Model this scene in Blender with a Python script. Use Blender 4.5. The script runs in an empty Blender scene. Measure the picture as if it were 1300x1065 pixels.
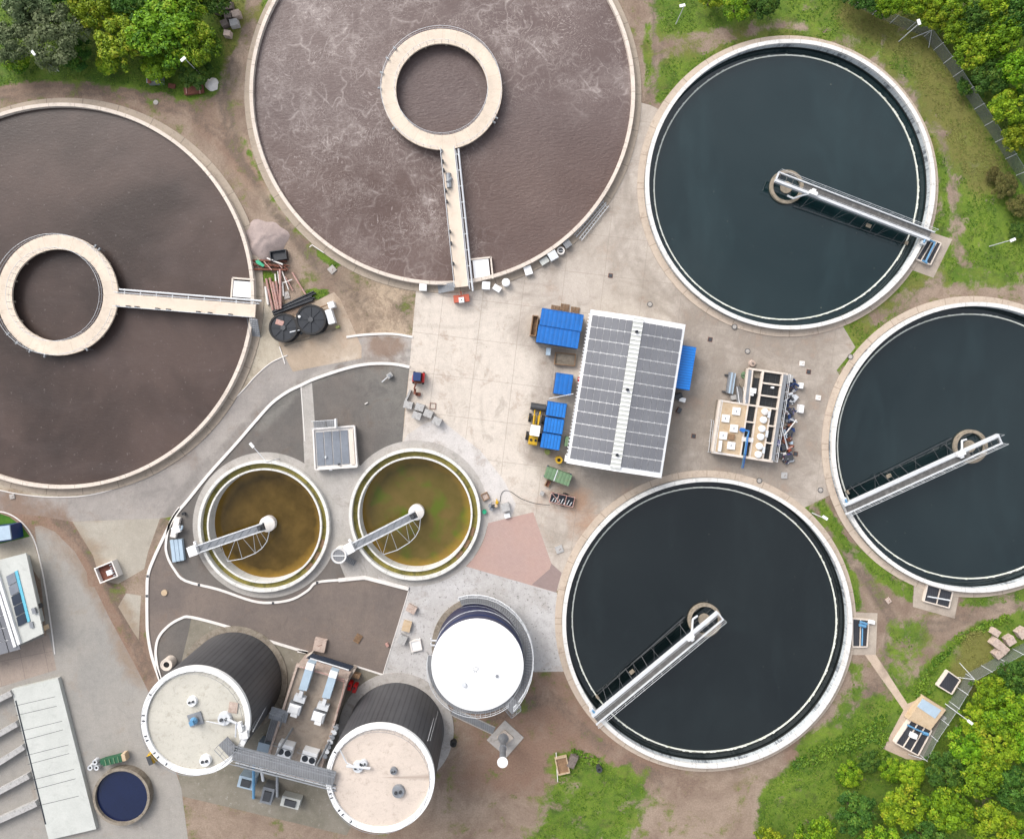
import bpy, math, random
import numpy as np
from mathutils import Vector, Matrix, noise
from mathutils.geometry import delaunay_2d_cdt
R = math.radians
S, HC = 0.11, 95.4          # metres per photo pixel on the ground, height of the drone
scene = bpy.context.scene
col = scene.collection
def P(px, py, z=0.0):
    k = S * (1 - z / HC)
    return Vector(((px - 650) * k, (487 - py) * k, z))
def lin(c):
    c /= 255.0
    return c / 12.92 if c <= .04045 else ((c + .055) / 1.055) ** 2.4
GAIN = .6
def C(r, g, b, k=1.0):
    return tuple(min(.85, lin(v) * GAIN * k) for v in (r, g, b)) + (1.0,)

# ------------------------------------------------------------------ materials
class NT:
    def __init__(s, name):
        s.m = bpy.data.materials.new(name); s.m.use_nodes = True
        s.t = s.m.node_tree; s.n = s.t.nodes; s.l = s.t.links
        s.b = s.n['Principled BSDF']
    def node(s, typ, **kw):
        n = s.n.new(typ)
        for k, v in kw.items():
            setattr(n, k, v)
        return n
    def link(s, a, b): s.l.new(a, b)
    def val(s, sock, v):
        if isinstance(v, bpy.types.NodeSocket): s.link(v, sock)
        else: sock.default_value = v
    def noise(s, vec, scale, detail=4, rough=.55, dist=0):
        n = s.node('ShaderNodeTexNoise'); n.inputs['Scale'].default_value = scale
        n.inputs['Detail'].default_value = detail; n.inputs['Roughness'].default_value = rough
        n.inputs['Distortion'].default_value = dist
        if vec is not None: s.link(vec, n.inputs['Vector'])
        return n.outputs['Fac']
    def ramp(s, f, a, b, lo=0.0, hi=1.0):
        n = s.node('ShaderNodeMapRange'); n.inputs['From Min'].default_value = a; n.inputs['From Max'].default_value = b
        n.inputs['To Min'].default_value = lo; n.inputs['To Max'].default_value = hi
        s.link(f, n.inputs['Value']); return n.outputs['Result']
    def math(s, op, a, b=0.0, c=0.0):
        n = s.node('ShaderNodeMath', operation=op)
        s.val(n.inputs[0], a); s.val(n.inputs[1], b); s.val(n.inputs[2], c)
        return n.outputs[0]
    def mix(s, f, a, b, blend='MIX'):
        n = s.node('ShaderNodeMix', data_type='RGBA', blend_type=blend)
        s.val(n.inputs[0], f); s.val(n.inputs[6], a); s.val(n.inputs[7], b)
        return n.outputs[2]
    def attr(s, name):
        n = s.node('ShaderNodeAttribute', attribute_name=name); return n.outputs['Fac']
    def coord(s, kind='Object', scale=None, rz=0, loc=None):
        if kind == 'World': o = s.node('ShaderNodeNewGeometry').outputs['Position']
        else: o = s.node('ShaderNodeTexCoord').outputs[kind]
        if scale or rz or loc:
            m = s.node('ShaderNodeMapping')
            if scale: m.inputs['Scale'].default_value = scale
            if loc: m.inputs['Location'].default_value = loc
            m.inputs['Rotation'].default_value = (0, 0, rz); s.link(o, m.inputs['Vector']); o = m.outputs[0]
        return o
    def sep(s, v):
        n = s.node('ShaderNodeSeparateXYZ'); s.link(v, n.inputs[0]); return n.outputs
    def bump(s, h, strength=.3, dist=.05):
        n = s.node('ShaderNodeBump'); n.inputs['Strength'].default_value = strength; n.inputs['Distance'].default_value = dist
        s.link(h, n.inputs['Height']); s.link(n.outputs[0], s.b.inputs['Normal'])
    def out(s, color, rough=.8, metal=0.0, spec=None):
        s.val(s.b.inputs['Base Color'], color); s.val(s.b.inputs['Roughness'], rough)
        s.val(s.b.inputs['Metallic'], metal)
        if spec is not None: s.b.inputs['Specular IOR Level'].default_value = spec
        return s.m

def mat(name, c, rough=.7, var=.25, scale=.9, fine=9.0, metal=0.0, stain=None, st=(.52, .68), bump=.0, ribs=None, coord='Object', spec=None):
    """weathered surface: large blotches, fine grain, optional stains and ribs"""
    t = NT(name); v = t.coord(coord)
    c2 = tuple(x * (1 - var) for x in c[:3]) + (1,)
    f = t.ramp(t.noise(v, scale, 6, .65), .3, .7)
    k = t.mix(f, c, c2)
    g = t.ramp(t.noise(v, fine, 3, .7), .3, .7, 1 - var * .55, 1 + var * .35)
    k = t.mix(1.0, k, g, 'MULTIPLY')
    if stain:
        k = t.mix(t.ramp(t.noise(t.coord(coord, loc=(7, 3, 1)), scale * 1.7, 6, .7, .6), st[0], st[1], 0, .8), k, stain)
    if ribs:                     # (axis, period in metres, darkness)
        x = t.sep(t.coord('Object'))[ribs[0]]
        w = t.math('PINGPONG', t.math('MULTIPLY', x, 1.0 / ribs[1]), .5)
        k = t.mix(1.0, k, t.ramp(w, .0, .16, 1 - ribs[2], 1.0), 'MULTIPLY')
        t.bump(w, .6, .05)
    elif bump:
        t.bump(t.noise(v, fine, 4, .7), bump, .05)
    return t.out(k, rough, metal, spec)

M = {}
M['concrete'] = mat('pale_concrete', C(226, 212, 198), .85, .22, .5, 5, stain=C(176, 158, 142), bump=.2)
M['rim'] = mat('painted_rim_concrete', C(250, 244, 238, 1.12), .7, .12, .6, 5, stain=C(205, 196, 186), st=(.6, .8))
M['rimbeige'] = mat('beige_rim_concrete', C(244, 230, 216, 1.1), .75, .14, .6, 5, stain=C(196, 180, 164), st=(.58, .8))
M['apron'] = mat('apron_concrete', C(222, 204, 186, 1.08), .9, .2, .5, 6, stain=C(160, 144, 126), st=(.54, .8), bump=.3, coord='World')
M['deck'] = mat('deck_concrete', C(250, 232, 212, 1.08), .8, .08, .4, 4, stain=C(222, 200, 172), st=(.55, .85))
M['dirtyconc'] = mat('dirty_concrete', C(176, 164, 148), .9, .35, .8, 6, stain=C(96, 84, 66), st=(.48, .72), bump=.3)
M['wellconc'] = mat('weathered_well_concrete', C(186, 172, 152), .9, .35, 1.2, 7, stain=C(92, 84, 66), st=(.48, .75))
M['white'] = mat('white_paint', C(255, 255, 255, 1.2), .45, .06, .7, 5)
M['whitemetal'] = mat('white_galvanised_steel', C(236, 239, 243, 1.05), .5, .12, .9, 8, stain=C(170, 172, 176), st=(.6, .8))
M['steel'] = mat('galvanised_steel', C(176, 180, 186), .5, .25, 1.2, 10, metal=.35)
M['darksteel'] = mat('dark_steel', C(92, 94, 98), .5, .3, 1.2, 10, metal=.3)
M['grate'] = mat('steel_grating', C(160, 162, 166), .6, .25, 1.0, 14, metal=.15, ribs=(0, .3, .4))
M['bridgegrate'] = mat('bridge_grating', C(120, 118, 116), .7, .35, 1.4, 9, stain=C(170, 168, 164), st=(.55, .7))
M['black'] = mat('black_plastic', C(38, 44, 54), .4, .35, 1.3, 8, stain=C(84, 84, 84), st=(.6, .8))
M['rubber'] = mat('rubber', C(48, 46, 46), .8, .3, 2, 12)
M['blue'] = mat('blue_sheet', C(26, 132, 232, .95), .4, .28, .9, 7, stain=C(60, 110, 170), st=(.56, .8), ribs=(0, .62, .22))
M['bluerib'] = mat('blue_ribbed_sheet', C(34, 138, 236, 1.1), .4, .28, .9, 7, stain=C(90, 130, 170), st=(.6, .8), ribs=(0, .44, .6))
M['bluedark'] = mat('dark_blue_sheet', C(24, 60, 120), .5, .2, .8, 6)
M['navy'] = mat('navy_tank_panel', C(34, 40, 84), .35, .25, .6, 5)
M['anth'] = mat('anthracite_panel', C(46, 58, 76), .4, .2, .8, 6)
M['yellow'] = mat('yellow_paint', C(238, 190, 30), .45, .2, 2, 9, stain=C(120, 92, 40), st=(.6, .8))
M['orange'] = mat('orange_paint', C(226, 110, 80), .5, .2, 2, 9)
M['red'] = mat('red_paint', C(226, 24, 24), .4, .15, 2, 9)
M['rust'] = mat('rusty_steel', C(150, 92, 72), .9, .4, 1.5, 9, stain=C(90, 48, 36))
M['green'] = mat('faded_green_sheet', C(128, 162, 122), .6, .25, .8, 6, stain=C(150, 140, 110), st=(.55, .75), ribs=(0, .5, .3))
M['grn2'] = mat('green_machine_paint', C(44, 110, 74), .5, .3, 1.5, 8)
M['teal'] = mat('teal_plastic', C(40, 190, 140), .5, .2, 2, 8)
M['lblue'] = mat('pale_blue_steel', C(200, 222, 240), .45, .15, 1, 8, stain=C(150, 170, 190), st=(.6, .8))
M['ltblue'] = mat('light_blue_pipe', C(110, 170, 215), .4, .15, 1.5, 8)
M['pipeblue'] = mat('blue_pipe_paint', C(52, 130, 220), .4, .15, 1.5, 8)
M['wood'] = mat('weathered_timber', C(176, 140, 106), .85, .35, 2, 10, stain=C(110, 84, 62))
M['pinkpipe'] = mat('pink_pipe', C(214, 164, 152), .7, .25, 1.5, 9, stain=C(236, 220, 212))
M['beige'] = mat('beige_roof_felt', C(232, 206, 172), .85, .22, .7, 6, stain=C(196, 160, 116), st=(.5, .8))
M['pit'] = mat('dark_pit_water', C(50, 52, 54), .35, .3, 1.1, 7, stain=C(74, 72, 66))
M['pave'] = mat('slab', C(206, 200, 194), .85, .2, .8, 6, stain=C(160, 150, 142))
M['block'] = mat('concrete_block', C(206, 204, 202), .85, .2, 1.4, 9, stain=C(150, 146, 142), bump=.3)
M['blockw'] = mat('weathered_concrete_block', C(228, 206, 192), .9, .3, 1.4, 8, stain=C(140, 108, 92), st=(.5, .75), bump=.4)
M['rock'] = mat('grey_rock', C(150, 136, 128), .9, .4, 1.3, 7, stain=C(84, 72, 66), bump=.5)
M['roofwhite'] = mat('pale_roof_sheet', C(226, 228, 222), .6, .14, .5, 5, stain=C(186, 188, 182), st=(.55, .8))
M['digroof'] = mat('digester_roof_coating', C(228, 222, 208), .8, .1, .35, 3.5, stain=C(206, 198, 176), st=(.5, .85))
M['gravel'] = mat('roof_gravel', C(196, 180, 164), .95, .35, .5, 14, stain=C(148, 130, 112), bump=.4)
M['trunk'] = mat('bark', C(92, 76, 60), .9, .3, 2, 10)
M['cyan'] = mat('cyan_gutter', C(120, 214, 240), .4, .1, 1, 5)
M['shaft'] = mat('shaft_dark', C(20, 20, 20), .9, .2, 1, 5)
M['purple'] = mat('violet_hose', C(96, 86, 170), .5, .3, 2, 8)
M['glassroof'] = mat('rooflight_glass', C(152, 158, 168), .15, .2, .5, 3)

def solar_mat():
    t = NT('solar_cells'); v = t.coord('Object')
    x, y, z = t.sep(v)[0], t.sep(v)[1], None
    k = t.mix(t.ramp(t.noise(t.coord('World'), .25, 3, .5), .3, .7), C(124, 125, 131), C(138, 139, 144))
    a = t.math('PINGPONG', t.math('MULTIPLY', x, 6.4), .5); b = t.math('PINGPONG', t.math('MULTIPLY', y, 6.4), .5)
    g = t.ramp(t.math('MINIMUM', a, b), 0, .07, 1.25, 1.0)
    k = t.mix(1.0, k, g, 'MULTIPLY')
    return t.out(k, .28, 0, .6)
M['solar'] = solar_mat()

def tank_wall_mat():
    """inner face of the clarifier rim: light render with dark run-off streaks"""
    t = NT('streaked_tank_wall'); v = t.coord('Object'); s = t.sep(v)
    a = t.math('MULTIPLY', t.math('ARCTAN2', s[1], s[0]), 60.0)
    c = t.node('ShaderNodeCombineXYZ'); t.link(a, c.inputs[0]); t.link(t.math('MULTIPLY', s[2], .5), c.inputs[2])
    f1 = t.noise(c.outputs[0], .8, 5, .75)
    c2 = t.node('ShaderNodeCombineXYZ'); t.link(t.math('MULTIPLY', a, .12), c2.inputs[0])
    f2 = t.noise(c2.outputs[0], 1.0, 3, .6)
    f = t.ramp(t.math('MULTIPLY', f1, f2), .25, .31)
    jw = t.math('ADD', t.math('MULTIPLY', a, .5), t.math('MULTIPLY', t.noise(c2.outputs[0], 3.0, 2), 1.5))
    joint = t.math('MULTIPLY', t.ramp(t.math('PINGPONG', jw, .5), 0, .07, 1, 0), t.ramp(f2, .4, .55, .4, 1))
    f = t.math('MAXIMUM', t.math('MULTIPLY', f, .8), t.math('MULTIPLY', joint, .8))
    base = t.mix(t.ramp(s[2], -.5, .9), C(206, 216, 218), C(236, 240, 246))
    k = t.mix(f, base, C(84, 92, 104)); k = t.mix(t.ramp(s[2], -.32, -.2, 1, 0), k, C(20, 22, 20))  # lowest band painted near-black in place of the shade under the rim
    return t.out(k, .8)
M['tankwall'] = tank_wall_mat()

def clad_mat():
    t = NT('digester_cladding'); v = t.coord('Object'); s = t.sep(v)
    a = t.math('MULTIPLY', t.math('ARCTAN2', s[1], s[0]), 9.5)
    w = t.math('PINGPONG', a, .5)
    k = t.mix(t.ramp(w, 0, .2), C(66, 66, 70), C(92, 92, 96))
    k = t.mix(t.ramp(t.math('PINGPONG', t.math('MULTIPLY', s[2], .5), .5), 0, .02, .35, 0), k, C(56, 56, 60))
    k = t.mix(t.ramp(t.noise(v, .4, 4), .35, .7, 0, .25), k, C(120, 120, 124))
    return t.out(k, .5, .2)
M['clad'] = clad_mat()

def fence_mat():
    t = NT('chain_link_mesh')
    tr = t.node('ShaderNodeBsdfTransparent'); mx = t.node('ShaderNodeMixShader')
    t.out(C(150, 156, 150), .6, .3)
    w = t.noise(t.coord('Object'), 30, 2)
    t.link(t.ramp(w, .3, .7, .42, .62), mx.inputs[0])
    t.link(tr.outputs[0], mx.inputs[1]); t.link(t.b.outputs[0], mx.inputs[2])
    t.link(mx.outputs[0], t.n['Material Output'].inputs['Surface'])
    return t.m
M['mesh'] = fence_mat()

def water_dark(a_, b_):
    t = NT('clarified_water'); v = t.coord('World')
    k = t.mix(t.ramp(t.noise(v, .045, 4, .55, .6), .36, .64), a_, b_)
    k = t.mix(t.ramp(t.noise(t.coord('World', scale=(1, .35, 1), rz=.7), .12, 5, .65, 1.0), .5, .72, 0, .5), k, tuple(min(1, x * 1.7) for x in b_[:3]) + (1,))
    k = t.mix(t.ramp(t.noise(v, 2.2, 2, .5), .76, .8, 0, .5), k, C(120, 124, 110))
    t.out(k, .03); t.b.inputs['IOR'].default_value = 1.5; t.b.inputs['Specular IOR Level'].default_value = .72
    n = t.noise(t.coord('World', scale=(1, 1.6, 1), rz=.5), .9, 3, .55)
    t.bump(n, .06, .05)
    return t.m
M['waterC1'] = water_dark((.0025, .0120, .0140, 1), (.0085, .0195, .0215, 1)); M['waterC2'] = water_dark((.0035, .0100, .0118, 1), (.0085, .0165, .0182, 1)); M['waterC3'] = water_dark((.0022, .0050, .0056, 1), (.0058, .0095, .0100, 1))

def water_brown(name, foam):
    t = NT(name); v = t.coord('World')
    big = t.noise(v, .055, 3)
    k = t.mix(t.ramp(big, .35, .65), C(106, 87, 82, 1.0), C(126, 107, 101, 1.0)) if foam else t.mix(t.ramp(t.noise(v, .05, 4, .6, .5), .38, .62), C(72, 61, 57), C(102, 86, 80))
    if foam:
        k = t.mix(t.ramp(t.sep(v)[1], 28, 38, 0, .35), k, C(132, 120, 120))
        # warped cell edges give the looping foam lines
        def lines(scale, warp, width, off):
            n = t.node('ShaderNodeTexNoise'); n.inputs['Scale'].default_value = scale * .8; n.inputs['Detail'].default_value = 1.5; n.inputs['Distortion'].default_value = 1.2
            vv = t.coord('World', loc=(off, off * .7, 0)); t.link(vv, n.inputs['Vector'])
            sc = t.node('ShaderNodeVectorMath', operation='SCALE'); t.link(n.outputs['Color'], sc.inputs[0]); sc.inputs['Scale'].default_value = warp
            ad = t.node('ShaderNodeVectorMath', operation='ADD'); t.link(vv, ad.inputs[0]); t.link(sc.outputs[0], ad.inputs[1])
            vo = t.node('ShaderNodeTexVoronoi', feature='DISTANCE_TO_EDGE', voronoi_dimensions='2D'); vo.inputs['Scale'].default_value = scale
            t.link(ad.outputs[0], vo.inputs['Vector'])
            return t.math('POWER', t.ramp(vo.outputs['Distance'], 0, width * 1.5, 1, 0), 1.6)
        def contour(scale, steps, width, off, dist):
            n = t.noise(t.coord('World', loc=(off, -off, 0)), scale, 3, .55, dist)
            fine = t.math('MULTIPLY', t.noise(v, 1.3, 3, .6), .05)
            return t.math('POWER', t.ramp(t.math('PINGPONG', t.math('MULTIPLY', t.math('ADD', n, fine), steps * 1.5), .5), 0, width * 2.6, 1, 0), 1.5)
        c1 = contour(.2, 8, .05, 5, 2.4); c2 = contour(.42, 6, .06, 17, 2.0); c3 = contour(.09, 5, .02, 27, 3.0); c4 = contour(.3, 7, .05, 57, 3.0)
        m5 = t.ramp(t.noise(t.coord('World', loc=(63, 25, 0)), .14, 4, .6), .44, .58)
        l1 = lines(.26, 7.0, .06, 0); l2 = lines(.55, 3.6, .09, 11); l3 = lines(.12, 14, .035, 31)
        m1 = t.ramp(t.noise(t.coord('World', loc=(3, 9, 0)), .13, 4, .6), .42, .6)
        m2 = t.ramp(t.noise(t.coord('World', loc=(13, 2, 0)), .17, 4, .6), .47, .62)
        m3 = t.ramp(t.noise(t.coord('World', loc=(23, 5, 0)), .12, 5, .6), .5, .64)
        calm = t.attr('foam')
        f = t.math('MAXIMUM', t.math('MULTIPLY', l1, t.math('MULTIPLY', m1, .55)), t.math('MULTIPLY', l2, t.math('MULTIPLY', m2, .42)))
        f = t.math('MAXIMUM', f, t.math('MULTIPLY', l3, t.math('MULTIPLY', m3, .85)))
        m4 = t.ramp(t.noise(t.coord('World', loc=(43, 15, 0)), .15, 4, .6), .43, .58)
        f = t.math('MULTIPLY', f, 1.05)
        f = t.math('MAXIMUM', f, t.math('MULTIPLY', c1, t.math('MULTIPLY', m4, .75))); f = t.math('MAXIMUM', f, t.math('MULTIPLY', c2, t.math('MULTIPLY', m2, .6))); f = t.math('MAXIMUM', f, t.math('MULTIPLY', c4, t.math('MULTIPLY', m5, .6))); f = t.math('MAXIMUM', f, t.math('MULTIPLY', c3, t.math('MULTIPLY', m3, .9)))
        f = t.math('MULTIPLY', f, t.ramp(t.noise(v, 2.2, 4, .8), .28, .6))
        f = t.math('MULTIPLY', t.math('ADD', f, t.math('MULTIPLY', t.math('MULTIPLY', m3, t.ramp(t.noise(v, .5, 5, .75, 1.0), .4, .62)), .30)), calm)
        k = t.mix(t.ramp(t.noise(v, 3.0, 5, .8), .3, .7, 0, .22), k, C(90, 78, 76)); k = t.mix(f, k, C(222, 210, 204))
    else:
        k = t.mix(t.ramp(t.noise(v, 1.9, 5, .75), .62, .72, 0, .55), k, C(170, 160, 158))
        st = t.ramp(t.noise(t.coord('World', scale=(.6, 1, 1), rz=.25), .12, 6, .7, 1.5), .5, .75, 0, .14)
        k = t.mix(st, k, C(140, 128, 126))
        k = t.mix(t.ramp(t.noise(v, 6, 3, .7), .3, .7, 0, .25), k, C(80, 74, 74))
    t.out(k, .35 if foam else .3); t.b.inputs['IOR'].default_value = 1.33; t.b.inputs['Specular IOR Level'].default_value = .35
    n1 = t.noise(t.coord('World', scale=(1, 2.2, 1), rz=-.5), 1.6, 4, .6, .4)
    if foam: n1 = t.math('MULTIPLY', n1, t.ramp(t.attr('foam'), .05, .5, 1.0, .35))
    t.bump(n1, .85 if foam else .12, .16)
    return t.m
M['foam'] = water_brown('aerated_sludge_water', True)
M['sludge'] = water_brown('calm_sludge_water', False)

def water_green(name, a, b, g):
    t = NT(name); v = t.coord('Object'); s = t.sep(v)
    r = t.math('SQRT', t.math('ADD', t.math('MULTIPLY', s[0], s[0]), t.math('MULTIPLY', s[1], s[1])))
    k = t.mix(t.ramp(t.noise(v, .35, 4, .6), .35, .65), a, b)
    if g: k = t.mix(t.ramp(t.noise(t.coord('Object', loc=(2.5, -1.2, 0)), .28, 3, .5, .4), .5, .66, 0, .8), k, g)
    sh = t.math('ADD', r, t.math('MULTIPLY', t.noise(v, .5, 4), 1.6))
    k = t.mix(t.ramp(sh, 7.3, 8.6, 0, .7), k, C(178, 140, 60))
    t.out(k, .12); t.b.inputs['IOR'].default_value = 1.33; t.bump(t.noise(v, 2.5, 3), .04, .03)
    return t.m
M['wbrown'] = water_green('amber_water', C(84, 66, 26), C(108, 86, 40), None)
M['wgreen'] = water_green('algae_water', C(106, 94, 46), C(122, 104, 58), C(96, 116, 34))
M['moss'] = mat('mossy_channel', C(158, 146, 62, 1.2), .6, .4, .5, 5, stain=C(92, 92, 36), st=(.48, .62))

def polar_mat(name, c, joint_m, r_mid, dark, patch=None, edge=None):
    """cast concrete ring: segment joints, run-off stains and worn patches"""
    t = NT(name); v = t.coord('Object'); s = t.sep(v)
    a = t.math('MULTIPLY', t.math('ARCTAN2', s[1], s[0]), r_mid / joint_m)
    k = t.mix(t.ramp(t.noise(v, .25, 6, .7), .35, .68), c, tuple(x * .86 for x in c[:3]) + (1,))
    k = t.mix(t.ramp(t.noise(v, 1.3, 6, .8, .5), .52, .7, 0, .55), k, dark)
    k = t.mix(1.0, k, t.ramp(t.noise(v, 7, 4, .8), .3, .7, .9, 1.08), 'MULTIPLY')
    k = t.mix(t.ramp(t.math('PINGPONG', a, .5), 0, .018, .75, 0), k, dark)
    if edge:
        r = t.math('SQRT', t.math('ADD', t.math('MULTIPLY', s[0], s[0]), t.math('MULTIPLY', s[1], s[1])))
        e = t.ramp(t.math('ADD', r, t.math('MULTIPLY', t.noise(v, 2.6, 5, .8), 1.6)), edge[0], edge[1], 0, .85); k = t.mix(e, k, dark)
        k = t.mix(t.ramp(t.noise(v, .8, 5, .7), .58, .7, 0, .35), k, dark)
    t.bump(t.noise(v, 5, 4, .7), .15, .04)
    return t.out(k, .8)
M['rimC'] = polar_mat('clarifier_rim_concrete', C(246, 244, 240, 1.1), 3.0, 20, C(150, 146, 138))
M['rimA'] = polar_mat('aeration_rim_concrete', C(240, 226, 212, 1.1), 3.6, 26.4, C(160, 142, 124))
M['rimS'] = polar_mat('thickener_rim_concrete', C(244, 242, 236, 1.1), 2.6, 9, C(160, 156, 146))
M['apronC'] = polar_mat('tank_apron_concrete', C(216, 198, 180, 1.08), 4.0, 20.5, C(136, 120, 102))
M['apronA'] = polar_mat('tank_apron_grey', C(196, 180, 162, 1.0), 5.0, 27, C(118, 104, 88))
M['deckA'] = polar_mat('ring_deck_concrete', C(248, 230, 210, 1.08), 1.9, 7.3, C(206, 186, 160))
M['digroof'] = polar_mat('digester_roof_coating', C(226, 221, 208), 30, 6, C(158, 150, 134), edge=(6.75, 7.05))
M['digroof2'] = polar_mat('digester_roof_pale_pink', C(240, 224, 210), 30, 6, C(178, 160, 146), edge=(6.85, 7.2))
# ------------------------------------------------------------------ scene graph
MX = {}
def tag(o, label=None, cat=None, group=None, kind=None):
    if label: o['label'] = label
    if cat: o['category'] = cat
    if group: o['group'] = group
    if kind: o['kind'] = kind
    return o
def thing(name, label, cat, loc=(0, 0, 0), rz=0.0, group=None):
    o = bpy.data.objects.new(name, None); o.empty_display_size = .5; col.objects.link(o)
    o.location = loc; o.rotation_euler = (0, 0, rz)
    MX[o.name] = Matrix.Translation(Vector(loc)) @ Matrix.Rotation(rz, 4, 'Z')
    return tag(o, label, cat, group)
def dup(root, loc=None, rz=None, label=None, group=None, parent=None):
    c = root.copy(); col.objects.link(c)
    if parent is not None: c.parent = parent
    else:
        if loc is not None: c.location = loc
        if rz is not None: c.rotation_euler = (0, 0, rz)
        if label: c['label'] = label
        if group: c['group'] = group
    for ch in list(root.children):
        dup(ch, parent=c)
    return c

class MB:
    def __init__(s): s.v = []; s.f = []
    def add(s, vs, fs):
        o = len(s.v); s.v += [tuple(v) for v in vs]; s.f += [tuple(i + o for i in f) for f in fs]; return s
    def box(s, c, d, rz=0.0, top=1.0):
        x, y, z = d[0] / 2, d[1] / 2, d[2] / 2; cr, sr = math.cos(rz), math.sin(rz); vs = []
        for k, t in ((-1, 1.0), (1, top)):
            for a, b in ((-1, -1), (1, -1), (1, 1), (-1, 1)):
                p, q = a * x * t, b * y * t
                vs.append((c[0] + p * cr - q * sr, c[1] + p * sr + q * cr, c[2] + k * z))
        return s.add(vs, [(3, 2, 1, 0), (4, 5, 6, 7), (0, 1, 5, 4), (1, 2, 6, 5), (2, 3, 7, 6), (3, 0, 4, 7)])
    def bar(s, a, b, w, z0, z1):
        """box along a ground segment"""
        a, b = Vector(a[:2]), Vector(b[:2]); d = b - a
        m = (a + b) / 2
        return s.box((m.x, m.y, (z0 + z1) / 2), (d.length, w, z1 - z0), math.atan2(d.y, d.x))
    def tube(s, a, b, r, n=6, r2=None):
        a, b = Vector(a), Vector(b); d = (b - a)
        if d.length < 1e-6: return s
        q = d.to_track_quat('Z', 'Y'); r2 = r if r2 is None else r2; vs = []
        for p, rr in ((a, r), (b, r2)):
            for i in range(n):
                t = 2 * math.pi * i / n
                vs.append(p + q @ Vector((rr * math.cos(t), rr * math.sin(t), 0)))
        fs = [(i, (i + 1) % n, n + (i + 1) % n, n + i) for i in range(n)] + [tuple(range(n))[::-1], tuple(range(n, 2 * n))]
        return s.add(vs, fs)
    def path(s, pts, r, n=6):
        for a, b in zip(pts, pts[1:]): s.tube(a, b, r, n)
        return s
    def cyl(s, c, r, z0, z1, n=32, r2=None):
        return s.tube((c[0], c[1], z0), (c[0], c[1], z1), r, n, r2)
    def ring(s, c, r0, r1, z0, z1, n=128, a0=0.0, a1=2 * math.pi):
        full = abs(a1 - a0 - 2 * math.pi) < 1e-6
        m = n if full else n + 1; vs = []
        for i in range(m):
            t = a0 + (a1 - a0) * i / n; cc, ss = math.cos(t), math.sin(t)
            for r, z in ((r0, z0), (r1, z0), (r1, z1), (r0, z1)):
                vs.append((c[0] + r * cc, c[1] + r * ss, z))
        fs = []
        for i in range(n):
            j = (i + 1) % m
            for k in range(4):
                l = (k + 1) % 4
                fs.append((4 * i + k, 4 * j + k, 4 * j + l, 4 * i + l))
        if not full: fs += [(0, 1, 2, 3), (4 * n + 3, 4 * n + 2, 4 * n + 1, 4 * n)]
        return s.add(vs, fs)
    def disc(s, c, r, z, n=96):
        return s.add([(c[0] + r * math.cos(2 * math.pi * i / n), c[1] + r * math.sin(2 * math.pi * i / n), z) for i in range(n)], [tuple(range(n))])
    def prism(s, poly, z0, z1):
        n = len(poly)
        if sum(poly[i][0] * poly[(i + 1) % n][1] - poly[(i + 1) % n][0] * poly[i][1] for i in range(n)) < 0: poly = poly[::-1]
        vs = [(p[0], p[1], z0) for p in poly] + [(p[0], p[1], z1) for p in poly]
        return s.add(vs, [tuple(range(n))[::-1], tuple(range(n, 2 * n))] + [(i, (i + 1) % n, n + (i + 1) % n, n + i) for i in range(n)])
    def rail(s, pts, h=1.05, r=.022, step=2.0, mid=True):
        """handrail: top rail, knee rail and posts along points at deck level"""
        up = lambda p, k: (p[0], p[1], p[2] + k)
        for a, b in zip(pts, pts[1:]):
            s.tube(up(a, h), up(b, h), r * 1.3, 5)
            if mid: s.tube(up(a, h * .5), up(b, h * .5), r * .8, 4)
            L = (Vector(b) - Vector(a)).length; n = max(1, round(L / step))
            for i in range(n + 1):
                p = Vector(a).lerp(Vector(b), i / n); s.tube(p, up(p, h), r, 4)
        return s
    def build(s, name, m, parent=None, smooth=False, label=None):
        me = bpy.data.meshes.new(name); vs = s.v
        if parent is not None:
            inv = MX[parent.name].inverted(); vs = [tuple(inv @ Vector(v)) for v in vs]
        else:
            a = np.array(vs); c = Vector(((a[:, 0].min() + a[:, 0].max()) / 2, (a[:, 1].min() + a[:, 1].max()) / 2, a[:, 2].min()))
            vs = [tuple(Vector(v) - c) for v in vs]
        me.from_pydata(vs, [], s.f); me.materials.append(M[m] if isinstance(m, str) else m)
        if smooth:
            me.polygons.foreach_set('use_smooth', [True] * len(me.polygons)); me.set_sharp_from_angle(angle=R(35))
        o = bpy.data.objects.new(name, me); col.objects.link(o)
        if parent is not None: o.parent = parent; MX[o.name] = MX[parent.name]
        else: o.location = c; MX[o.name] = Matrix.Translation(c)
        if label: o['label'] = label
        return o
def circ(c, r, n=64, a0=0, a1=2 * math.pi):
    return [(c[0] + r * math.cos(a0 + (a1 - a0) * i / n), c[1] + r * math.sin(a0 + (a1 - a0) * i / n)) for i in range(n + (0 if abs(a1 - a0 - 2 * math.pi) < 1e-6 else 1))]
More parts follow.
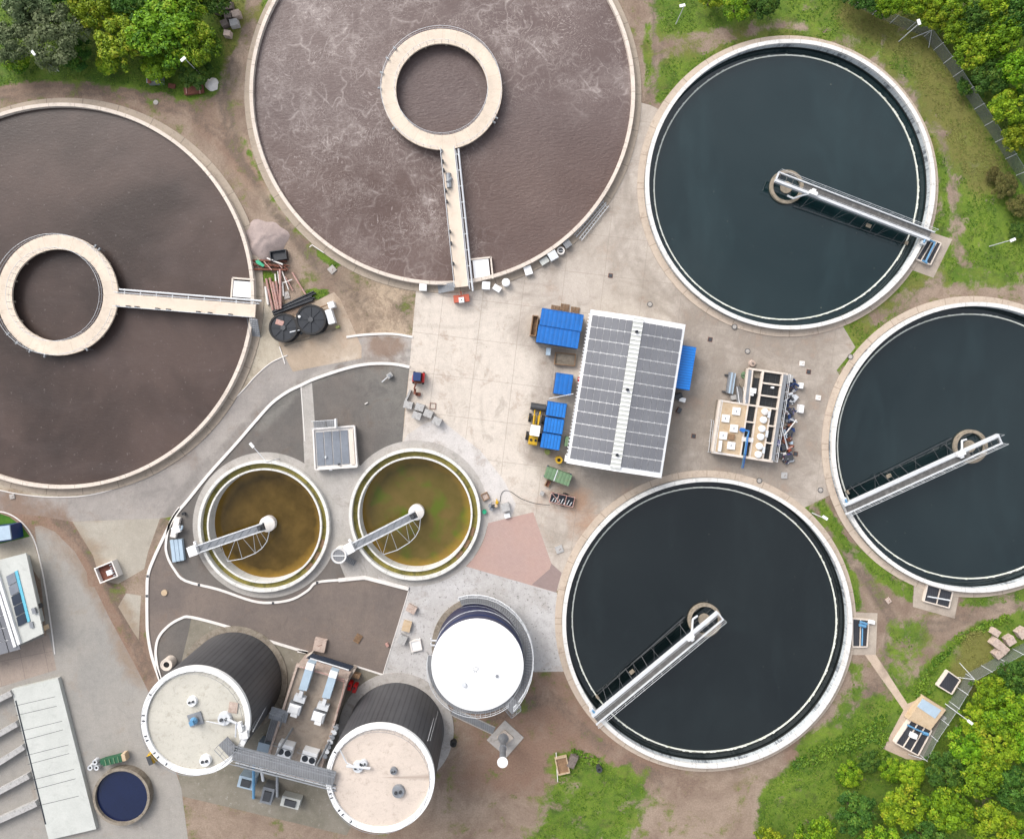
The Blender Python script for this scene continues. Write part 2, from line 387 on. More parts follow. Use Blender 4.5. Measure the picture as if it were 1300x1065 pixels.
# ------------------------------------------------------------------ ground
TK = dict(C1=(999.8, 236.7, 182.4), C2=(1233.8, 567.0, 182.4), C3=(895.4, 787.8, 182.4),
          A1=(562.4, 120.4, 242.4), A2=(83.5, 376.7, 242.4), S1=(337.1, 666.5, 82.6), S2=(527.5, 651.6, 83.4))
HOLE = {'C1': 180.5, 'C2': 180.5, 'C3': 180.5, 'A1': 240.5, 'A2': 240.5, 'S1': 81, 'S2': 82}
def arc(k, r, a0, a1, n=40):
    """photo-pixel arc round a tank; angles in degrees, 0 = right, 90 = down in the photo"""
    cx, cy, _ = TK[k]
    return [(cx + r * math.cos(R(a0 + (a1 - a0) * i / n)), cy + r * math.sin(R(a0 + (a1 - a0) * i / n))) for i in range(n + 1)]
curb2 = [(524, 428), (498, 424), (463, 425), (440, 428)]
curb1 = [(520, 466), (498, 462), (470, 462), (442, 467), (402, 480), (380, 490), (364, 498), (345, 512), (325, 534), (300, 563), (265, 602), (240, 633), (222, 655), (208, 682), (195, 710), (188, 731), (187, 756), (187, 781), (188, 805), (193, 832), (201, 856), (207, 872)]
curbA2 = [(365, 451), (345, 460), (326, 476), (309, 495), (283, 522), (270, 543), (242, 566), (214, 586), (180, 606), (140, 622), (100, 630), (50, 630), (0, 622), (-40, 606)]
curb3 = [(228, 644), (216, 664), (211, 690), (213, 706), (222, 723), (236, 737), (278, 748), (321, 762.5), (347, 764.5), (372, 760), (391, 749), (402, 739), (430, 736), (463, 732.5), (519, 747)]
curb4 = [(206, 866), (200, 845), (198, 825), (202, 808), (214, 794), (229, 785), (243, 783), (289, 795), (335, 811), (391, 828)]
zones = [
 ('tarmac_road', 'road', [(524, 428), (463, 425), (432, 428), (432, 433), (440, 436), (365, 451)] + curbA2[1:] + [(-40, 640), (0, 650), (60, 656), (92, 662), (203, 658)] + list(reversed(curb1[:13])) + [(522, 450)]),
 ('concrete_apron_slab', 'slab', [(322, 340), (345, 385), (370, 420), (378, 446), (365, 451)] + curbA2[1:] + [(-40, 590)] + arc('A2', 236, 120, 0, 40)),
 ('concrete_yard', 'yard', [(528, 350), (528, 373), (523, 428), (520, 466), (513, 540), (510, 562), (560, 580), (600, 660), (619, 668), (677, 650), (700, 715), (712, 726), (707, 750), (760, 700), (895, 700), (1018, 646), (1054, 628), (1120, 560), (1062, 470), (1086, 441), (1070, 414), (1000, 350), (860, 240), (838, 140), (826, 134), (808, 129), (790, 118), (700, 200), (600, 300)]),
 ('dark_gravel_field', 'asphalt', curb1[:19] + [(200, 756), (236, 737)] + curb3[6:] + [(519, 700), (511, 560), (514, 520)]),
 ('stone_chip_bed', 'gravelbed', [(187, 731), (187, 781), (188, 805), (193, 832), (201, 856), (214, 794), (229, 785), (243, 783), (289, 795), (335, 811), (391, 828), (451, 845), (486, 856), (519, 750), (519, 747), (463, 732.5), (402, 739), (347, 764.5), (278, 748), (236, 737), (213, 706), (211, 690), (216, 664), (208, 682), (195, 710)]),
 ('light_paving', 'paving', [(519, 747), (486, 856), (505, 880), (550, 880), (566, 878), (584, 908), (604, 896), (640, 880), (672, 853), (720, 852), (712, 800), (707, 752), (592, 719), (560, 700), (480, 725), (463, 732)]),
 ('light_paving', 'paving2', arc('S2', 70, -118, 60, 30) + [(600, 712), (617, 665), (650, 655), (655, 640), (640, 610), (610, 572), (575, 545), (556, 530), (535, 540), (517, 552)]),
 ('concrete_slabs', 'greyslab', [(396, 486), (382, 489), (387, 600), (392, 640), (425, 700), (440, 737), (480, 736), (470, 600), (456, 590), (450, 545), (400, 540)]),
 ('concrete_slabs', 'greyslab', arc('S1', 92.5, 0, 360, 80)), ('concrete_slabs', 'greyslab', arc('S2', 92.5, 0, 360, 80)),
 ('block_paving', 'pink', arc('S2', 93, 8, 45, 14) + [(592, 719), (706, 752), (713, 727), (700, 715), (677, 650), (619, 664)]),
 ('block_paving', 'pinkdark', [(706, 752), (713, 727), (700, 715), (698, 722), (675, 742)]),
 ('tank_surround_pavement', 'mossy', curb4[1:] + [(451, 845), (486, 856), (500, 890), (470, 1000), (440, 1060), (230, 1010), (212, 880)]),
 ('planting_strip', 'asphalt2', [(206, 866), (200, 845), (198, 825), (202, 808), (214, 794), (229, 785), (243, 783), (240, 800), (228, 850), (212, 885)]),
 ('concrete_slabs', 'slab2', [(92, 662), (203, 658), (188, 700), (183, 722), (150, 741), (128, 737), (118, 705)]),
 ('concrete_slabs', 'slab2', [(160, 753), (179, 756), (176, 812), (168, 800), (150, 770)]),
 ('service_yard', 'yard2', [(44, 668), (52, 667), (70, 675), (95, 700), (110, 726), (112, 744), (120, 745), (140, 786), (172, 845), (192, 885), (205, 925), (230, 1000), (250, 1150), (-60, 1150), (-60, 700), (30, 700), (40, 740), (62, 830)]),
 ('concrete_slabs', 'slab2', [(-40, 690), (40, 679), (52, 720), (50, 735), (40, 720), (-40, 725)]),
 ('bunker_slab', 'bunkerslab', [(-40, 845), (0, 830), (62, 805), (72, 850), (0, 872), (-40, 884)]),
 ('lawn', 'lawn', [(-40, 650), (0, 652), (12, 656), (28, 668), (38, 681), (0, 690), (-40, 697)]),
 ('concrete_pad', 'pad', [(396, 385), (424, 371), (432, 380), (459, 440), (459, 455), (400, 466), (372, 472), (355, 440), (350, 420)]),
 ('concrete_pad', 'pad2', [(1072, 777), (1114, 778), (1112, 831), (1085, 831), (1072, 829)]),
 ('concrete_pad', 'pad2', [(1161, 734), (1218, 752), (1212, 785), (1159, 770)]),
 ('concrete_pad', 'pad2', [(1182, 295), (1209, 304), (1185, 353), (1150, 340)]),
 ('footpath', 'pathc', [(1098, 831), (1112, 831), (1152, 893), (1147, 901)]),
 ('footpath', 'pathc', [(1152, 893), (1147, 901), (1121, 950), (1150, 963), (1170, 965), (1201, 900), (1174, 884)]),
 ('concrete_slabs', 'slab3', [(724, 652), (739, 655), (738, 640)][:0] or [(1015, 455), (1021, 455), (1021, 461), (1015, 461)]),
 ('sand_patch', 'sand', [(760, 640)] * 0 or [(0, 0), (0, 0.1), (.1, 0)]),
]
zones = [z for z in zones if z[1] not in ('sand', 'slab3')]

def poly_sd(px, py, poly):
    d = np.full(px.shape, 1e9); ins = np.zeros(px.shape, bool); n = len(poly)
    for i in range(n):
        x0, y0 = poly[i]; x1, y1 = poly[(i + 1) % n]; dx, dy = x1 - x0, y1 - y0
        t = np.clip(((px - x0) * dx + (py - y0) * dy) / max(dx * dx + dy * dy, 1e-9), 0, 1)
        d = np.minimum(d, np.hypot(px - x0 - t * dx, py - y0 - t * dy))
        if dy != 0:
            c = ((y0 > py) != (y1 > py)) & (px < (x1 - x0) * (py - y0) / dy + x0); ins ^= c
    return np.where(ins, -d, d)
def line_d(px, py, pts):
    d = np.full(px.shape, 1e9)
    for (x0, y0), (x1, y1) in zip(pts, pts[1:]) if len(pts) > 1 else [(pts[0], pts[0])]:
        dx, dy = x1 - x0, y1 - y0
        t = np.clip(((px - x0) * dx + (py - y0) * dy) / max(dx * dx + dy * dy, 1e-9), 0, 1)
        d = np.minimum(d, np.hypot(px - x0 - t * dx, py - y0 - t * dy))
    return d
def fields(px, py):
    """how grassy, reddish, stained and pale the ground is at each point"""
    g = np.zeros(px.shape); r = np.zeros(px.shape); k = np.zeros(px.shape); p = np.zeros(px.shape); y = np.zeros(px.shape)
    def L(a, pts, rad, soft, v=1.0):
        w = v * np.clip(1 - (line_d(px, py, pts) - rad) / soft, 0, 1); return np.maximum(a, w)
    def E(a, pts, rad, soft, v=1.0):
        w = v * np.clip(1 - (line_d(px, py, pts) - rad) / soft, 0, 1); return a * (1 - w)
    def F(a, poly, soft, v=1.0):
        w = v * np.clip(.5 - poly_sd(px, py, poly) / soft, 0, 1); return np.maximum(a, w)
    # grass
    g = F(g, [(-900, -900), (330, -900), (330, 0), (312, 60), (306, 110), (290, 100), (270, 122), (240, 128), (170, 112), (110, 103), (60, 103), (0, 110), (-300, 150), (-900, 200)], 10, .95)
    g = F(g, [(820, -900), (2200, -900), (2200, 1900), (980, 1900), (960, 1010), (1000, 968), (1060, 935), (1110, 905), (1150, 870), (1195, 820), (1240, 790), (1300, 775), (1500, 760), (1500, 380), (1190, 360), (1090, 445), (1060, 410), (1200, 260), (1150, 120), (1000, 60), (900, 80), (825, 135), (818, 60)], 14, .8)
    g = F(g, [(700, 958), (725, 950), (760, 958), (800, 975), (830, 1000), (800, 1060), (900, 1300), (640, 1900), (660, 1100), (700, 1000)], 24, .7)
    g = L(g, [(1020, 645), (1045, 690), (1075, 730), (1085, 770)], 6, 8, .8)
    g = L(g, [(1040, 635), (1060, 670), (1075, 695)], 4, 7, .8)
    g = L(g, [(1092, 700), (1120, 725), (1158, 752)], 7, 10, .7)
    g = L(g, [(1225, 765), (1260, 760), (1310, 755)], 5, 8, .55)
    g = L(g, [(1085, 850), (1090, 870), (1070, 910), (1020, 950)], 6, 10, .55)
    g = L(g, [(1112, 905), (1080, 940), (1040, 960)], 14, 14, 1.0)
    g = L(g, [(1062, 470), (1085, 440)], 3, 6, .8)
    g = L(g, [(410, 322), (424, 335)], 5, 5, .9); g = L(g, [(394, 374), (412, 373)], 4, 4, .95); g = L(g, [(335, 350), (350, 352), (338, 380)], 4, 5, .8)
    g = L(g, [(1150, 800), (1140, 870)], 14, 16, .5)
    # tracks through the grass
    g = E(g, [(300, 90), (312, 45), (322, -10), (330, -60)], 5, 6, .85); g = E(g, [(290, 110), (300, 80)], 8, 12, .8)
    g = E(g, [(822, 0), (826, 60), (828, 130)], 7, 12, .7); g = E(g, [(830, 65), (870, 58), (930, 48), (1000, 38)], 7, 16, .6)
    g = E(g, [(1000, 35), (1080, 60), (1150, 110), (1195, 170), (1212, 250), (1214, 310), (1230, 345), (1300, 372), (1500, 400)], 4, 14, .5)
    g = E(g, [(1190, 350), (1150, 375), (1100, 410)], 5, 10, .5)
    y = L(y, [(1090, 20), (1170, 60), (1210, 150), (1250, 220)], 18, 22, .9); y = L(y, [(310, 0), (304, 90)], 18, 10, .8)
    y = L(y, [(840, 60), (1000, 48), (1120, 90), (1190, 180)], 8, 20, .55); y = L(y, [(1090, 420), (1190, 350)], 8, 16, .5)
    y = L(y, [(1240, 820), (1225, 860)], 16, 14, 1); y = L(y, [(480, 335), (500, 345)], 8, 12, 0)
    g = L(g, [(838, 125), (870, 92), (920, 62), (980, 44), (1060, 46)], 4, 6, .8); g = L(g, [(1196, 200), (1202, 270)], 3, 5, .7)
    g = L(g, [(822, 30), (822, 110)], 2, 5, .6); g = L(g, [(310, 180), (345, 250), (390, 300)], 2, 4, .45); g = L(g, [(285, 100), (262, 122), (190, 128)], 2, 6, .4)
    # wheel tracks
    k = L(k, [(-20, 116), (75, 107), (170, 115), (250, 140), (300, 190)], 8, 12, .5); r = L(r, [(-20, 110), (60, 106), (170, 114), (250, 140), (330, 230)], 9, 14, .75)
    k = L(k, [(295, 110), (320, 20)], 5, 8, .4); g = L(g, [(316, 100), (330, 30), (338, 0)], 2, 4, .8)
    k = L(k, [(420, 340), (470, 400), (510, 400)], 14, 20, .45); r = L(r, [(450, 370), (500, 400)], 6, 14, .4)
    for dx in (0, 9):
        k = L(k, [(-20, 118 + dx), (75, 108 + dx), (170, 116 + dx), (245, 140 + dx), (290, 175 + dx), (345, 260 + dx), (400, 330 + dx), (470, 385 + dx)], 1, 5, .75)
        k = L(k, [(318 - dx, -20), (302 - dx, 50), (284 - dx, 110), (300 - dx, 180)], 1, 4, .9)
        k = L(k, [(60 + dx, 650), (110 + dx, 700), (150 + dx, 770), (185 + dx, 860)], 1, 5, .8)
        k = L(k, [(1030 + dx, 640), (1062 + dx, 690), (1100 + dx, 740), (1130 + dx, 790), (1120 + dx, 850), (1080 + dx, 905), (1010 + dx, 950)], 1, 5, .7)
        k = L(k, [(1130, 790 + dx), (1200, 790 + dx), (1260, 768 + dx), (1320, 755 + dx)], 1, 5, .6)
        k = L(k, [(1100, 415 + dx), (1170, 370 + dx), (1215, 330 + dx), (1212 + dx, 250), (1195 + dx, 175), (1140 + dx, 100)], 1, 5, .6)
        k = L(k, [(828 + dx, -10), (832 + dx, 60), (824 + dx, 125)], 1, 4, .7); k = L(k, [(620, 905 + dx), (700, 880 + dx), (760, 940 + dx), (840, 985 + dx)], 1, 6, .6)
        p = L(p, [(-20, 113 + dx), (75, 103 + dx), (170, 111 + dx), (250, 134 + dx), (300, 170 + dx)], 1, 5, .5)
        k = L(k, [(190, 690), (240, 610 + dx), (330, 520 + dx), (400, 470 + dx), (520, 445 + dx)], 1, 6, .6)
    p = L(p, [(330, 540), (390, 482), (450, 455)], 4, 8, .9); p = L(p, [(300, 190), (340, 250)], 6, 12, .7)
    # red-brown soil
    r = F(r, [(600, 850), (760, 850), (860, 980), (700, 1010), (580, 1000)], 30, .75); r = L(r, [(690, 960), (640, 975)], 20, 20, 1)
    r = L(r, [(0, 640), (60, 655), (105, 705), (140, 760), (180, 850)], 14, 14, .75); r = L(r, [(100, 115), (200, 118), (280, 150)], 8, 12, .45)
    r = L(r, [(1010, 960), (1060, 935)], 8, 12, .8); r = L(r, [(730, 640), (745, 665)], 8, 22, .8); r = L(r, [(480, 440), (500, 438)], 8, 12, .9)
    r = L(r, [(450, 400), (480, 440)], 18, 26, .35)
    r = L(r, [(700, 625), (745, 650)], 8, 20, .5)
    # dark / worn
    k = F(k, [(800, 380), (880, 330), (1080, 430), (1060, 640), (900, 660), (760, 640), (720, 600), (860, 400)], 80, .75)
    k = L(k, [(820, 150), (812, 260), (800, 330)], 12, 30, .35); k = L(k, [(880, 400), (872, 560), (855, 600)], 8, 22, .8)
    k = L(k, [(665, 420), (700, 450), (690, 520)], 10, 18, .6); k = L(k, [(690, 575), (730, 620), (800, 612)], 12, 25, .9)
    k = L(k, [(720, 640), (700, 700), (715, 720)], 2, 20, .4)
    k = L(k, [(905, 575), (980, 595)], 6, 14, .8); k = L(k, [(905, 500), (900, 570)], 6, 12, .8); k = L(k, [(590, 352), (700, 340), (770, 270)], 5, 12, .55)
    k = L(k, [(420, 330), (450, 355), (520, 385)], 10, 26, .3)
    p = L(p, [(540, 400), (580, 460), (640, 540)], 60, 90, 1.0); p = L(p, [(625, 590), (640, 640)], 10, 20, 1)
    p = L(p, [(480, 330), (500, 350)], 5, 12, .9); p = L(p, [(320, 200), (390, 260)], 14, 24, .6)
    p = L(p, [(140, 30)], 0, 1, 0)
    g = np.maximum(g, .8 * np.clip((np.hypot(px - 650, py - 487) - 950) / 150, 0, 1))
    return g, r, k, p, y

NM = {}
def ground_mats():
    def zone(name, base, alt, dark, red, pale, rough=.9, joints=None, speck=None, big=.12, bump=.25):
        t = NT(name); v = t.coord('World')
        k = t.mix(t.ramp(t.noise(v, big, 6, .62, .3), .38, .62), base, alt)
        jit = t.math('ADD', t.math('MULTIPLY', t.noise(v, .25, 9, .74, .5), 3.4), -1.7)
        def w(a, gain=1.0):
            return t.ramp(t.math('ADD', t.attr(a), t.math('MULTIPLY', jit, .7)), .12, .85, 0, gain)
        k = t.mix(w('pale', .9), k, pale); k = t.mix(w('dark', .8), k, dark); k = t.mix(w('red', .85), k, red)
        # vehicle wear: stretched blotches
        k = t.mix(t.ramp(t.noise(t.coord('World', scale=(1, .22, 1), rz=.6), .5, 5, .7, .5), .5, .75, 0, .25), k, dark)
        if speck: k = t.mix(t.ramp(t.noise(v, speck[0], 5, .75), speck[1], speck[1] + .05, 0, speck[3]), k, speck[2])
        g = t.ramp(t.noise(v, 5.5, 4, .85), .3, .7, .84, 1.13); k = t.mix(1.0, k, g, 'MULTIPLY')
        g = t.ramp(t.noise(v, 1.1, 5, .8), .3, .7, .9, 1.08); k = t.mix(1.0, k, g, 'MULTIPLY')
        k = t.mix(t.ramp(t.noise(t.coord('World', loc=(40, 8, 0)), .33, 8, .75, .8), .56, .66, 0, .38), k, dark)
        k = t.mix(t.ramp(t.noise(t.coord('World', loc=(4, 88, 0)), 1.4, 3, .5), .74, .78, 0, .6), k, dark)
        if name == 'yard_concrete':
            s0 = t.sep(v)
            for cx, cy, rr_, ww, am in ((999.8, 236.7, 206, .5, .35), (999.8, 236.7, 222, .35, .3), (895.4, 787.8, 206, .5, .3), (562.4, 120.4, 276, .5, .3), (562.4, 120.4, 296, .4, .22), (690, 250, 112, .3, .3), (690, 250, 126, .3, .3), (1000, 540, 120, .4, .22), (760, 520, 150, .35, .25), (760, 520, 164, .3, .2), (700, 640, 60, .3, .3)):
                wc = P(cx, cy); dx = t.math('SUBTRACT', s0[0], wc.x); dy = t.math('SUBTRACT', s0[1], wc.y)
                rr2 = t.math('SQRT', t.math('ADD', t.math('MULTIPLY', dx, dx), t.math('MULTIPLY', dy, dy)))
                dd = t.math('ABSOLUTE', t.math('SUBTRACT', t.math('ADD', rr2, t.math('MULTIPLY', t.noise(v, .08, 2), 1.5)), rr_ * S + .75))
                k = t.mix(t.math('MULTIPLY', t.ramp(dd, ww * .3, ww, am, 0), t.ramp(t.noise(v, .11, 3, .6), .42, .6)), k, dark)
        if joints:
            vv = t.coord('World', rz=joints[1]); s = t.sep(vv); pp = joints[0]
            a = t.math('PINGPONG', t.math('MULTIPLY', s[0], 1 / pp), .5); b = t.math('PINGPONG', t.math('MULTIPLY', s[1], 1 / pp), .5)
            j = t.ramp(t.math('MINIMUM', a, b), 0, joints[2], joints[3], 0); k = t.mix(j, k, dark)
        t.bump(t.noise(v, 4, 4, .8), bump, .05)
        return t.out(k, rough)
    G = {}
    G['road'] = zone('worn_tarmac', C(164, 157, 152), C(184, 176, 169), C(134, 128, 123), C(148, 122, 104), C(200, 192, 184))
    G['slab'] = zone('apron_slab_concrete', C(218, 206, 186), C(200, 188, 168), C(130, 118, 96), C(150, 120, 90), C(222, 210, 192), speck=(1.6, .6, C(120, 104, 74), .5))
    G['yard'] = zone('yard_concrete', C(216, 204, 192), C(200, 188, 175), C(160, 148, 136), C(186, 150, 124), C(238, 226, 213), joints=(5.5, .12, .01, .7))
    G['asphalt'] = zone('dark_gravel', C(112, 108, 104), C(126, 118, 112), C(92, 90, 88), C(124, 98, 80), C(140, 136, 130), big=.1)
    G['asphalt2'] = G['asphalt']
    G['gravelbed'] = zone('brown_stone_chips', C(124, 113, 107), C(140, 126, 117), C(102, 94, 89), C(140, 116, 100), C(160, 144, 134), speck=(2.2, .66, C(170, 150, 140), .35))
    G['paving'] = zone('pale_wet_paving', C(222, 219, 218), C(206, 202, 199), C(150, 146, 140), C(170, 150, 130), C(226, 226, 228), speck=(1.9, .58, C(120, 118, 112), .75), big=.2)
    G['paving2'] = zone('pale_paving', C(206, 196, 188), C(192, 182, 174), C(150, 140, 130), C(180, 160, 140), C(236, 230, 226), speck=(2.2, .6, C(150, 138, 128), .55), big=.2)
    G['greyslab'] = zone('grey_concrete', C(204, 198, 192), C(190, 185, 178), C(150, 146, 140), C(150, 136, 120), C(206, 200, 194), speck=(1.3, .62, C(140, 134, 126), .5), big=.3)
    def pavers(name, a, b, c, d):
        t = NT(name); v = t.coord('World', rz=.35)
        br = t.node('ShaderNodeTexBrick'); br.inputs['Scale'].default_value = 1.0; br.inputs['Brick Width'].default_value = .4; br.inputs['Row Height'].default_value = .2
        br.inputs['Mortar Size'].default_value = .012; br.inputs['Color1'].default_value = a; br.inputs['Color2'].default_value = b; br.inputs['Mortar'].default_value = c
        t.link(v, br.inputs['Vector'])
        k = t.mix(t.ramp(t.noise(v, .16, 4, .6), .4, .65, 0, .6), br.outputs['Color'], d)
        k = t.mix(1.0, k, t.ramp(t.noise(v, 2.0, 5, .8), .3, .7, .93, 1.06), 'MULTIPLY')
        return t.out(k, .85)
    G['pink'] = pavers('pink_block_paving', C(202, 174, 164), C(196, 166, 158), C(180, 152, 144), C(206, 170, 156))
    G['pinkdark'] = pavers('dark_block_paving', C(166, 146, 142), C(158, 138, 134), C(150, 130, 126), C(170, 148, 142))
    G['mossy'] = zone('mossy_pavement', C(158, 150, 136), C(136, 130, 114), C(118, 112, 98), C(140, 124, 100), C(190, 186, 178), speck=(1.1, .6, C(200, 196, 190), .4), big=.25)
    G['slab2'] = zone('grey_beige_slab', C(196, 188, 174), C(184, 176, 162), C(160, 152, 140), C(170, 150, 128), C(212, 204, 192))
    G['yard2'] = zone('service_yard_concrete', C(180, 174, 166), C(168, 164, 158), C(146, 142, 138), C(160, 140, 122), C(202, 192, 178), joints=(6, -.42, .003, .3), big=.09)
    G['bunkerslab'] = zone('bunker_concrete', C(192, 174, 160), C(176, 160, 148), C(130, 118, 110), C(160, 140, 122), C(208, 194, 182), joints=(3.4, -.2, .014, .8))
    G['pad'] = zone('pad_concrete', C(204, 184, 162), C(190, 170, 148), C(150, 132, 112), C(170, 130, 92), C(224, 208, 190), big=.3)
    G['pad2'] = zone('valve_pad_concrete', C(206, 192, 176), C(186, 172, 158), C(150, 138, 128), C(170, 140, 120), C(222, 208, 192), big=.3)
    G['pathc'] = zone('footpath_concrete', C(222, 200, 178), C(210, 188, 168), C(176, 156, 140), C(190, 160, 130), C(232, 214, 196), joints=(1.2, .95, .01, .25))
    # soft ground: dirt, gravel, grass
    t = NT('dirt_and_grass'); v = t.coord('World')
    dirt = t.mix(t.ramp(t.noise(v, .14, 7, .7, .6), .4, .6), C(142, 120, 104), C(172, 152, 134))
    jit = t.math('ADD', t.math('MULTIPLY', t.noise(v, .3, 9, .74, .3), 3.8), -1.9)
    def w(a, lo=.1, hi=.8, gain=1.0): return t.ramp(t.math('ADD', t.attr(a), t.math('MULTIPLY', jit, .8)), lo, hi, 0, gain)
    dirt = t.mix(w('pale', gain=.9), dirt, C(206, 184, 158)); dirt = t.mix(w('red', gain=.85), dirt, C(150, 120, 102)); dirt = t.mix(w('dark', gain=.8), dirt, C(116, 102, 90))
    dirt = t.mix(t.ramp(t.noise(v, 2.3, 5, .8), .62, .72, 0, .5), dirt, C(196, 178, 164))
    dirt = t.mix(t.ramp(t.noise(v, .3, 5, .75), .56, .62, 0, .35), dirt, C(126, 118, 70))
    gr = t.mix(t.ramp(t.noise(v, .22, 6, .7), .36, .64), C(84, 118, 20), C(122, 148, 40))
    gr = t.mix(t.ramp(t.noise(t.coord('World', loc=(9, 4, 0)), .5, 6, .75), .5, .68, 0, .85), gr, C(62, 84, 22))
    gr = t.mix(w('yellow', .1, .9, .75), gr, C(132, 122, 66)); 
    gr = t.mix(t.ramp(t.noise(v, 1.6, 5, .8), .55, .72, 0, .5), gr, C(150, 146, 74))
    k = t.mix(w('grass', .2, .55), dirt, gr)
    k = t.mix(1.0, k, t.ramp(t.noise(v, 4.5, 4, .85), .3, .7, .72, 1.28), 'MULTIPLY')
    t.bump(t.noise(v, 3, 5, .8), .6, .12)
    G['ground'] = t.out(k, .95)
    t = NT('mown_lawn'); v = t.coord('World')
    k = t.mix(t.ramp(t.noise(v, .8, 6, .75), .35, .65), C(52, 106, 14), C(84, 134, 24)); t.bump(t.noise(v, 5, 4), .5, .1)
    G['lawn'] = t.out(k, .95)
    return G
GM = ground_mats()

def build_ground():
    rnd = random.Random(4)
    pts = []; faces = []
    def addpoly(poly):
        if sum(poly[j - 1][0] * poly[j][1] - poly[j][0] * poly[j - 1][1] for j in range(len(poly))) < 0: poly = poly[::-1]
        i = len(pts); pts.extend(poly); faces.append(list(range(i, i + len(poly))))
    order = []
    for k, r in HOLE.items(): addpoly(arc(k, r, 0, 360, 120)[:-1]); order.append(('HOLE', k))
    for z in zones:
        addpoly(z[2]); order.append((z[0], z[1]))
    BIG = 16000
    addpoly([(-BIG, -BIG), (BIG, -BIG), (BIG, BIG), (-BIG, BIG)]); order.append(('ground', 'ground'))
    st = 5.0
    xs = np.arange(-90, 1400, st); ys = np.arange(-90, 1180, st)
    for x in xs:
        for y in ys: pts.append((x + rnd.uniform(-1, 1), y + rnd.uniform(-1, 1)))
    for q in range(-2400, 3600, 200):
        for w in range(-2400, 3600, 200):
            if not (-100 < q < 1410 and -100 < w < 1190): pts.append((q, w))
    P2 = [Vector((a, b)) for a, b in pts]
    vo, eo, fo, ov, oe, of = delaunay_2d_cdt(P2, [], faces, 0, 1e-4, True)
    V = np.array([(v[0], v[1]) for v in vo]); nh = len(HOLE)
    groups = {}
    for f, o in zip(fo, of):
        if not o: continue
        if min(o) < nh: continue
        zi = [i for i in o if nh <= i < len(order) - 1]
        i = max(zi) if zi else len(order) - 1
        groups.setdefault(i, []).append(f)
    g, r, k, p, y = fields(V[:, 0], V[:, 1])
    for i, fl in groups.items():
        name, mk = order[i]
        idx = sorted({a for f in fl for a in f}); mp = {a: j for j, a in enumerate(idx)}
        me = bpy.data.meshes.new(name)
        me.from_pydata([tuple(P(V[a, 0], V[a, 1])) for a in idx], [], [[mp[a] for a in (f if True else f)][::-1] for f in fl])
        ia = np.array(idx)
        for nm, arr in (('grass', g), ('red', r), ('dark', k), ('pale', p), ('yellow', y)):
            at = me.attributes.new(nm, 'FLOAT', 'POINT'); at.data.foreach_set('value', arr[ia].astype(np.float32))
        me.materials.append(GM[mk])
        o = bpy.data.objects.new(name, me); col.objects.link(o); tag(o, kind='structure')
build_ground()

# kerbs: pale concrete edging standing a little above the ground
def kerb(pts, w=.42, h=.12, name='kerb'):
    b = MB(); q = [P(*p) for p in pts]; n = len(q); L = []; Rr = []
    for i in range(n):
        d = (q[min(i + 1, n - 1)] - q[max(i - 1, 0)]).normalized(); s = Vector((-d.y, d.x, 0)) * w / 2
        L.append(q[i] + s); Rr.append(q[i] - s)
    for i in range(n - 1):
        a, c, e, g = L[i], L[i + 1], Rr[i + 1], Rr[i]
        vs = [(v.x, v.y, z) for z in (-.05, h) for v in (a, c, e, g)]
        b.add(vs, [(4, 5, 6, 7), (0, 1, 5, 4), (2, 3, 7, 6)] + ([(0, 4, 7, 3)] if i == 0 else []) + ([(1, 2, 6, 5)] if i == n - 2 else []))
    return tag(b.build(name, 'rim'), kind='structure')
def smooth_line(pts, n=4):
    out = []
    for i in range(len(pts) - 1):
        p0, p1, p2, p3 = pts[max(i - 1, 0)], pts[i], pts[i + 1], pts[min(i + 2, len(pts) - 1)]
        for j in range(n):
            t = j / n
            out.append(tuple(.5 * ((2 * b) + (c - a) * t + (2 * a - 5 * b + 4 * c - d) * t * t + (3 * b - a - 3 * c + d) * t ** 3) for a, b, c, d in zip(p0, p1, p2, p3)))
    return out + [pts[-1]]
kerb(smooth_line(curb1), .4); kerb(smooth_line(curb2), .3)
kerb(smooth_line(curbA2), .12, .08); kerb(smooth_line(curb3[:13]), .32); kerb(curb3[12:], .5, .2); kerb(smooth_line(curb4), .34)
kerb([(391, 828), (378, 826)], .3); kerb([(451, 845), (486, 856)], .2); kerb([(519, 749), (486, 856)], .1, .06)
kerb(smooth_line([(-20, 648), (5, 650), (22, 658), (36, 672), (46, 692), (56, 735), (66, 800), (70, 830)]), .14, .1)
kerb([(355, 440), (362, 462)], .12, .1); kerb([(382, 489), (387, 560)], .12, .04)

for i, (x, y) in enumerate(((188, 731), (187, 756), (253, 742), (347, 765), (403, 739), (463.5, 732.8), (518, 747))):
    c = P(x, y); tag(MB().box((c.x, c.y, .11), (.34, .34, .06)).build('kerb_gully', 'darksteel'), kind='structure')
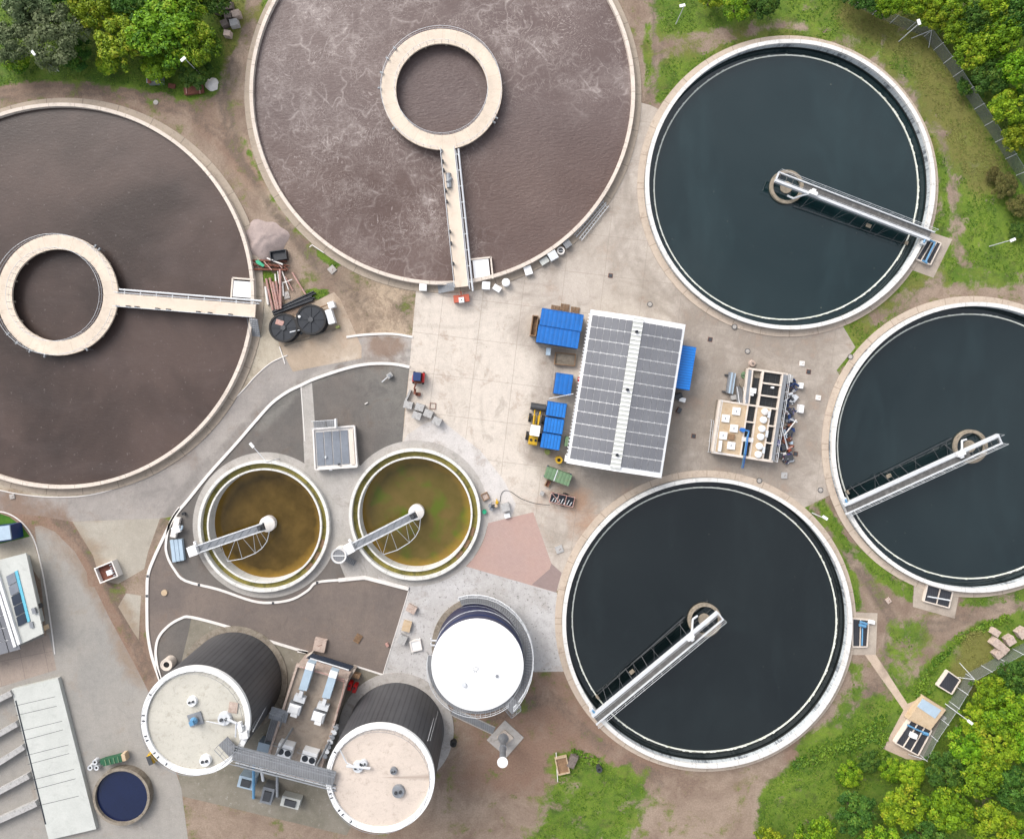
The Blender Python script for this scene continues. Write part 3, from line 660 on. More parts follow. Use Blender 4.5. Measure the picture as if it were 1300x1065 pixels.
# ------------------------------------------------------------------ round tanks
def water(c, r, z, m, name='water', foam=None):
    me = bpy.data.meshes.new(name)
    if foam is None:
        b = MB(); b.disc((c.x, c.y), r, z, 128); o = b.build(name, m)
    else:
        vs = [(0, 0, 0)]; fs = []; NR, NA = 40, 120
        for i in range(1, NR + 1):
            for j in range(NA):
                a = 2 * math.pi * j / NA; vs.append((r * i / NR * math.cos(a), r * i / NR * math.sin(a), 0))
        for j in range(NA): fs.append((0, 1 + j, 1 + (j + 1) % NA))
        for i in range(NR - 1):
            for j in range(NA):
                a = 1 + i * NA + j; b_ = 1 + i * NA + (j + 1) % NA; fs.append((a, a + NA, b_ + NA, b_))
        me.from_pydata(vs, [], fs); at = me.attributes.new('foam', 'FLOAT', 'POINT')
        at.data.foreach_set('value', np.array([foam(v[0], v[1]) for v in vs], dtype=np.float32))
        me.materials.append(M[m]); o = bpy.data.objects.new(name, me); o.location = (c.x, c.y, z); col.objects.link(o)
    return tag(o, kind='structure')

def clarifier(key, label, wlab, ang, over, blab, seed):
    cx, cy, r = TK[key]; c = P(cx, cy); rnd = random.Random(seed)
    t = thing('clarifier_tank', label, 'settling tank', c, 0, 'large settling tanks of dark water')
    q = (c.x, c.y)
    MB().ring(q, 20.06, 21.0, -.2, .1, 160).build('apron', 'apronC', t)
    MB().ring(q, 19.52, 20.06, .62, 1.0, 160).build('rim', 'rimC', t, label='bright white rim running round the top of the wall')
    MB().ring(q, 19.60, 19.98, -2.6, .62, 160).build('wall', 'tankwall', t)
    b = MB(); b.ring(q, 18.45, 18.62, -2.6, -.46, 160)
    for i in range(240):      # notched weir plate
        a = 2 * math.pi * i / 240
        if rnd.random() < .35: b.box((q[0] + 18.64 * math.cos(a), q[1] + 18.64 * math.sin(a), -.47), (.05, .34, .09 + rnd.random() * .05), a)
    b.build('weir', 'weir', t)
    b = MB(); b.ring(q, 1.92, 2.36, -2.6, -.15, 48); b.cyl(q, .85, -2.6, -.45, 24)
    b.build('centre_well', 'wellconc', t)
    water(c, 19.6, -.58, 'water' + key)
    # travelling bridge
    a = R(ang); br = thing('scraper_bridge', blab, 'scraper bridge', (c.x, c.y, 1.0), a, 'scraper bridges on the large tanks')
    ca, sa = math.cos(a), math.sin(a)
    def W(x, y, z): return (c.x + x * ca - y * sa, c.y + x * sa + y * ca, z)
    def bx(b, x0, x1, y, w, z0, z1): return b.box(W((x0 + x1) / 2, y, (z0 + z1) / 2), (x1 - x0, w, z1 - z0), a)
    b = MB(); bx(b, -over, 20.3, -.56, .36, 1.35, 1.9); b.build('box_girder', 'whitemetal', br)
    b = MB(); bx(b, -over, 20.6, .64, .16, 1.55, 1.9); bx(b, -over, -over + .18, .1, .92, 1.55, 1.86); b.build('side_beam', 'whitemetal', br)
    b = MB(); bx(b, 1.6, 20.2, .1, .9, 1.62, 1.68)
    for i in range(24): bx(b, -over + .4 + i * .95, -over + .46 + i * .95, .1, .9, 1.68, 1.74)
    b.build('walkway_grating', 'bridgegrate', br)
    MB().rail([W(-over, .68, 1.9), W(20.4, .68, 1.9)], 1.05, .022, 1.6).build('handrail', 'whitemetal', br)
    MB().rail([W(-over, -.7, 1.9), W(20.0, -.7, 1.9)], 1.05, .014, 2.4, False).build('handrail', 'whitemetal', br)
    b = MB(); b.box(W(3.0, -.5, 2.15), (1.1, .5, .45), a); b.box(W(3.0, -.1, 2.05), (.5, .4, .3), a); b.build('control_box', 'white', br)
    b = MB(); b.box(W(19.85, -.3, 1.35), (.7, 1.9, .35), a); b.box(W(19.8, -1.15, 1.35), (.55, .45, .6), a)
    b.build('end_carriage', 'whitemetal', br)
    for y in (-1.1, .75): MB().tube(W(19.6, y, 1.2), W(20.0, y, 1.2), .2, 14).build('wheel', 'rubber', br)
    b = MB(); b.tube(W(19.75, -1.2, 1.7), W(19.75, -.6, 1.7), .14, 10); b.build('drive_motor', 'ltblue', br)
    b = MB(); b.path([W(1.9, -2.15, -.25), W(8, -1.9, -.3), W(18.3, -1.5, -.3)], .05)
    for i, x in enumerate((3.2, 5.6, 8.1, 10.2, 11.6, 12.2, 12.9, 14.6, 16.4, 17.6)):
        b.tube(W(x, -.5, 1.4), W(x + rnd.uniform(-.7, .2), -1.85, -.3), .03 if i % 3 else .055)
    for x in (4.4, 9.2, 15.4): b.tube(W(x, -.5, 1.4), W(x - 1.6, -2.0, -.3), .025)
    b.build('scraper_arm', 'darksteel', br)
    MB().box(W(12.4, -1.2, .35), (.7, .5, .12), a).build('scum_board', 'wellconc', br); MB().box(W(18.4, -1.35, -.1), (.3, .5, .4), a).build('scum_box', 'wellconc', br)
    b = MB(); b.path([W(.4, -1.3, .2), W(1.2, -1.5, .5), W(2.1, -.9, 1.4), W(2.8, -.6, 1.95)], .14, 10); b.build('feed_pipe', 'whitemetal', br)
M['weir'] = mat('algae_stained_weir', C(244, 246, 236, 1.15), .8, .18, 1.2, 4, stain=C(190, 196, 150), st=(.52, .7), coord='World')
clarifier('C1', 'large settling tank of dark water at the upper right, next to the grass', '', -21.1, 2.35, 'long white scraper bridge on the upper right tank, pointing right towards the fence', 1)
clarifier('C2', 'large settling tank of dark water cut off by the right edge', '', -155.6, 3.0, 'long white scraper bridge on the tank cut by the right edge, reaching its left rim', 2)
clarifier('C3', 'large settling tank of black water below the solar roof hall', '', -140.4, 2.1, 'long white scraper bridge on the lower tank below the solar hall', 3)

def aeration(key, label, ang, foam, m, dx, ybr):
    cx, cy, r = TK[key]; c = P(cx, cy); q = (c.x, c.y)
    t = thing('aeration_tank', label, 'aeration tank', c, 0, 'large brown aeration tanks')
    MB().ring(q, 26.66, 27.7, -.2, .1, 200).build('apron', 'apronA', t)
    MB().ring(q, 26.18, 26.66, -1, 1.0, 220).build('rim', 'rimA', t)
    d = MB().ring(q, 6.28, 8.28, 1.45, 1.72, 96).build('ring_deck', 'deckA', t)
    b = MB(); b.ring(q, 7.0, 7.5, -1, 1.45, 72); b.build('ring_wall', 'dirtyconc', t)
    for i in range(14):
        a = 2 * math.pi * (i + .3) / 14; MB().box((q[0] + 7.25 * math.cos(a), q[1] + 7.25 * math.sin(a), 1.2), (1.9, .25, .5), a).build('bracket', 'dirtyconc', t)
    a = R(ang); ca, sa = math.cos(a), math.sin(a)
    def W(x, y, z): return (c.x + x * ca - y * sa, c.y + x * sa + y * ca, z)
    # rails
    b = MB(); n = 48
    g = math.asin(1.3 / 8.2)
    pts = [(q[0] + 8.2 * math.cos(a + g + (2 * math.pi - 2 * g) * i / n), q[1] + 8.2 * math.sin(a + g + (2 * math.pi - 2 * g) * i / n), 1.72) for i in range(n + 1)]
    b.rail(pts, 1.05, .022, 1.2); b.build('handrail', 'whitemetal', t); b = MB()
    pts = [(q[0] + 6.36 * math.cos(2 * math.pi * i / 40), q[1] + 6.36 * math.sin(2 * math.pi * i / 40), 1.72) for i in range(41)]
    b.rail(pts, 1.05, .022, 1.2)
    b.build('handrail', 'whitemetal', t)
    # instruments on the ring
    for i, th in enumerate((.9, .98, 3.9, 4.1, 4.35, 4.6, 5.3, -.1)):
        th += a
        b = MB(); p = (q[0] + 8.5 * math.cos(th), q[1] + 8.5 * math.sin(th)); b.box((p[0], p[1], 1.9), (.45, .2, .25), th); b.tube((p[0], p[1], .3), (p[0], p[1], 2.6 if i > 1 else 3.6), .03); b.build('probe_post', 'steel', t)
    # foot bridge from ring to rim
    br = MB().box(W(17.7, 0, 1.6), (19.0, 1.75, .26), a).build('footbridge', 'deck', t)
    for y in (.95, -.95): MB().rail([W(8.2, y, 1.72), W(27.3, y, 1.72)], 1.05, .032, 1.8).build('handrail', 'whitemetal', br)
    b = MB(); b.tube(W(8.3, ybr * 1.45, 1.6), W(27.9, ybr * 1.45, 1.6), .13, 8); b.tube(W(8.3, ybr * 1.05, 1.5), W(27.6, ybr * 1.05, 1.5), .07, 8)
    for i in range(9): b.box(W(9 + i * 2.2, ybr * 1.2, 1.5), (.12, .8, .1), a)
    b.build('air_pipe', 'whitemetal', br)
    for i, x in enumerate((10, 11.2, 14, 15.5, 19.6, 21.2, 24)): MB().box(W(x, -ybr * .8, 2.1), (.35, .22, .7), a).build('cable_post', 'darksteel', br)
    # outlet box built into the rim
    sx = ybr
    o = MB(); o.box(W(24.9, sx * 2.9, .7), (2.6, 2.2, .5), a); o.build('outlet_box', 'white', t)
    o = MB(); o.box(W(23.45, sx * 2.9, .75), (.22, 2.9, .6), a); o.box(W(24.9, sx * 4.35, .75), (3.0, .22, .6), a); o.build('outlet_wall', 'rimbeige', t)
    # access stair
    st = MB()
    for i in range(9): st.box(W(27.0 + .0, -sx * (1.2 + i * .26), 1.6 - i * .18), (1.1, .22, .05), a)
    for x in (26.5, 27.55): st.tube(W(x, -sx * 1.1, 2.6), W(x, -sx * 3.4, 1.1), .03); st.tube(W(x, -sx * 1.1, 1.65), W(x, -sx * 3.4, .1), .04)
    st.build('stair', 'steel', t)
    water(c, 26.2, .45, m, foam=foam)
    return t, W
def foamA(x, y):
    d = math.hypot(x, y)
    if d < 7.2: return .18
    a = math.degrees(math.atan2(y, x))
    s = max(0, 1 - abs(a + 38) / 52) * min(1, max(0, (d - 6) / 6))
    v = .95 - 1.5 * s
    if a < -90 or a > 170: v *= 1 - .35 * min(1, max(0, (d - 16) / 6)) * (1 if a > -150 else 0)
    return max(.05, min(1, v))
TA, WA = aeration('A1', 'brown aeration tank at the top with white foam loops on its water', -84.2, foamA, 'foam', 0, 1)
TB, WB = aeration('A2', 'calm brown aeration tank without foam loops, cut off by the left edge', -4.6, lambda x, y: 0.0, 'sludge', 0, 1)

b = MB(); c = P(*TK['A1'][:2]); a = R(-84.2)
b.tube(WA(11.6, -.25, 1.8), WA(13.6, -.3, 1.95), .35, 8); b.tube(WA(12.3, .1, 1.85), WA(12.9, -.5, 2.2), .25, 8)
tag(b.build('cable_bundle', 'steel'), 'grey blue bundle of cable lying on the bridge of the foaming tank', 'cable')

def small_tank(key, label, ang, wm, blab):
    cx, cy, _ = TK[key]; c = P(cx, cy); q = (c.x, c.y)
    t = thing('thickener_tank', label, 'thickener tank', c, 0, 'two small thickener tanks')
    MB().ring(q, 8.72, 9.12, -2, .8, 120).build('rim', 'rimS', t)
    MB().ring(q, 7.74, 7.98, -2.2, .5, 120).build('weir_wall', 'rimS', t)
    MB().ring(q, 7.98, 8.72, -1.2, .0, 120).build('channel', 'moss', t)
    b = MB(); b.cyl(q, 1.1, -2.5, -.6, 32, 1.1); b.cyl(q, 1.1, -.6, -.45, 32, .5); b.build('centre_column', 'rim', t, True)
    for i in range(3):
        th = .35 - 1.1 + i * .22; MB().box((q[0] + 8.33 * math.cos(th), q[1] + 8.35 * math.sin(th), .1), (.5, 1.2, .12), th).build('channel_cover', 'wood', t)
    water(c, 7.75, -1.5, wm)
    a = R(ang); ca, sa = math.cos(a), math.sin(a)
    def W(x, y, z): return (c.x + x * ca - y * sa, c.y + x * sa + y * ca, z)
    br = thing('thickener_bridge', blab, 'scraper bridge', (c.x, c.y, .9), a, 'bridges on the small tanks')
    b = MB()
    for y in (-.5, .5):
        b.box(W(4.6, y, 1.1), (9.8, .09, .18), a); b.tube(W(-.5, y, 2.2), W(9.4, y, 2.2), .045, 6)
        for i in range(9): b.tube(W(-.3 + i * 1.2, y, 1.2), W(-.3 + i * 1.2, y, 2.2), .025, 4); b.tube(W(-.3 + i * 1.2, y, 1.2 if i % 2 else 2.2), W(.9 + i * 1.2, y, 2.2 if i % 2 else 1.2), .018, 4) if i < 8 else None
    b.build('truss_frame', 'whitemetal', br)
    b = MB(); b.box(W(4.5, 0, 1.05), (9.6, .9, .05), a)
    for i in range(8): b.tube(W(.3 + i * 1.15, -.45, 1.12), W(.3 + (i + 1) * 1.15, .45, 1.12) , .03, 4)
    b.build('walkway_grating', 'steel', br)
    b = MB(); b.box(W(.1, 0, 1.45), (.8, .7, .7), a); b.cyl(W(.1, 0, 0)[:2], .2, 1.8, 2.2, 12); b.build('drive_unit', 'darksteel', br)
    b = MB(); b.box(W(10.0, 0, 1.25), (1.25, 1.35, .9), a); b.box(W(9.5, -.9, 1.2), (.3, .5, .3), a); b.build('drive_housing', 'white', br)
    b = MB(); sk = [W(-.35, .9, .2), W(.5, 2.2, .1), W(1.5, 2.9, 0), W(2.6, 3.25, 0), W(4.6, 3.4, 0), W(6.7, 3.06, 0)]
    b.path(sk, .055, 6)
    for p, w in ((1, .6), (2, 1.2), (3, 3.2), (3, 1.6), (5, 6.3), (4, 4.0), (5, 4.2)): b.tube(sk[p], W(w, .5, 1.0), .03, 5)
    b.build('skimmer_arm', 'whitemetal', br)
small_tank('S1', 'small round thickener tank of amber brown water, the left one of the pair', -161.2, 'wbrown', 'white truss bridge over the amber brown small tank')
small_tank('S2', 'small round thickener tank of green algae water, the right one of the pair', -152.9, 'wgreen', 'white truss bridge over the green small tank')
# ------------------------------------------------------------------ digesters
def digester(px, py, label, roofbits, seed, roofm):
    c = P(px, py); q = (c.x, c.y); rnd = random.Random(seed); Z = 11.5; RR = 6.68
    t = thing('digester_tank', label, 'digester', c, 0, 'two grey clad digesters')
    MB().ring(q, RR, RR + (1.35 if seed == 2 else .8), -.2, .15, 96).build('foundation', 'pave' if seed == 2 else 'dirtyconc', t)
    MB().ring(q, RR - .1, RR - .02, 0, Z - .3, 128).build('cladding', 'clad', t)
    MB().ring(q, RR - .62, RR, Z - .3, Z + .15, 128).build('rim', 'white', t)
    b = MB(); n = 64; vs = [(q[0], q[1], Z + .02)]; fs = []
    for i in range(n):
        a = 2 * math.pi * i / n; vs.append((q[0] + (RR - .62) * math.cos(a), q[1] + (RR - .62) * math.sin(a), Z - .12))
    for i in range(n): fs.append((0, 1 + i, 1 + (i + 1) % n))
    b.add(vs, fs); b.build('roof', roofm, t)
    b = MB(); b.rail([(x, y, Z + .15) for x, y in circ(q, RR - .5, 40) + [circ(q, RR - .5, 40)[0]]], 1.0, .018, 1.2); b.build('handrail', 'steel', t)
    for i in range(8):
        a = R([174, 180, 197, 202, 218, 224, 236, 150][i])
        MB().box((q[0] + (RR - .28) * math.cos(a), q[1] + (RR - .28) * math.sin(a), Z + .17), (.34, .13, .06), a).build('vent_slot', 'black', t)
    for x, y, r, m in roofbits:
        p = P(x, y, Z); b = MB(); b.cyl(p[:2], r, Z - .1, Z + .35, 20, r * .92); e = b.build('roof_fitting', m, t)
        b = MB()
        for s in (-1, 1): b.cyl((p.x + s * r * .35, p.y + s * .05), r * .24, Z + .35, Z + .55, 10)
        b.build('vent_cap', 'darksteel', e)
    return t
td = digester(297.3, 862.5, 'grey clad digester with cream roof and white rim, left of the plant room', [(244.7, 889, .62, 'white'), (285.8, 911, .85, 'whitemetal'), (261.5, 964, .72, 'white')], 1, 'digroof')
b = MB(); p = P(248.9, 912, 11.5); b.box((p.x, p.y, 11.55), (1.7, 1.5, .3), .3); b.cyl(p[:2], .42, 11.7, 12.1, 14); b.build('mixer_base', 'steel', td)
b = MB(); b.cyl(p[:2], .5, 12.1, 12.5, 10, .35); b.box((p.x, p.y, 12.6), (.5, .5, .35), .4); b.build('mixer_motor', 'ltblue', td)
b = MB(); b.box((P(296, 898, 11.5).x, P(296, 898, 11.5).y, 11.5), (1.1, 1.3, .06), -.15); b.build('roof_patch', 'blockw', td)
b = MB(); z = 11.9; b.path([P(262, 915, z), P(285, 920, z), P(285, 911, z)], .06); b.path([P(285, 911, z), P(303, 919, z), P(309, 922, z)], .16, 8); b.path([P(292, 914, z + .3), P(300, 918, z + .3), P(299, 935, z)], .1, 8); b.build('gas_pipe', 'whitemetal', td)
b = MB(); b.box(P(305, 922, 11.9), (.5, 1.1, .5), .3); b.box(P(310, 932, 11.8), (1.0, .9, .6), .2); b.build('valve_box', 'white', td)
td2 = digester(503.1, 926.5, 'grey clad digester with pale pink roof, below the white topped tank', [(455, 972, .7, 'whitemetal'), (461, 985, .6, 'whitemetal'), (500, 975, .5, 'steel'), (510, 1000, .8, 'steel')], 2, 'digroof2') if False else None
td2 = digester(503.1, 926.5, 'grey clad digester with pale pink roof, right of the plant room', [(455, 972, .7, 'whitemetal'), (462, 968, .5, 'whitemetal'), (500, 977, .45, 'steel'), (506, 1003, .8, 'steel')], 2, 'digroof2')
b = MB(); z = 12; b.path([P(431, 950, z), P(440, 968, z), P(456, 976, z)], .09); b.path([P(440, 972, z), P(470, 975, z)], .15, 8); b.build('gas_pipe', 'whitemetal', td2)
b = MB(); b.tube(P(553, 903, 1.2), P(543, 940, 11.4), .035, 5); b.tube(P(556, 903, 1.2), P(546, 940, 11.4), .02, 5); b.build('cable', 'whitemetal', td2)
for t_, x, y, z in ((td, 312, 812, 1.2), (td2, 522, 880, 1.2)):
    b = MB(); b.box(P(x, y - 1, z), (1.5, .12, .5), -.2); b.build('name_plate', 'roofwhite', t_)

for i, (pts, m_, lab) in enumerate((([(300, 958), (330, 966), (334, 990)], 'whitemetal', 'white pipe leaving the left digester below the catwalk'), ([(306, 972), (352, 984), (352, 1010)], 'steel', 'grey pipe below the catwalk between the digesters'), ([(322, 962), (322, 1012)], 'ltblue', 'light blue pipe below the catwalk'))):
    b = MB(); b.path([P(x, y, 3.2) for x, y in pts] + [P(pts[-1][0], pts[-1][1], .0)], .2, 8); tag(b.build('process_pipe', m_), lab, 'pipe')
for i, (x, y, d_, m_, lab) in enumerate(((318, 985, (2.2, 1.6, 1.6), 'lblue', 'pale blue machine housing below the catwalk'), (345, 1000, (1.6, 2.2, 1.8), 'steel', 'grey machine housing below the catwalk'), (372, 1012, (2.6, 1.4, 1.2), 'roofwhite', 'white machine housing below the plant room'))):
    t = thing('machine_housing', lab, 'machine', P(x, y), -.25); c = P(x, y); MB().box((c.x, c.y, d_[2] / 2), d_, -.25).build('housing', m_, t); MB().box((c.x, c.y, d_[2] + .1), (d_[0] * .6, d_[1] * .6, .2), -.25).build('roof_grille', 'darksteel', t)
# inclined ladder on the left digester
t = thing('inclined_ladder', 'thin inclined steel ladder climbing the right side of the left digester', 'ladder', P(352, 872))
b = MB(); b.tube(P(349, 868, .1), P(318, 926, 11.6), .05); b.build('rail', 'steel', t); b = MB(); b.tube(P(352, 870, .1), P(321, 928, 11.6), .05); b.build('rail', 'whitemetal', t)
b = MB()
for i in range(1, 24): a = P(349, 868, .1).lerp(P(318, 926, 11.6), i / 24); e = P(352, 870, .1).lerp(P(321, 928, 11.6), i / 24); b.tube(a, e, .025, 4)
b.build('rungs', 'steel', t)

# catwalk between the digesters
t = thing('steel_catwalk', 'grey steel catwalk running from the left digester roof over the plant room', 'catwalk', P(340, 955, 0), 0)
Z = 12.0
pa, pb, pc = P(283, 940, Z), P(297, 955, Z), P(425, 988, Z)
b = MB()
for a, e in ((pa, pb), (pb, pc)):
    d = (e - a); b.box(tuple((a + e) / 2), (d.length, 1.5, .1), math.atan2(d.y, d.x))
b.build('walkway_grating', 'grate', t)
for s in (-1, 1):
    b = MB(); n = Vector((pc - pb).to_tuple()).normalized(); o = Vector((-n.y, n.x, 0)) * .78 * s
    b.rail([tuple(pb + o), tuple(pc + o)], 1.1, .03, 1.2); b.box(tuple((pb + pc) / 2 + o), ((pc - pb).length, .12, .3), math.atan2(n.y, n.x)); b.build('side_rail', 'steel', t)
    b = MB(); n = (pb - pa).normalized(); o = Vector((-n.y, n.x, 0)) * .78 * s; b.rail([tuple(pa + o), tuple(pb + o)], 1.1, .03, .8); b.build('side_rail', 'steel', t)
for x, y in ((345, 966), (398, 980)):
    p = P(x, y, Z); MB().tube((p.x, p.y, 0), (p.x, p.y, Z), .14, 8).build('support_leg', 'steel', t)
for k in range(3):
    off = Vector((0, -1.15 - k * .32, -.5)); b = MB(); b.tube(pb + off, pc + off, .1, 8); b.build('pipe', 'whitemetal' if k == 1 else 'steel', t)

# stair tower beside the plant room
t = thing('stair_tower', 'galvanised stair tower between the left digester and the plant room', 'stair tower', P(350, 925))
b = MB()
for i in range(15): p = P(340, 948, .4 + i * .28).lerp(P(352, 910, .4 + i * .28), i / 14); b.box(tuple(p), (1.3, .3, .05), .25)
b.build('stair_treads', 'grate', t)
for s in (0, 1):
    b = MB(); b.tube(P(335 + s * 13, 946 + s * 4, 1.3), P(346 + s * 13, 908 + s * 4, 5.4), .05); b.tube(P(335 + s * 13, 946 + s * 4, .3), P(346 + s * 13, 908 + s * 4, 4.4), .09); b.build('stringer', 'steel', t)
b = MB(); b.box(P(354, 907, 4.4), (2.4, 1.6, .1), -.28); b.rail([tuple(P(345, 900, 4.4)), tuple(P(361, 905, 4.4)), tuple(P(358, 917, 4.4))], 1.1, .03, .8); b.build('landing', 'steel', t)
tag(MB().box(P(337, 945, .9), (1.6, 1.3, 1.7), -.25).build('control_cabinet', 'lblue'), 'pale blue cabinet beside the stair tower near the catwalk', 'cabinet')

# ------------------------------------------------------------------ plant room
def quad(pts, z): return [tuple(P(x, y, z)[:2]) for x, y in pts]
t = thing('plant_room', 'flat roofed plant room with rooftop ducts and a dark blue canopy, between the digesters', 'building', P(395, 895))
ZR = 4.1
roof = [(377, 844.8), (439.7, 863.6), (402, 992), (336, 974)]
b = MB(); b.prism(quad(roof, ZR), 0, ZR - .35); b.build('wall', 'blockw', t)
b = MB(); b.prism(quad([(378, 846.5), (438, 864.8), (401, 990), (338, 972.5)], ZR), ZR - .35, ZR - .1); b.build('roof', 'gravel', t)
qs = quad(roof, ZR + .2)
for i in range(4):
    a, e = Vector(qs[i]), Vector(qs[(i + 1) % 4]); d = (e - a).normalized() * .17
    MB().bar(a + (d if i % 2 else -d), e - (d if i % 2 else -d), .3, ZR - .34, ZR + .2).build('parapet', 'blockw', t)
b = MB(); b.prism(quad([(379, 842), (388.5, 833), (396, 829), (398, 833), (388, 847)], 1.0), 0, 1.0); b.build('portal_column', 'concrete', t)
b = MB(); b.prism(quad([(437, 866), (436, 857), (448, 847), (452, 849), (442, 866)], 1.0), 0, 1.0); b.build('portal_column', 'concrete', t)
b = MB(); b.prism(quad([(386.4, 837), (396, 829.8), (449, 846), (437, 857.5)], 1.3), 1.02, 1.3); cn = b.build('canopy', 'anth', t)
b = MB(); b.tube(P(394, 835.5, 1.38), P(443, 850.5, 1.38), .1, 8); b.build('canopy_strip', 'whitemetal', cn)
b = MB(); b.tube(P(381, 846, ZR + .5), P(437, 862.5, ZR + .5), .06, 6); b.path([P(426, 862, ZR + .5), P(437, 865, ZR + .5), P(434, 885, ZR + .4), P(428, 905, ZR + .3)], .05, 6); b.build('roof_pipe', 'pinkpipe', t)
for k, (dx, dy) in enumerate(((0, 0), (29.5, 10))):
    duct = quad([(390 + dx, 840 + dy), (399.5 + dx, 843 + dy), (389 + dx, 877 + dy), (379 + dx, 875 + dy)], 5.3)
    e = MB(); e.prism(duct, 4.3, 5.3); e = e.build('air_duct', 'lblue', t)
    b = MB(); b.prism(quad([(390 + dx, 840 + dy), (399.5 + dx, 843 + dy), (397 + dx, 851 + dy), (387.6 + dx, 848.5 + dy)], 5.32), 5.3, 5.42); b.build('duct_top', 'white', e)
    b = MB(); p = P(382.5 + dx, 880 + dy, 4.9); b.box(tuple(p), (.5, .9, .6), -.3); p = P(381 + dx, 886 + dy, 4.7); b.box(tuple(p), (1.5, .8, .7), -.3); b.build('duct_connector', 'whitemetal', t)
    p = P(375 + dx * 1.02, 898 + dy, 4.6); hb = MB().box(tuple(p), (1.75, 1.4, .9), -.3).build('intake_hood', 'steel', t)
    b = MB(); b.box((p.x, p.y, 5.15), (1.6, 1.3, .22), -.3, .65); b.box((p.x - .05, p.y - .75, 4.9), (.9, .5, .5), -.3); b.build('hood_top', 'white', hb)
for k, (x, y) in enumerate(((361, 953.7), (391.7, 962.7))):
    p = P(x, y, 5.2); f = MB().box((p.x, p.y, 4.6), (2.0, 1.85, 1.3), -.27).build('cooling_unit', 'white', t)
    for s in (-1, 1):
        c_, s_ = math.cos(-.27), math.sin(-.27); cx_, cy_ = p.x + s * .48 * c_, p.y + s * .48 * s_ - .1
        g = MB().cyl((cx_, cy_), .42, 5.22, 5.27, 24).build('fan', 'black', f)
        MB().cyl((cx_ + .08, cy_ - .03), .13, 5.27, 5.3, 10).build('fan_hub', 'steel', f) if False else None
    b = MB(); b.rail([tuple(P(x - 11, y - 14, 4.1)), tuple(P(x + 13, y - 7, 4.1)), tuple(P(x + 9, y + 13, 4.1))], 1.2, .03, 1.0); b.build('guard_rail', 'steel', t)
rr = random.Random(9)
vt = thing('pipe_manifold', 'cluster of steel pipes and valves on the right wall of the plant room', 'pipework', P(424, 925))
for i in range(7):
    y = 922 + i * 6; x = 425 - i * 2.4; b = MB(); b.path([P(x - 2, y, 4.5), P(x + 4, y + 1, 4.5), P(x + 4, y + 3, 3.6), P(x + 4, y + 3, .1)], .15, 8); b.cyl(P(x + 3, y, 4.5)[:2], .3, 4.4, 4.9, 10); b.build('valve', 'whitemetal' if i % 2 else 'steel', vt)

# ------------------------------------------------------------------ white topped tank
c = P(609.3, 818.1); q = (c.x, c.y); RW = 5.95; ZW = 7.0
t = thing('storage_tank', 'dark blue storage tank with a bright white round roof and spiral stair', 'storage tank', c)
MB().ring(q, RW - .2, RW + .75, -.1, .18, 80).build('foundation', 'dirtyconc', t)
MB().ring(q, RW - .12, RW, .1, ZW - .3, 96).build('tank_wall', 'navy', t)
b = MB()
for z in (1.9, 3.6, 5.3): b.ring(q, RW, RW + .05, z, z + .07, 96)
b = MB().ring(q, RW, RW + .06, 3.6, 3.68, 96).build('stiffener_ring', 'whitemetal', t); MB().ring(q, RW, RW + .05, 5.3, 5.38, 96).build('stiffener_ring', 'bluedark', t)
vs, fs = [(q[0], q[1], ZW + .75)], []; n = 72
for k, (r, z) in enumerate(((2, ZW + .62), (4, ZW + .3), (RW + .03, ZW - .1), (RW + .03, ZW - .3))):
    for i in range(n): vs.append((q[0] + r * math.cos(2 * math.pi * i / n), q[1] + r * math.sin(2 * math.pi * i / n), z))
for i in range(n):
    j = (i + 1) % n; fs.append((0, 1 + i, 1 + j))
    for k in range(3): a = 1 + k * n; fs.append((a + i, a + n + i, a + n + j, a + j))
b = MB(); b.add(vs, fs); rf = b.build('roof', 'white', t, True)
b = MB(); p = P(604, 849, ZW + .7)
for i in range(8): a = i * math.pi / 4 + .3; b.tube((p.x + .2 * math.cos(a), p.y + .2 * math.sin(a), ZW + .8), (p.x + .42 * math.cos(a), p.y + .42 * math.sin(a), ZW + .8), .03, 5)
b.build('centre_vent', 'steel', rf)
p = P(589, 868, ZW + .5); MB().cyl(p[:2], .3, ZW + .35, ZW + .8, 16).build('hatch', 'whitemetal', rf)
p = P(631, 858, ZW + .5); MB().cyl(p[:2], .2, ZW + .35, ZW + .6, 12).build('vent_pipe', 'steel', rf)
st = MB(); n = 60; o1, o2 = [], []
for i in range(n + 1):
    f = i / n; a = R(114) - R(164) * f; z = .4 + 6.3 * f; w0, w1 = (6.15, 7.3)
    if i < n: st.ring(q, w0, w1, z, z + .05, 1, a - R(2.5), a)
    o1.append((q[0] + w1 * math.cos(a), q[1] + w1 * math.sin(a), z)); o2.append((q[0] + w0 * math.cos(a), q[1] + w0 * math.sin(a), z))
sp = st.build('stair_treads', 'grate', t)
b = MB(); b.rail(o1[::4], 1.1, .03, 1.0); b.path(o1[::3], .09, 5); b.build('outer_stair_rail', 'whitemetal', t)
b = MB(); b.rail(o2[::4], 1.1, .02, 1.6, False); b.path(o2[::3], .06, 5); b.build('inner_stair_rail', 'steel', t)
b = MB(); b.ring(q, 6.0, 6.5, ZW - .45, ZW - .4, 50, R(-190), R(-52)); pl = b.build('balcony', 'grate', t)
b = MB(); b.rail([(q[0] + 6.5 * math.cos(a), q[1] + 6.5 * math.sin(a), ZW - .4) for a in [R(-190 + 138 * i / 24) for i in range(25)]], 1.05, .025, 1.2); b.build('balcony_rail', 'whitemetal', t)
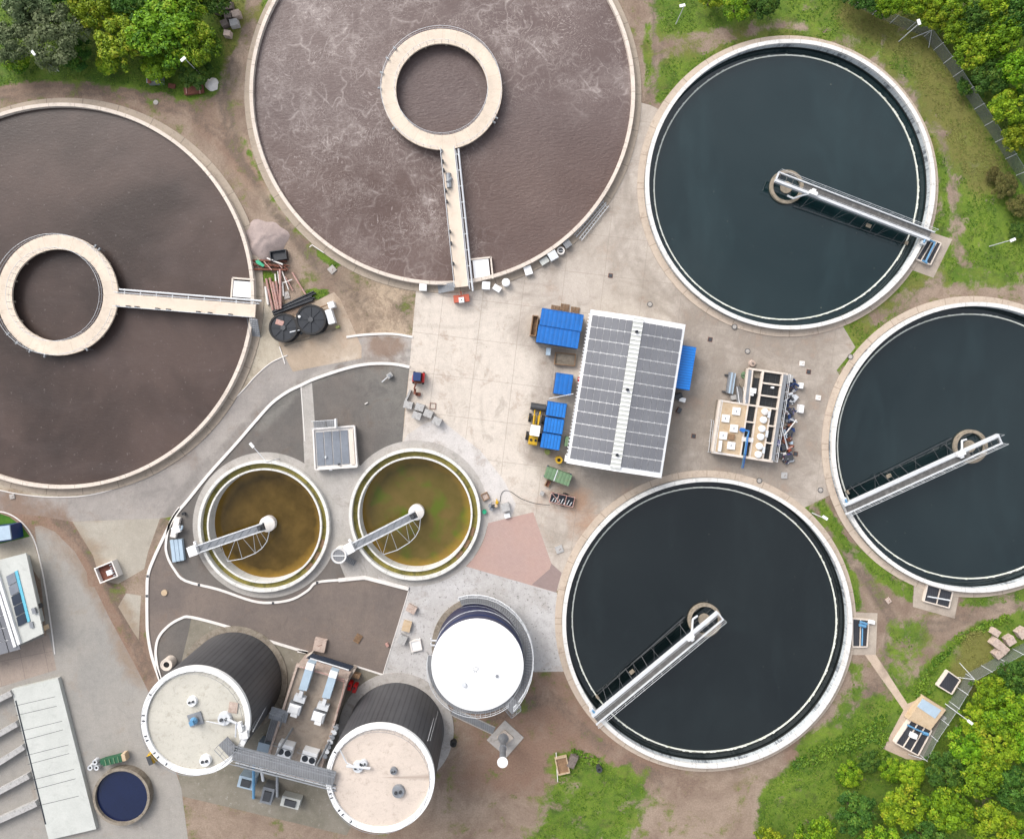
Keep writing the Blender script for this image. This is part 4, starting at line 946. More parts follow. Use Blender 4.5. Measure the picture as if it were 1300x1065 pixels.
a = R(-50); b = MB(); b.box((q[0] + 7.0 * math.cos(a), q[1] + 7.0 * math.sin(a), ZW - .42), (1.8, 1.6, .06), a); b.rail([(q[0] + r_ * math.cos(a + o), q[1] + r_ * math.sin(a + o), ZW - .4) for r_, o in ((6.2, -.13), (7.9, -.1), (7.9, .1), (7.2, .12))], 1.05, .03, 1); b.build('landing', 'grate', t)
b = MB()
for k in range(2): y = 813 + k * 6; b.path([P(556, y, .8), P(548, y, .8), P(547, y - 3, .8)], .13, 8)
b.build('inlet_pipe', 'whitemetal', t)
t = thing('gas_flare', 'tall gas flare column with a white cap standing on a square slab', 'gas flare', P(638.8, 935.2))
b = MB(); b.prism(quad([(641, 914), (665, 936), (643, 961), (618, 939)], .1), -.05, .15); b.build('base_slab', 'pave', t)
b = MB(); b.prism(quad([(641, 926), (652, 936), (643, 945), (631, 936)], .3), .15, .4); b.build('plinth', 'concrete', t)
b = MB(); c = P(638.8, 935.2); b.cyl(c[:2], .75, .4, 1.6, 12, .3); b.build('flare_base', 'steel', t)
b = MB(); b.cyl(c[:2], .42, 1.6, 6.0, 18); b.ring(c[:2], .42, .52, 3, 3.1, 18); b.build('stack', 'steel', t)
b = MB(); b.cyl(c[:2], .42, 6.0, 6.3, 20, .7); b.cyl(c[:2], .7, 6.3, 6.45, 20); b.build('cap', 'white', t)
t = thing('cable_trench', 'narrow grated cable trench from the white topped tank to the flare', 'trench cover', P(600, 915))
b = MB(); b.bar(P(574, 902), P(627, 927), .9, .02, .1); b.build('trench_grating', 'grate', t)
for s in (-5, 5): MB().bar(P(574 - s * .4, 902 + s * .85), P(627 - s * .4, 927 + s * .85), .12, .0, .16).build('edge', 'pave', t)

# ------------------------------------------------------------------ solar hall
ZE, ZG = 4.3, 5.0
cc = P(795.3, 500, 4.7); ha = R(-9.0)
t = thing('solar_hall', 'large hall with rows of solar panels either side of a white ridge strip', 'building', (cc.x, cc.y, 0), ha)
ca, sa = math.cos(ha), math.sin(ha)
def H(x, y, z): return (cc.x + x * ca - y * sa, cc.y + x * sa + y * ca, z)
hx, hy = 6.28, 10.35
b = MB(); b.prism([H(x, y, 0)[:2] for x, y in ((-hx + .3, -hy + .3), (hx - .3, -hy + .3), (hx - .3, hy - .3), (-hx + .3, hy - .3))], 0, ZE - .1); b.build('wall', 'roofwhite', t)
for s in (-1, 1):
    b = MB(); vs = [H(0, -hy, ZG), H(s * hx, -hy, ZE), H(s * hx, hy, ZE), H(0, hy, ZG), H(0, -hy, ZG - .15), H(s * hx, -hy, ZE - .15), H(s * hx, hy, ZE - .15), H(0, hy, ZG - .15)]
    b.add(vs, [(0, 1, 2, 3), (7, 6, 5, 4), (0, 4, 5, 1), (1, 5, 6, 2), (2, 6, 7, 3)]); b.build('roof_slope', 'white', t)
b = MB(); b.box(H(0, 0, ZG + .04), (1.36, 20.1, .1), ha); rd = b.build('ridge_rooflight', 'roofwhite', t)
for i in range(34): MB().box(H(0, -9.7 + i * .588, ZG + .12), (1.3, .22, .08), ha).build('ridge_bar', 'white', rd)
for y in (8.3, .55, -8.15): b = MB(); b.cyl(H(-.05, y, 0)[:2], .2, ZG + .1, ZG + .45, 14); b.build('roof_vent', 'black', rd)
for s in (-1, 1):
    MB().box(H(s * (hx + .07), 0, ZE - .06), (.14, 2 * hy, .16), ha).build('gutter', 'whitemetal', t)
    MB().box(H(0, s * (hy + .05), ZE + .22), (12.3, .1, .3), ha).build('verge', 'white', t) if False else None
b = MB()
for i in range(44): b.box(H(-hx - .2, -hy + .3 + i * .46, ZE - .1), (.22, .12, .1), ha)
b.build('eaves_clips', 'white', t)
slope = math.atan2(ZG - ZE, hx)
pm = bpy.data.meshes.new('solar_panel'); pw, pl_ = .415, .735
pm.from_pydata([(x, y, z) for z in (0, .05) for x, y in ((-pw, -pl_), (pw, -pl_), (pw, pl_), (-pw, pl_))], [], [(3, 2, 1, 0), (4, 5, 6, 7), (0, 1, 5, 4), (1, 2, 6, 5), (2, 3, 7, 6), (3, 0, 4, 7)]); pm.materials.append(M['solar'])
cnt = 0; rest = MB()
for row in range(12):
    for s in (-1, 1):
        for k in range(6):
            x = s * (1.12 + k * .905); y = hy - .62 - .8 - row * 1.62; z = ZG - abs(x) / hx * (ZG - ZE) + .06
            if cnt < 100:
                o = bpy.data.objects.new('solar_panel', pm); col.objects.link(o); o.parent = t; o.location = (x, y, z); o.rotation_euler = (0, s * slope, 0)
            else:
                v = []
                for dz in (0, .05):
                    for a, e in ((-pw, -pl_), (pw, -pl_), (pw, pl_), (-pw, pl_)):
                        xx = x + a; v.append(H(xx, y + e, ZG - abs(xx) / hx * (ZG - ZE) + .06 + dz))
                rest.add(v, [(3, 2, 1, 0), (4, 5, 6, 7), (0, 1, 5, 4), (1, 2, 6, 5), (2, 3, 7, 6), (3, 0, 4, 7)])
            cnt += 1
o = rest.build('solar_panels', 'solar', t); o['kind'] = 'stuff'

# ------------------------------------------------------------------ small kiosk between the thickeners
t = thing('pump_house', 'low square pump house with a glazed panel roof between the two small tanks', 'building', P(425, 568))
zk = 1.0; kq = [(397.3, 545), (449.5, 540.7), (453, 592.5), (400, 596)]
MB().prism(quad(kq, zk), 0, zk).build('wall', 'rim', t)
qq = quad(kq, zk + .25)
for i in range(4): MB().bar(qq[i], qq[(i + 1) % 4], .2, zk, zk + .25 + .003 * i).build('parapet', 'rim', t)
for i in range(4):
    x0 = 400.5 + i * 10.4; MB().prism(quad([(x0 + .4, 549 - i * .8), (x0 + 9.4, 548.3 - i * .8), (x0 + 12, 590.5 - i * .7), (x0 + 2.8, 591.2 - i * .7)], zk + .1), zk + .02, zk + .12).build('roof_glass', 'glassroof', t)
MB().prism(quad([(443, 545), (448, 544.6), (451, 589), (446, 589.5)], zk + .1), zk + .02, zk + .16).build('roof_edge_slab', 'rimbeige', t)
b = MB(); b.cyl(P(431, 589, zk)[:2], .16, zk + .1, zk + .4, 12); b.build('vent', 'darksteel', t); MB().cyl(P(414, 580, zk)[:2], .14, zk + .1, zk + .35, 12).build('vent', 'whitemetal', t)
MB().box(P(420, 595.5, .9), (.4, .35, .3)).build('gutter_outlet', 'white', t)
t = thing('access_stair', 'short steel stair and landing on the north side of the pump house', 'stair', P(412, 538))
b = MB(); b.box(P(420, 537.5, .9), (1.3, 1.0, .08), .08)
for i in range(8): b.box(P(399 + i * 1.9, 539 - i * .15, .15 + i * .13), (.2, .95, .04), .08)
b.build('stair_treads', 'grate', t)
for s in (0, 1): b = MB(); b.rail([tuple(P(398, 534.5 + s * 9, .1)), tuple(P(413, 533.5 + s * 9, 1.2)), tuple(P(426, 532.6 + s * 9, 1.2))], 1.05, .025, .8); b.build('handrail', 'whitemetal', t)
MB().box(P(426.5, 537, 1.6), (.2, 1.2, .8), .05).build('door_screen', 'white', t)
t = thing('access_shaft', 'round shaft with a mesh lid and small steps between the two small tanks', 'shaft', P(434.6, 701))
c = P(434.6, 701); MB().ring(c[:2], .85, 1.02, 0, 1.95, 32).build('shaft_wall', 'rim', t)
MB().cyl(c[:2], .85, 1.8, 1.86, 28).build('lid', 'grate', t)
MB().ring(c[:2], .98, 1.06, 1.9, 2.0, 32).build('lid_rim', 'whitemetal', t)
MB().box((c.x, c.y, 1.9), (1.7, .08, .1), 0).build('lid_bar', 'white', t)
b = MB()
for i in range(6): b.box(P(440 + i * 2, 709 + i * 1.1, 1.6 - i * .27), (.2, .8, .04), -.5)
b.build('steps', 'grate', t)

# ------------------------------------------------------------------ treatment unit with open basins
t = thing('treatment_unit', 'concrete treatment unit with dark open basins, white hatches and a row of small domes', 'basin building', P(955, 530))
zt = 1.7
outline = [(950.7, 467.5), (1000, 475), (981, 586), (904, 573.5), (914, 508), (945, 512)]
MB().prism(quad(outline, zt), 0, zt - .5).build('base', 'dirtyconc', t)
MB().prism(quad([(914, 508), (949.3, 512.8), (939.6, 578.3), (904.2, 572.7)], zt), zt - .5, zt).build('slab_roof', 'beige', t)
MB().prism(quad([(961.3, 515.3), (978, 518), (967.6, 582.5), (952, 580.2)], zt), zt - .5, zt + .02).build('dome_deck', 'beige', t)
basins = [[(957, 479.5), (967, 480.5), (961.5, 514), (951.9, 512.5)], [(970.4, 472.7), (993.2, 475.8), (991.3, 488), (969, 485.2)], [(968, 486.8), (991.1, 490), (989, 503.7), (965.9, 500.8)], [(965.5, 502.3), (988.7, 505.6), (986.4, 518.2), (963.4, 514.8)],
          [(949.6, 514.3), (960.6, 516), (957.8, 535.4), (946.6, 533.8)], [(946.3, 536), (957.5, 537.5), (954.9, 556), (943.8, 554.3)], [(943.4, 556.8), (954.6, 558.6), (951.6, 578.8), (940.2, 577)],
          [(979, 519.8), (986, 520.8), (983.2, 540), (975.9, 538.9)], [(975.5, 541.5), (982.9, 542.6), (980, 561.5), (972.3, 560.4)], [(971.8, 563), (979.6, 564), (976.6, 583.5), (968.8, 582.3)]]
for bq in basins:
    e = MB().prism(quad(bq, zt - .5), zt - .62, zt - .38).build('open_basin', 'pit', t); e['label'] = 'dark open basin'
    b = MB(); a_, b_, c_, d_ = [P(x, y, zt - .3) for x, y in bq]
    nn = 3 if (a_ - b_).length > 2 else 2
    for i in range(1, nn): b.tube(a_.lerp(b_, i / nn), d_.lerp(c_, i / nn), .022, 4)
    for i in range(1, 3): b.tube(a_.lerp(d_, i / 3), b_.lerp(c_, i / 3), .022, 4)
    b.build('basin_grid', 'darksteel', e)
walls = [((950.7, 468), (1000, 475.2), .26), ((949.5, 468), (944.8, 512), .18), ((955.5, 470), (950.5, 512.6), .18), ((968.7, 471), (962, 515), .3), ((968, 486), (991.5, 489.3), .22), ((965.5, 501.6), (989, 504.8), .22), ((914, 508.5), (987, 519.5), .24),
         ((949.7, 513), (939.7, 578.4), .2), ((961.2, 515.5), (951.8, 580.3), .16), ((946, 535), (958, 536.6), .2), ((943, 555.6), (955, 557.4), .2), ((978.2, 518.6), (968, 582.6), .22), ((975, 540.2), (983.5, 541.4), .2), ((972, 561.8), (980.5, 563), .2), ((987.2, 520), (977.8, 585), .16), ((904, 573.8), (981, 585.6), .32), ((914, 508), (904.2, 573), .26), ((993.5, 475), (987, 519.5), .18)]
for i, (a, e, w_) in enumerate(walls): MB().bar(P(*a, zt), P(*e, zt), w_, zt - .45, zt + .06 + .004 * i).build('basin_wall', 'rimbeige', t)
b = MB(); b.bar(P(997, 475.3, zt), P(980.3, 585, zt), .62, zt - .1, zt + .02); b.build('side_walkway', 'steel', t)
b = MB(); b.rail([tuple(P(1000, 475.5, zt)), tuple(P(983.2, 585.5, zt))], 1.05, .03, 1.2); b.build('handrail', 'whitemetal', t)
b = MB(); b.rail([tuple(P(993.8, 475, zt)), tuple(P(977.5, 584.5, zt))], 1.05, .025, 1.6); b.build('handrail', 'steel', t)
b = MB(); b.rail([tuple(P(914.5, 508, zt)), tuple(P(904.4, 573.5, zt)), tuple(P(930, 577.5, zt))], 1.05, .03, 1.3); b.build('handrail', 'whitemetal', t)
MB().bar(P(952.5, 470, zt), P(947.5, 512, zt), .5, zt - .1, zt + .03).build('side_walkway', 'steel', t)
for i, (x, y) in enumerate(((247, 440), (150, 505), (225, 595), (128, 660), (200, 750))):
    h = MB().box(P(900 + x / 7.1, 460 + y / 7.1, zt + .12), (1.02, 1.02, .24), -.12).build('hatch', 'white', t); MB().box(P(900 + x / 7.1, 460 + y / 7.1, zt + .27), (.12, .3, .06), -.12).build('hatch_handle', 'steel', h)
MB().box(P(928.6, 554.6, zt + .15), (.8, .8, .3), -.12).build('timber_cover', 'wood', t)
MB().box(P(914, 566, zt + .3), (.35, 1.5, .5), -.12).build('switch_cabinet', 'white', t)
for x, y in ((500, 445), (487, 517), (474, 597), (462, 670), (450, 755), (440, 828)):
    p = P(900 + x / 7.1, 460 + y / 7.1, zt); b = MB(); b.cyl(p[:2], .46, zt, zt + .35, 20); b.cyl(p[:2], .46, zt + .35, zt + .5, 20, .2); b.build('dome', 'rim' if y < 460 else 'white', t, True)
for x, y in ((540, 470), (520, 645), (492, 790)): MB().box(P(900 + x / 7.1, 460 + y / 7.1, zt + .2), (.3, .9, .35), -.15).build('pump_housing', 'whitemetal', t)
MB().box(P(956, 496, zt + .25), (.7, .7, .5), -.12).build('pump_box', 'white', t); MB().box(P(954.5, 501, zt + .2), (.4, .3, .3), -.12).build('junction_box', 'white', t)
MB().cyl(P(980.5, 492, zt)[:2], .15, zt - .4, zt + .3, 12).build('float_marker', 'white', t)
MB().box(P(949, 558, zt + .12), (1.6, .6, .1), -.12).build('pipe_support', 'rim', t)
for s in (0, 1):
    b = MB(); b.path([P(943 + s * .5, 545.5 - s, zt + .6), P(951 - s * .3, 547 + s * 1.2, zt + .6), P(949.5 - s * 1.6, 556, zt + .6), P(946.5 - s * 1.8, 577, zt + .5), P(945.8 - s * 1.8, 581, zt + .2), P(943.4 - s * 1.8, 594, .7)], .075, 8); b.build('blue_pipe', 'pipeblue' if s == 0 else 'ltblue', t)
b = MB(); b.cyl(P(941.5, 545.5, zt)[:2], .3, zt, zt + .7, 14); b.build('valve_head', 'pipeblue', t)
t = thing('unit_stair', 'steel stair on the left side of the treatment unit', 'stair', P(941, 500))
b = MB()
for i in range(11): b.box(P(938.3 + i * .12, 491 + i * 2.0, .1 + i * .14), (.9, .16, .05), -.1)
b.build('stair_treads', 'grate', t)
for s in (0, 1): b = MB(); b.tube(P(935.5 + s * 8, 491, .9), P(939 + s * 8, 512, 2.6), .035); b.tube(P(936.2 + s * 7.5, 491, .05), P(938.6 + s * 7, 512, 1.6), .05); b.build('stringer', 'whitemetal', t)
t = thing('steel_louvre_rack', 'bundle of pale blue grey metal profiles left of the treatment unit', 'metal profiles', P(926, 485))
for i in range(4):
    b = MB(); a = P(922.6 + i * 2.0, 498.8 + i * .4, .5); e = P(926.6 + i * 2.0, 472.4 + i * .5, .5); b.box(tuple((a + e) / 2), ((e - a).length, .2, .9 - abs(i - 1.5) * .15), math.atan2(e.y - a.y, e.x - a.x)); b.build('profile', 'lblue' if i % 2 else 'steel', t)
for k in (0, 1): MB().box(P(922.5 + k * 3.5, 497.5 - k * 21, .2), (1.3, .2, .3), -.1).build('base_beam', 'darksteel', t)

# ------------------------------------------------------------------ buildings at the left edge
t = thing('workshop_building', 'white flat roofed building with a dark strip rooflight at the left edge', 'building', P(20, 765))
zb = 2.6
MB().prism(quad([(-70, 730), (20, 710), (40, 796), (22, 808), (-60, 835)], zb), 0, zb - .2).build('wall', 'roofwhite', t)
MB().prism(quad([(-6, 712), (33, 702), (55, 804), (25, 818)], zb), zb - .2, zb).build('roof', 'roofwhite', t)
MB().prism(quad([(7, 731), (18.5, 725.5), (37, 790), (23.5, 796)], zb + .1), zb, zb + .12).build('rooflight', 'glassroof2', t) if False else None
for i in range(5):
    f0, f1 = i / 5 + .01, (i + 1) / 5 - .01
    L = lambda a, e, f: (a[0] + (e[0] - a[0]) * f, a[1] + (e[1] - a[1]) * f)
    A0, A1, B0, B1 = (7.5, 731), (23.5, 796), (18, 725.5), (34.5, 790)
    MB().prism(quad([L(A0, A1, f0), L(B0, B1, f0), L(B0, B1, f1), L(A0, A1, f1)], zb + .15), zb + .003, zb + .15).build('rooflight_pane', 'anth' if i > 1 else 'glassroof', t)
MB().prism(quad([(18.3, 725.4), (22, 724), (38, 788), (35, 790)], zb + .1), zb + .004, zb + .1).build('cyan_upstand', 'cyan', t)
for a, e, m_ in (((-9, 712), (24, 818), 'white'), ((-13, 716), (19, 821), 'white')): MB().bar(P(*a, zb + .3), P(*e, zb + .3), .38, zb + .01, zb + .35).build('roof_ridge', m_, t)
MB().prism(quad([(-60, 725), (-14, 715), (19, 823), (-40, 845)], zb + .1), zb - .15, zb + .02).build('roof', 'white', t)
for j in range(5):
    for i in range(2):
        x0, y0 = -10.5 + j * 4.6 - i * 15, 752 + j * 15.4 + i * 4
        e = MB().prism(quad([(x0, y0), (x0 + 13.6, y0 - 3.8), (x0 + 17.8, y0 + 10.3), (x0 + 4.2, y0 + 14.1)], zb + .2), zb + .05, zb + .2).build('solar_panel', 'solar', t)
MB().box(P(47, 770, zb - 1), (1.1, .6, .8), .3).build('wall_fan', 'darksteel', t); MB().box(P(43.5, 775, zb + .2), (.5, .8, .3), .3).build('roof_fan', 'steel', t)
MB().box(P(56, 797, 1.6), (.7, .6, 1.0), .3).build('wall_lamp_box', 'beige', t); MB().box(P(40, 793, zb + .1), (.5, .8, .14), .2).build('roof_hatch', 'steel', t)
t = thing('garden_shed', 'small white roofed cabin beside the little lawn at the left edge', 'cabin', P(3, 678))
MB().prism(quad([(-26, 672), (11.5, 667), (14, 686), (-26, 692)], 2.4), 0, 2.3).build('wall', 'bluedark', t)
MB().prism(quad([(-27, 671.5), (11.7, 666.6), (14, 684.2), (-27, 690.6)], 2.5), 2.3, 2.5).build('roof', 'lblue', t)
t = thing('silage_bunker', 'long pale concrete deck with narrow joints at the bottom left corner', 'concrete deck', P(60, 920))
zb = .6
MB().prism(quad([(14.4, 874.8), (73.6, 860.5), (122, 1052), (62, 1066)], zb), 0, zb).build('deck', 'roofwhite', t)
for k, (x0, y0, x1, y1) in enumerate(((18, 896, 70, 884), (20, 908, 72, 896), (25, 928, 79, 915), (28, 940, 80, 926), (32, 959, 87, 945), (35, 970, 88, 956), (40, 990, 94, 976), (43, 1002, 96, 988), (50, 1022, 100, 1010))):
    MB().bar(P(x0, y0, zb), P(x1, y1, zb), .06, zb - .01, zb + .006).build('joint', 'darksteel', t)
MB().bar(P(20, 889, zb), P(58, 1046, zb), .2, zb - .01, zb + .012).build('drain_slot', 'black', t)
for i, (x0, y0, x1, y1) in enumerate(((14, 880, -30, 902), (21, 919, -30, 948), (30, 948, -20, 980), (36, 985, -20, 1015), (46, 1020, -20, 1050))):
    tag(MB().bar(P(x0, y0, .9), P(x1, y1, .9), .75, 0, .9 + .01 * i).build('bay_wall', 'block'), ['pale bay wall nearest the joint lines at the top of the bays', 'second pale bay wall from the top, left of the deck', 'third pale bay wall from the top, left of the deck', 'fourth pale bay wall, low at the left edge', 'lowest pale bay wall in the bottom left corner'][i], 'wall', 'walls between the open bays')
# small round tank at the bottom left with machines round it
c = P(159, 1006); t = thing('rain_tank', 'small round tank of dark blue water at the bottom left', 'water tank', c)
MB().ring(c[:2], 3.6, 3.95, 0, 1.0, 64).build('rim', 'dirtyconc', t)
M['bluewater'] = mat('deep_blue_water', (.006, .012, .045, 1), .08, .2, .3, 3); water(c, 3.65, .6, 'bluewater')
# ------------------------------------------------------------------ containers
def container(px, py, L, W_, h, rz, label, cat, group, m='blue', ribs=True, legs=False):
    c = P(px, py, h); t = thing('container', label, cat, (c.x, c.y, 0), R(rz), group)
    def X(x, y, z):
        a = R(rz); return (c.x + x * math.cos(a) - y * math.sin(a), c.y + x * math.sin(a) + y * math.cos(a), z)
    MB().box(X(0, 0, h / 2), (L - .08, W_ - .08, h - .12), R(rz)).build('body', 'bluedark' if m.startswith('blue') else m, t)
    MB().box(X(0, 0, h - .05), (L, W_, .1), R(rz)).build('roof', m, t)
    for s in (-1, 1):
        b = MB()
        for x in (-L / 2 + .08, L / 2 - .08): b.box(X(x, s * (W_ / 2 - .08), h / 2 - .06), (.14, .14, h - .13), R(rz))
        b.build('corner_posts', 'bluedark', t)
        MB().box(X(0, s * (W_ / 2 - .03), h + .01), (L, .06, .06), R(rz)).build('roof_edge', m if m != 'bluerib' else 'blue', t)
    for s in (-.5, .5): MB().box(X(L / 2 + .01, s * W_ * .48, h / 2), (.06, W_ * .44, h * .85), R(rz)).build('door', m, t)
    return t, X
container(713, 406, 5.75, 2.3, 2.6, -9.3, 'smooth blue container roof, the upper of two side by side at the top', 'container', 'blue containers')
container(708.6, 427.6, 5.75, 2.35, 2.5, -9.3, 'smooth blue container, the lower of two side by side above the timber pen', 'container', 'blue containers')
container(715.3, 487.6, 2.35, 2.85, 2.5, -8, 'single smooth blue container between the timber pen and the ribbed blue skips', 'container', 'blue containers')
container(706.3, 519.8, 2.65, 1.98, 2.1, -9, 'ribbed blue skip lid, topmost of the three in a row', 'skip', 'three ribbed blue skips', 'bluerib')
container(703.0, 540.3, 2.65, 2.05, 2.1, -9, 'ribbed blue skip lid, middle of the three in a row', 'skip', 'three ribbed blue skips', 'bluerib')
container(699.2, 560.3, 2.65, 2.05, 2.1, -9, 'ribbed blue skip lid, lowest of the three, nearest the yellow barrel', 'skip', 'three ribbed blue skips', 'bluerib')
M['bluerib2'] = mat('blue_cross_ribbed_sheet', C(34, 140, 240, 1.1), .4, .12, .5, 5, ribs=(0, .36, .6))
container(869.5, 466.8, 5.9, 2.2, 2.6, 81, 'blue ribbed container tucked against the right side of the solar hall', 'container', 'blue containers', 'bluerib2')
t, X = container(708.6, 604.6, 3.55, 1.62, 1.7, -20, 'faded green lidded skip standing below the yellow barrel', 'skip', None, 'green')
MB().box(X(-.35, 0, 1.72), (.12, 1.6, .06), R(-20)).build('lid_seam', 'whitemetal', t)

# ------------------------------------------------------------------ timber crate, pens and pallets beside the containers
def crate(name, px, py, L, W_, h, rz, m, label, cat, fill=None, wall=.12, group=None):
    c = P(px, py, h); a = R(rz); t = thing(name, label, cat, (c.x, c.y, 0), a, group)
    def X(x, y, z): return (c.x + x * math.cos(a) - y * math.sin(a), c.y + x * math.sin(a) + y * math.cos(a), z)
    for s in (-1, 1):
        MB().box(X(0, s * (W_ - wall) / 2, h / 2), (L, wall, h), a).build('side_wall', m, t)
        MB().box(X(s * (L - wall) / 2, 0, h / 2 - .01), (wall, W_ - 2 * wall, h), a).build('end_wall', m, t)
    if fill: MB().box(X(0, 0, .1 + h * .2), (L - 2 * wall, W_ - 2 * wall, h * .4), a).build('contents', fill, t)
    return t, X
crate('timber_skip', 678.3, 413.5, .85, 2.85, 1.2, -8, 'wood', 'narrow timber filled skip left of the two blue containers', 'skip', 'wood')
crate('timber_pen', 717.5, 456, 2.9, 1.7, .7, -5, 'wood', 'low open timber pen below the two blue containers', 'pen', 'dirtyconc', .1)
tag(MB().box(P(696, 446.5, .9), (.6, 1.0, .9), -.1).build('cabinet', 'lblue'), 'pale blue cabinet below the two blue containers', 'cabinet')
tag(MB().box(P(735.8, 482.5, 1.0), (.5, .75, 1.0), -.1).build('fuel_box', 'orange2' if False else 'red'), 'small red box against the left wall of the solar hall', 'box')
def pallet(px, py, L, W_, rz, label, m='wood', h=.15, group='wooden pallets'):
    c = P(px, py); a = R(rz); t = thing('pallet', label, 'pallet', c, a, group)
    def X(x, y, z): return (c.x + x * math.cos(a) - y * math.sin(a), c.y + x * math.sin(a) + y * math.cos(a), z)
    for i in range(6): MB().box(X(0, -W_ / 2 + (i + .5) * W_ / 6, h - .015), (L, W_ / 9, .03), a).build('board', m, t)
    for i in (-1, 0, 1): MB().box(X(i * L * .45, 0, h / 2 - .02), (.1, W_, h - .04), a).build('bearer', m, t)
    return t
pallet(705, 391.5, 1.2, .8, -9, 'orange brown pallet at the left end of the row behind the blue containers'); pallet(717, 390.5, 1.2, 1.0, -9, 'middle pallet of the row behind the blue containers'); pallet(730, 394, 1.2, .9, -9, 'right hand pallet of the row behind the blue containers')
pallet(454.5, 810, 1.2, .9, 60, 'yellowish pallet lying on the brown stone chips'); pallet(727, 382, .1, .1, 0, '') if False else None
b = MB(); b.path([P(697, 506, 2.4), P(728, 500, 3.6)], .05, 6); tag(b.build('bracing_pole', 'whitemetal'), 'thin white pole slanting from the solar hall to the blue skips', 'pole')
# barrels
def barrel(px, py, r, h, m, label, hole=True):
    c = P(px, py); t = thing('barrel', label, 'barrel', c)
    MB().ring(c[:2], r * .82, r, 0, h, 24).build('shell', m, t); MB().cyl(c[:2], r * (.5 if hole else .82), h * .8, h * .9, 20).build('opening', 'shaft' if hole else m, t)
    MB().ring(c[:2], r * .5, r * .82, h - .12, h - .04, 24).build('lid', m, t); return t
barrel(709, 583, .5, 1.0, 'yellow', 'round yellow barrel with a dark hole at the lower left corner of the hall')
M['olive'] = mat('olive_paint', C(160, 170, 90), .6, .3, 2, 8); barrel(694.6, 573, .38, .9, 'olive', 'small olive barrel just under the lowest blue skip', False)
barrel(217, 839, .82, 1.3, 'rimbeige', 'upright concrete pipe ring with a dark mouth near the left digester')
barrel(576, 941, .45, .7, 'rubber', 'dark round shaft ring in the red soil left of the flare')
tag(MB().box(P(718.5, 581.5, .8), (.35, .9, .8), -.15).build('gas_bottle_box', 'white'), 'small white box at the lower left corner of the hall', 'box')
tag(MB().box(P(719, 560, 1.1), (.45, 1.3, 1.1), -.15).build('meter_cabinet', 'grn3' if False else 'green'), 'small green cabinet between the blue skips and the hall', 'cabinet')

# ------------------------------------------------------------------ wheel loader
def vehicle_frame(px, py, rz, z=0):
    c = P(px, py, z); a = R(rz)
    return c, a, (lambda x, y, zz: (c.x + x * math.cos(a) - y * math.sin(a), c.y + x * math.sin(a) + y * math.cos(a), zz))
c, a, X = vehicle_frame(679.3, 540, 81)
t = thing('wheel_loader', 'yellow wheel loader with a white cab roof parked left of the blue skips', 'wheel loader', (c.x, c.y, 0), a)
b = MB(); b.box(X(-1.9, 0, 1.15), (1.4, 1.3, .9), a, .9); b.box(X(-2.5, 0, 1.0), (.35, 1.1, .7), a); b.build('engine_cover', 'yellow', t)
for s in (-1, 1): MB().cyl(X(-1.95, s * .32, 0)[:2], .17, 1.6, 1.72, 12).build('exhaust_cap', 'black', t)
b = MB(); b.box(X(-.55, 0, 1.75), (1.25, 1.15, 1.3), a, .92); b.build('cab', 'anth', t)
MB().box(X(-.55, 0, 2.46), (1.45, 1.3, .12), a).build('cab_roof', 'white', t)
b = MB(); b.box(X(.7, 0, 1.0), (1.5, .7, .6), a); b.build('front_frame', 'yellow', t)
for s in (-1, 1): b = MB(); b.tube(X(.2, s * .35, 1.7), X(1.6, s * .38, 1.4), .1, 6); b.tube(X(1.6, s * .38, 1.4), X(2.2, s * .4, .5), .1, 6); b.build('lift_arm', 'wood' if False else 'yellow', t)
b = MB(); b.tube(X(.3, 0, 1.5), X(1.9, 0, 1.2), .09, 8); b.build('hydraulic_ram', 'darksteel', t)
b = MB(); b.tube(X(2.55, -1.05, .6), X(2.55, 1.05, .6), .42, 12); b.box(X(2.8, 0, .3), (.6, 2.1, .12), a); b.build('bucket', 'darksteel', t)
for x in (-1.55, 1.0):
    for s in (-1, 1):
        w_ = MB().tube(X(x, s * .72, .62), X(x, s * 1.08, .62), .62, 20).build('wheel', 'rubber', t); MB().tube(X(x, s * 1.085, .62), X(x, s * 1.1, .62), .3, 14).build('wheel_rim', 'yellow', w_)
# ------------------------------------------------------------------ dark blue forklift with a drawbar
c, a, X = vehicle_frame(532, 480, 85)
t = thing('compact_loader', 'dark blue compact loader with red wings parked on the pale yard', 'loader', (c.x, c.y, 0), a)
b = MB(); b.box(X(0, 0, .9), (1.5, 1.0, .7), a); b.build('body', 'red2' if False else 'rust', t)
MB().box(X(.15, .05, 1.5), (1.2, 1.05, .8), a, .9).build('cab', 'black', t); MB().box(X(.2, .05, 1.95), (1.15, 1.05, .1), a).build('cab_roof', 'bluedark', t)
MB().box(X(.1, -.72, .9), (1.3, .3, .5), a).build('wing', 'red', t); MB().box(X(-.1, .68, .8), (.9, .2, .5), a).build('wing', 'red', t)
for x in (-.5, .55):
    for s in (-1, 1): MB().tube(X(x, s * .55, .35), X(x, s * .78, .35), .35, 16).build('wheel', 'rubber', t)
b = MB(); b.path([X(-.7, .2, .9), X(-1.5, .4, 1.1), X(-2.2, .1, .7)], .1, 8); b.box(X(-1.9, .3, .8), (.8, .3, .4), a); b.box(X(-2.25, -.1, .3), (.5, .7, .3), a); b.build('boom', 'rust', t)
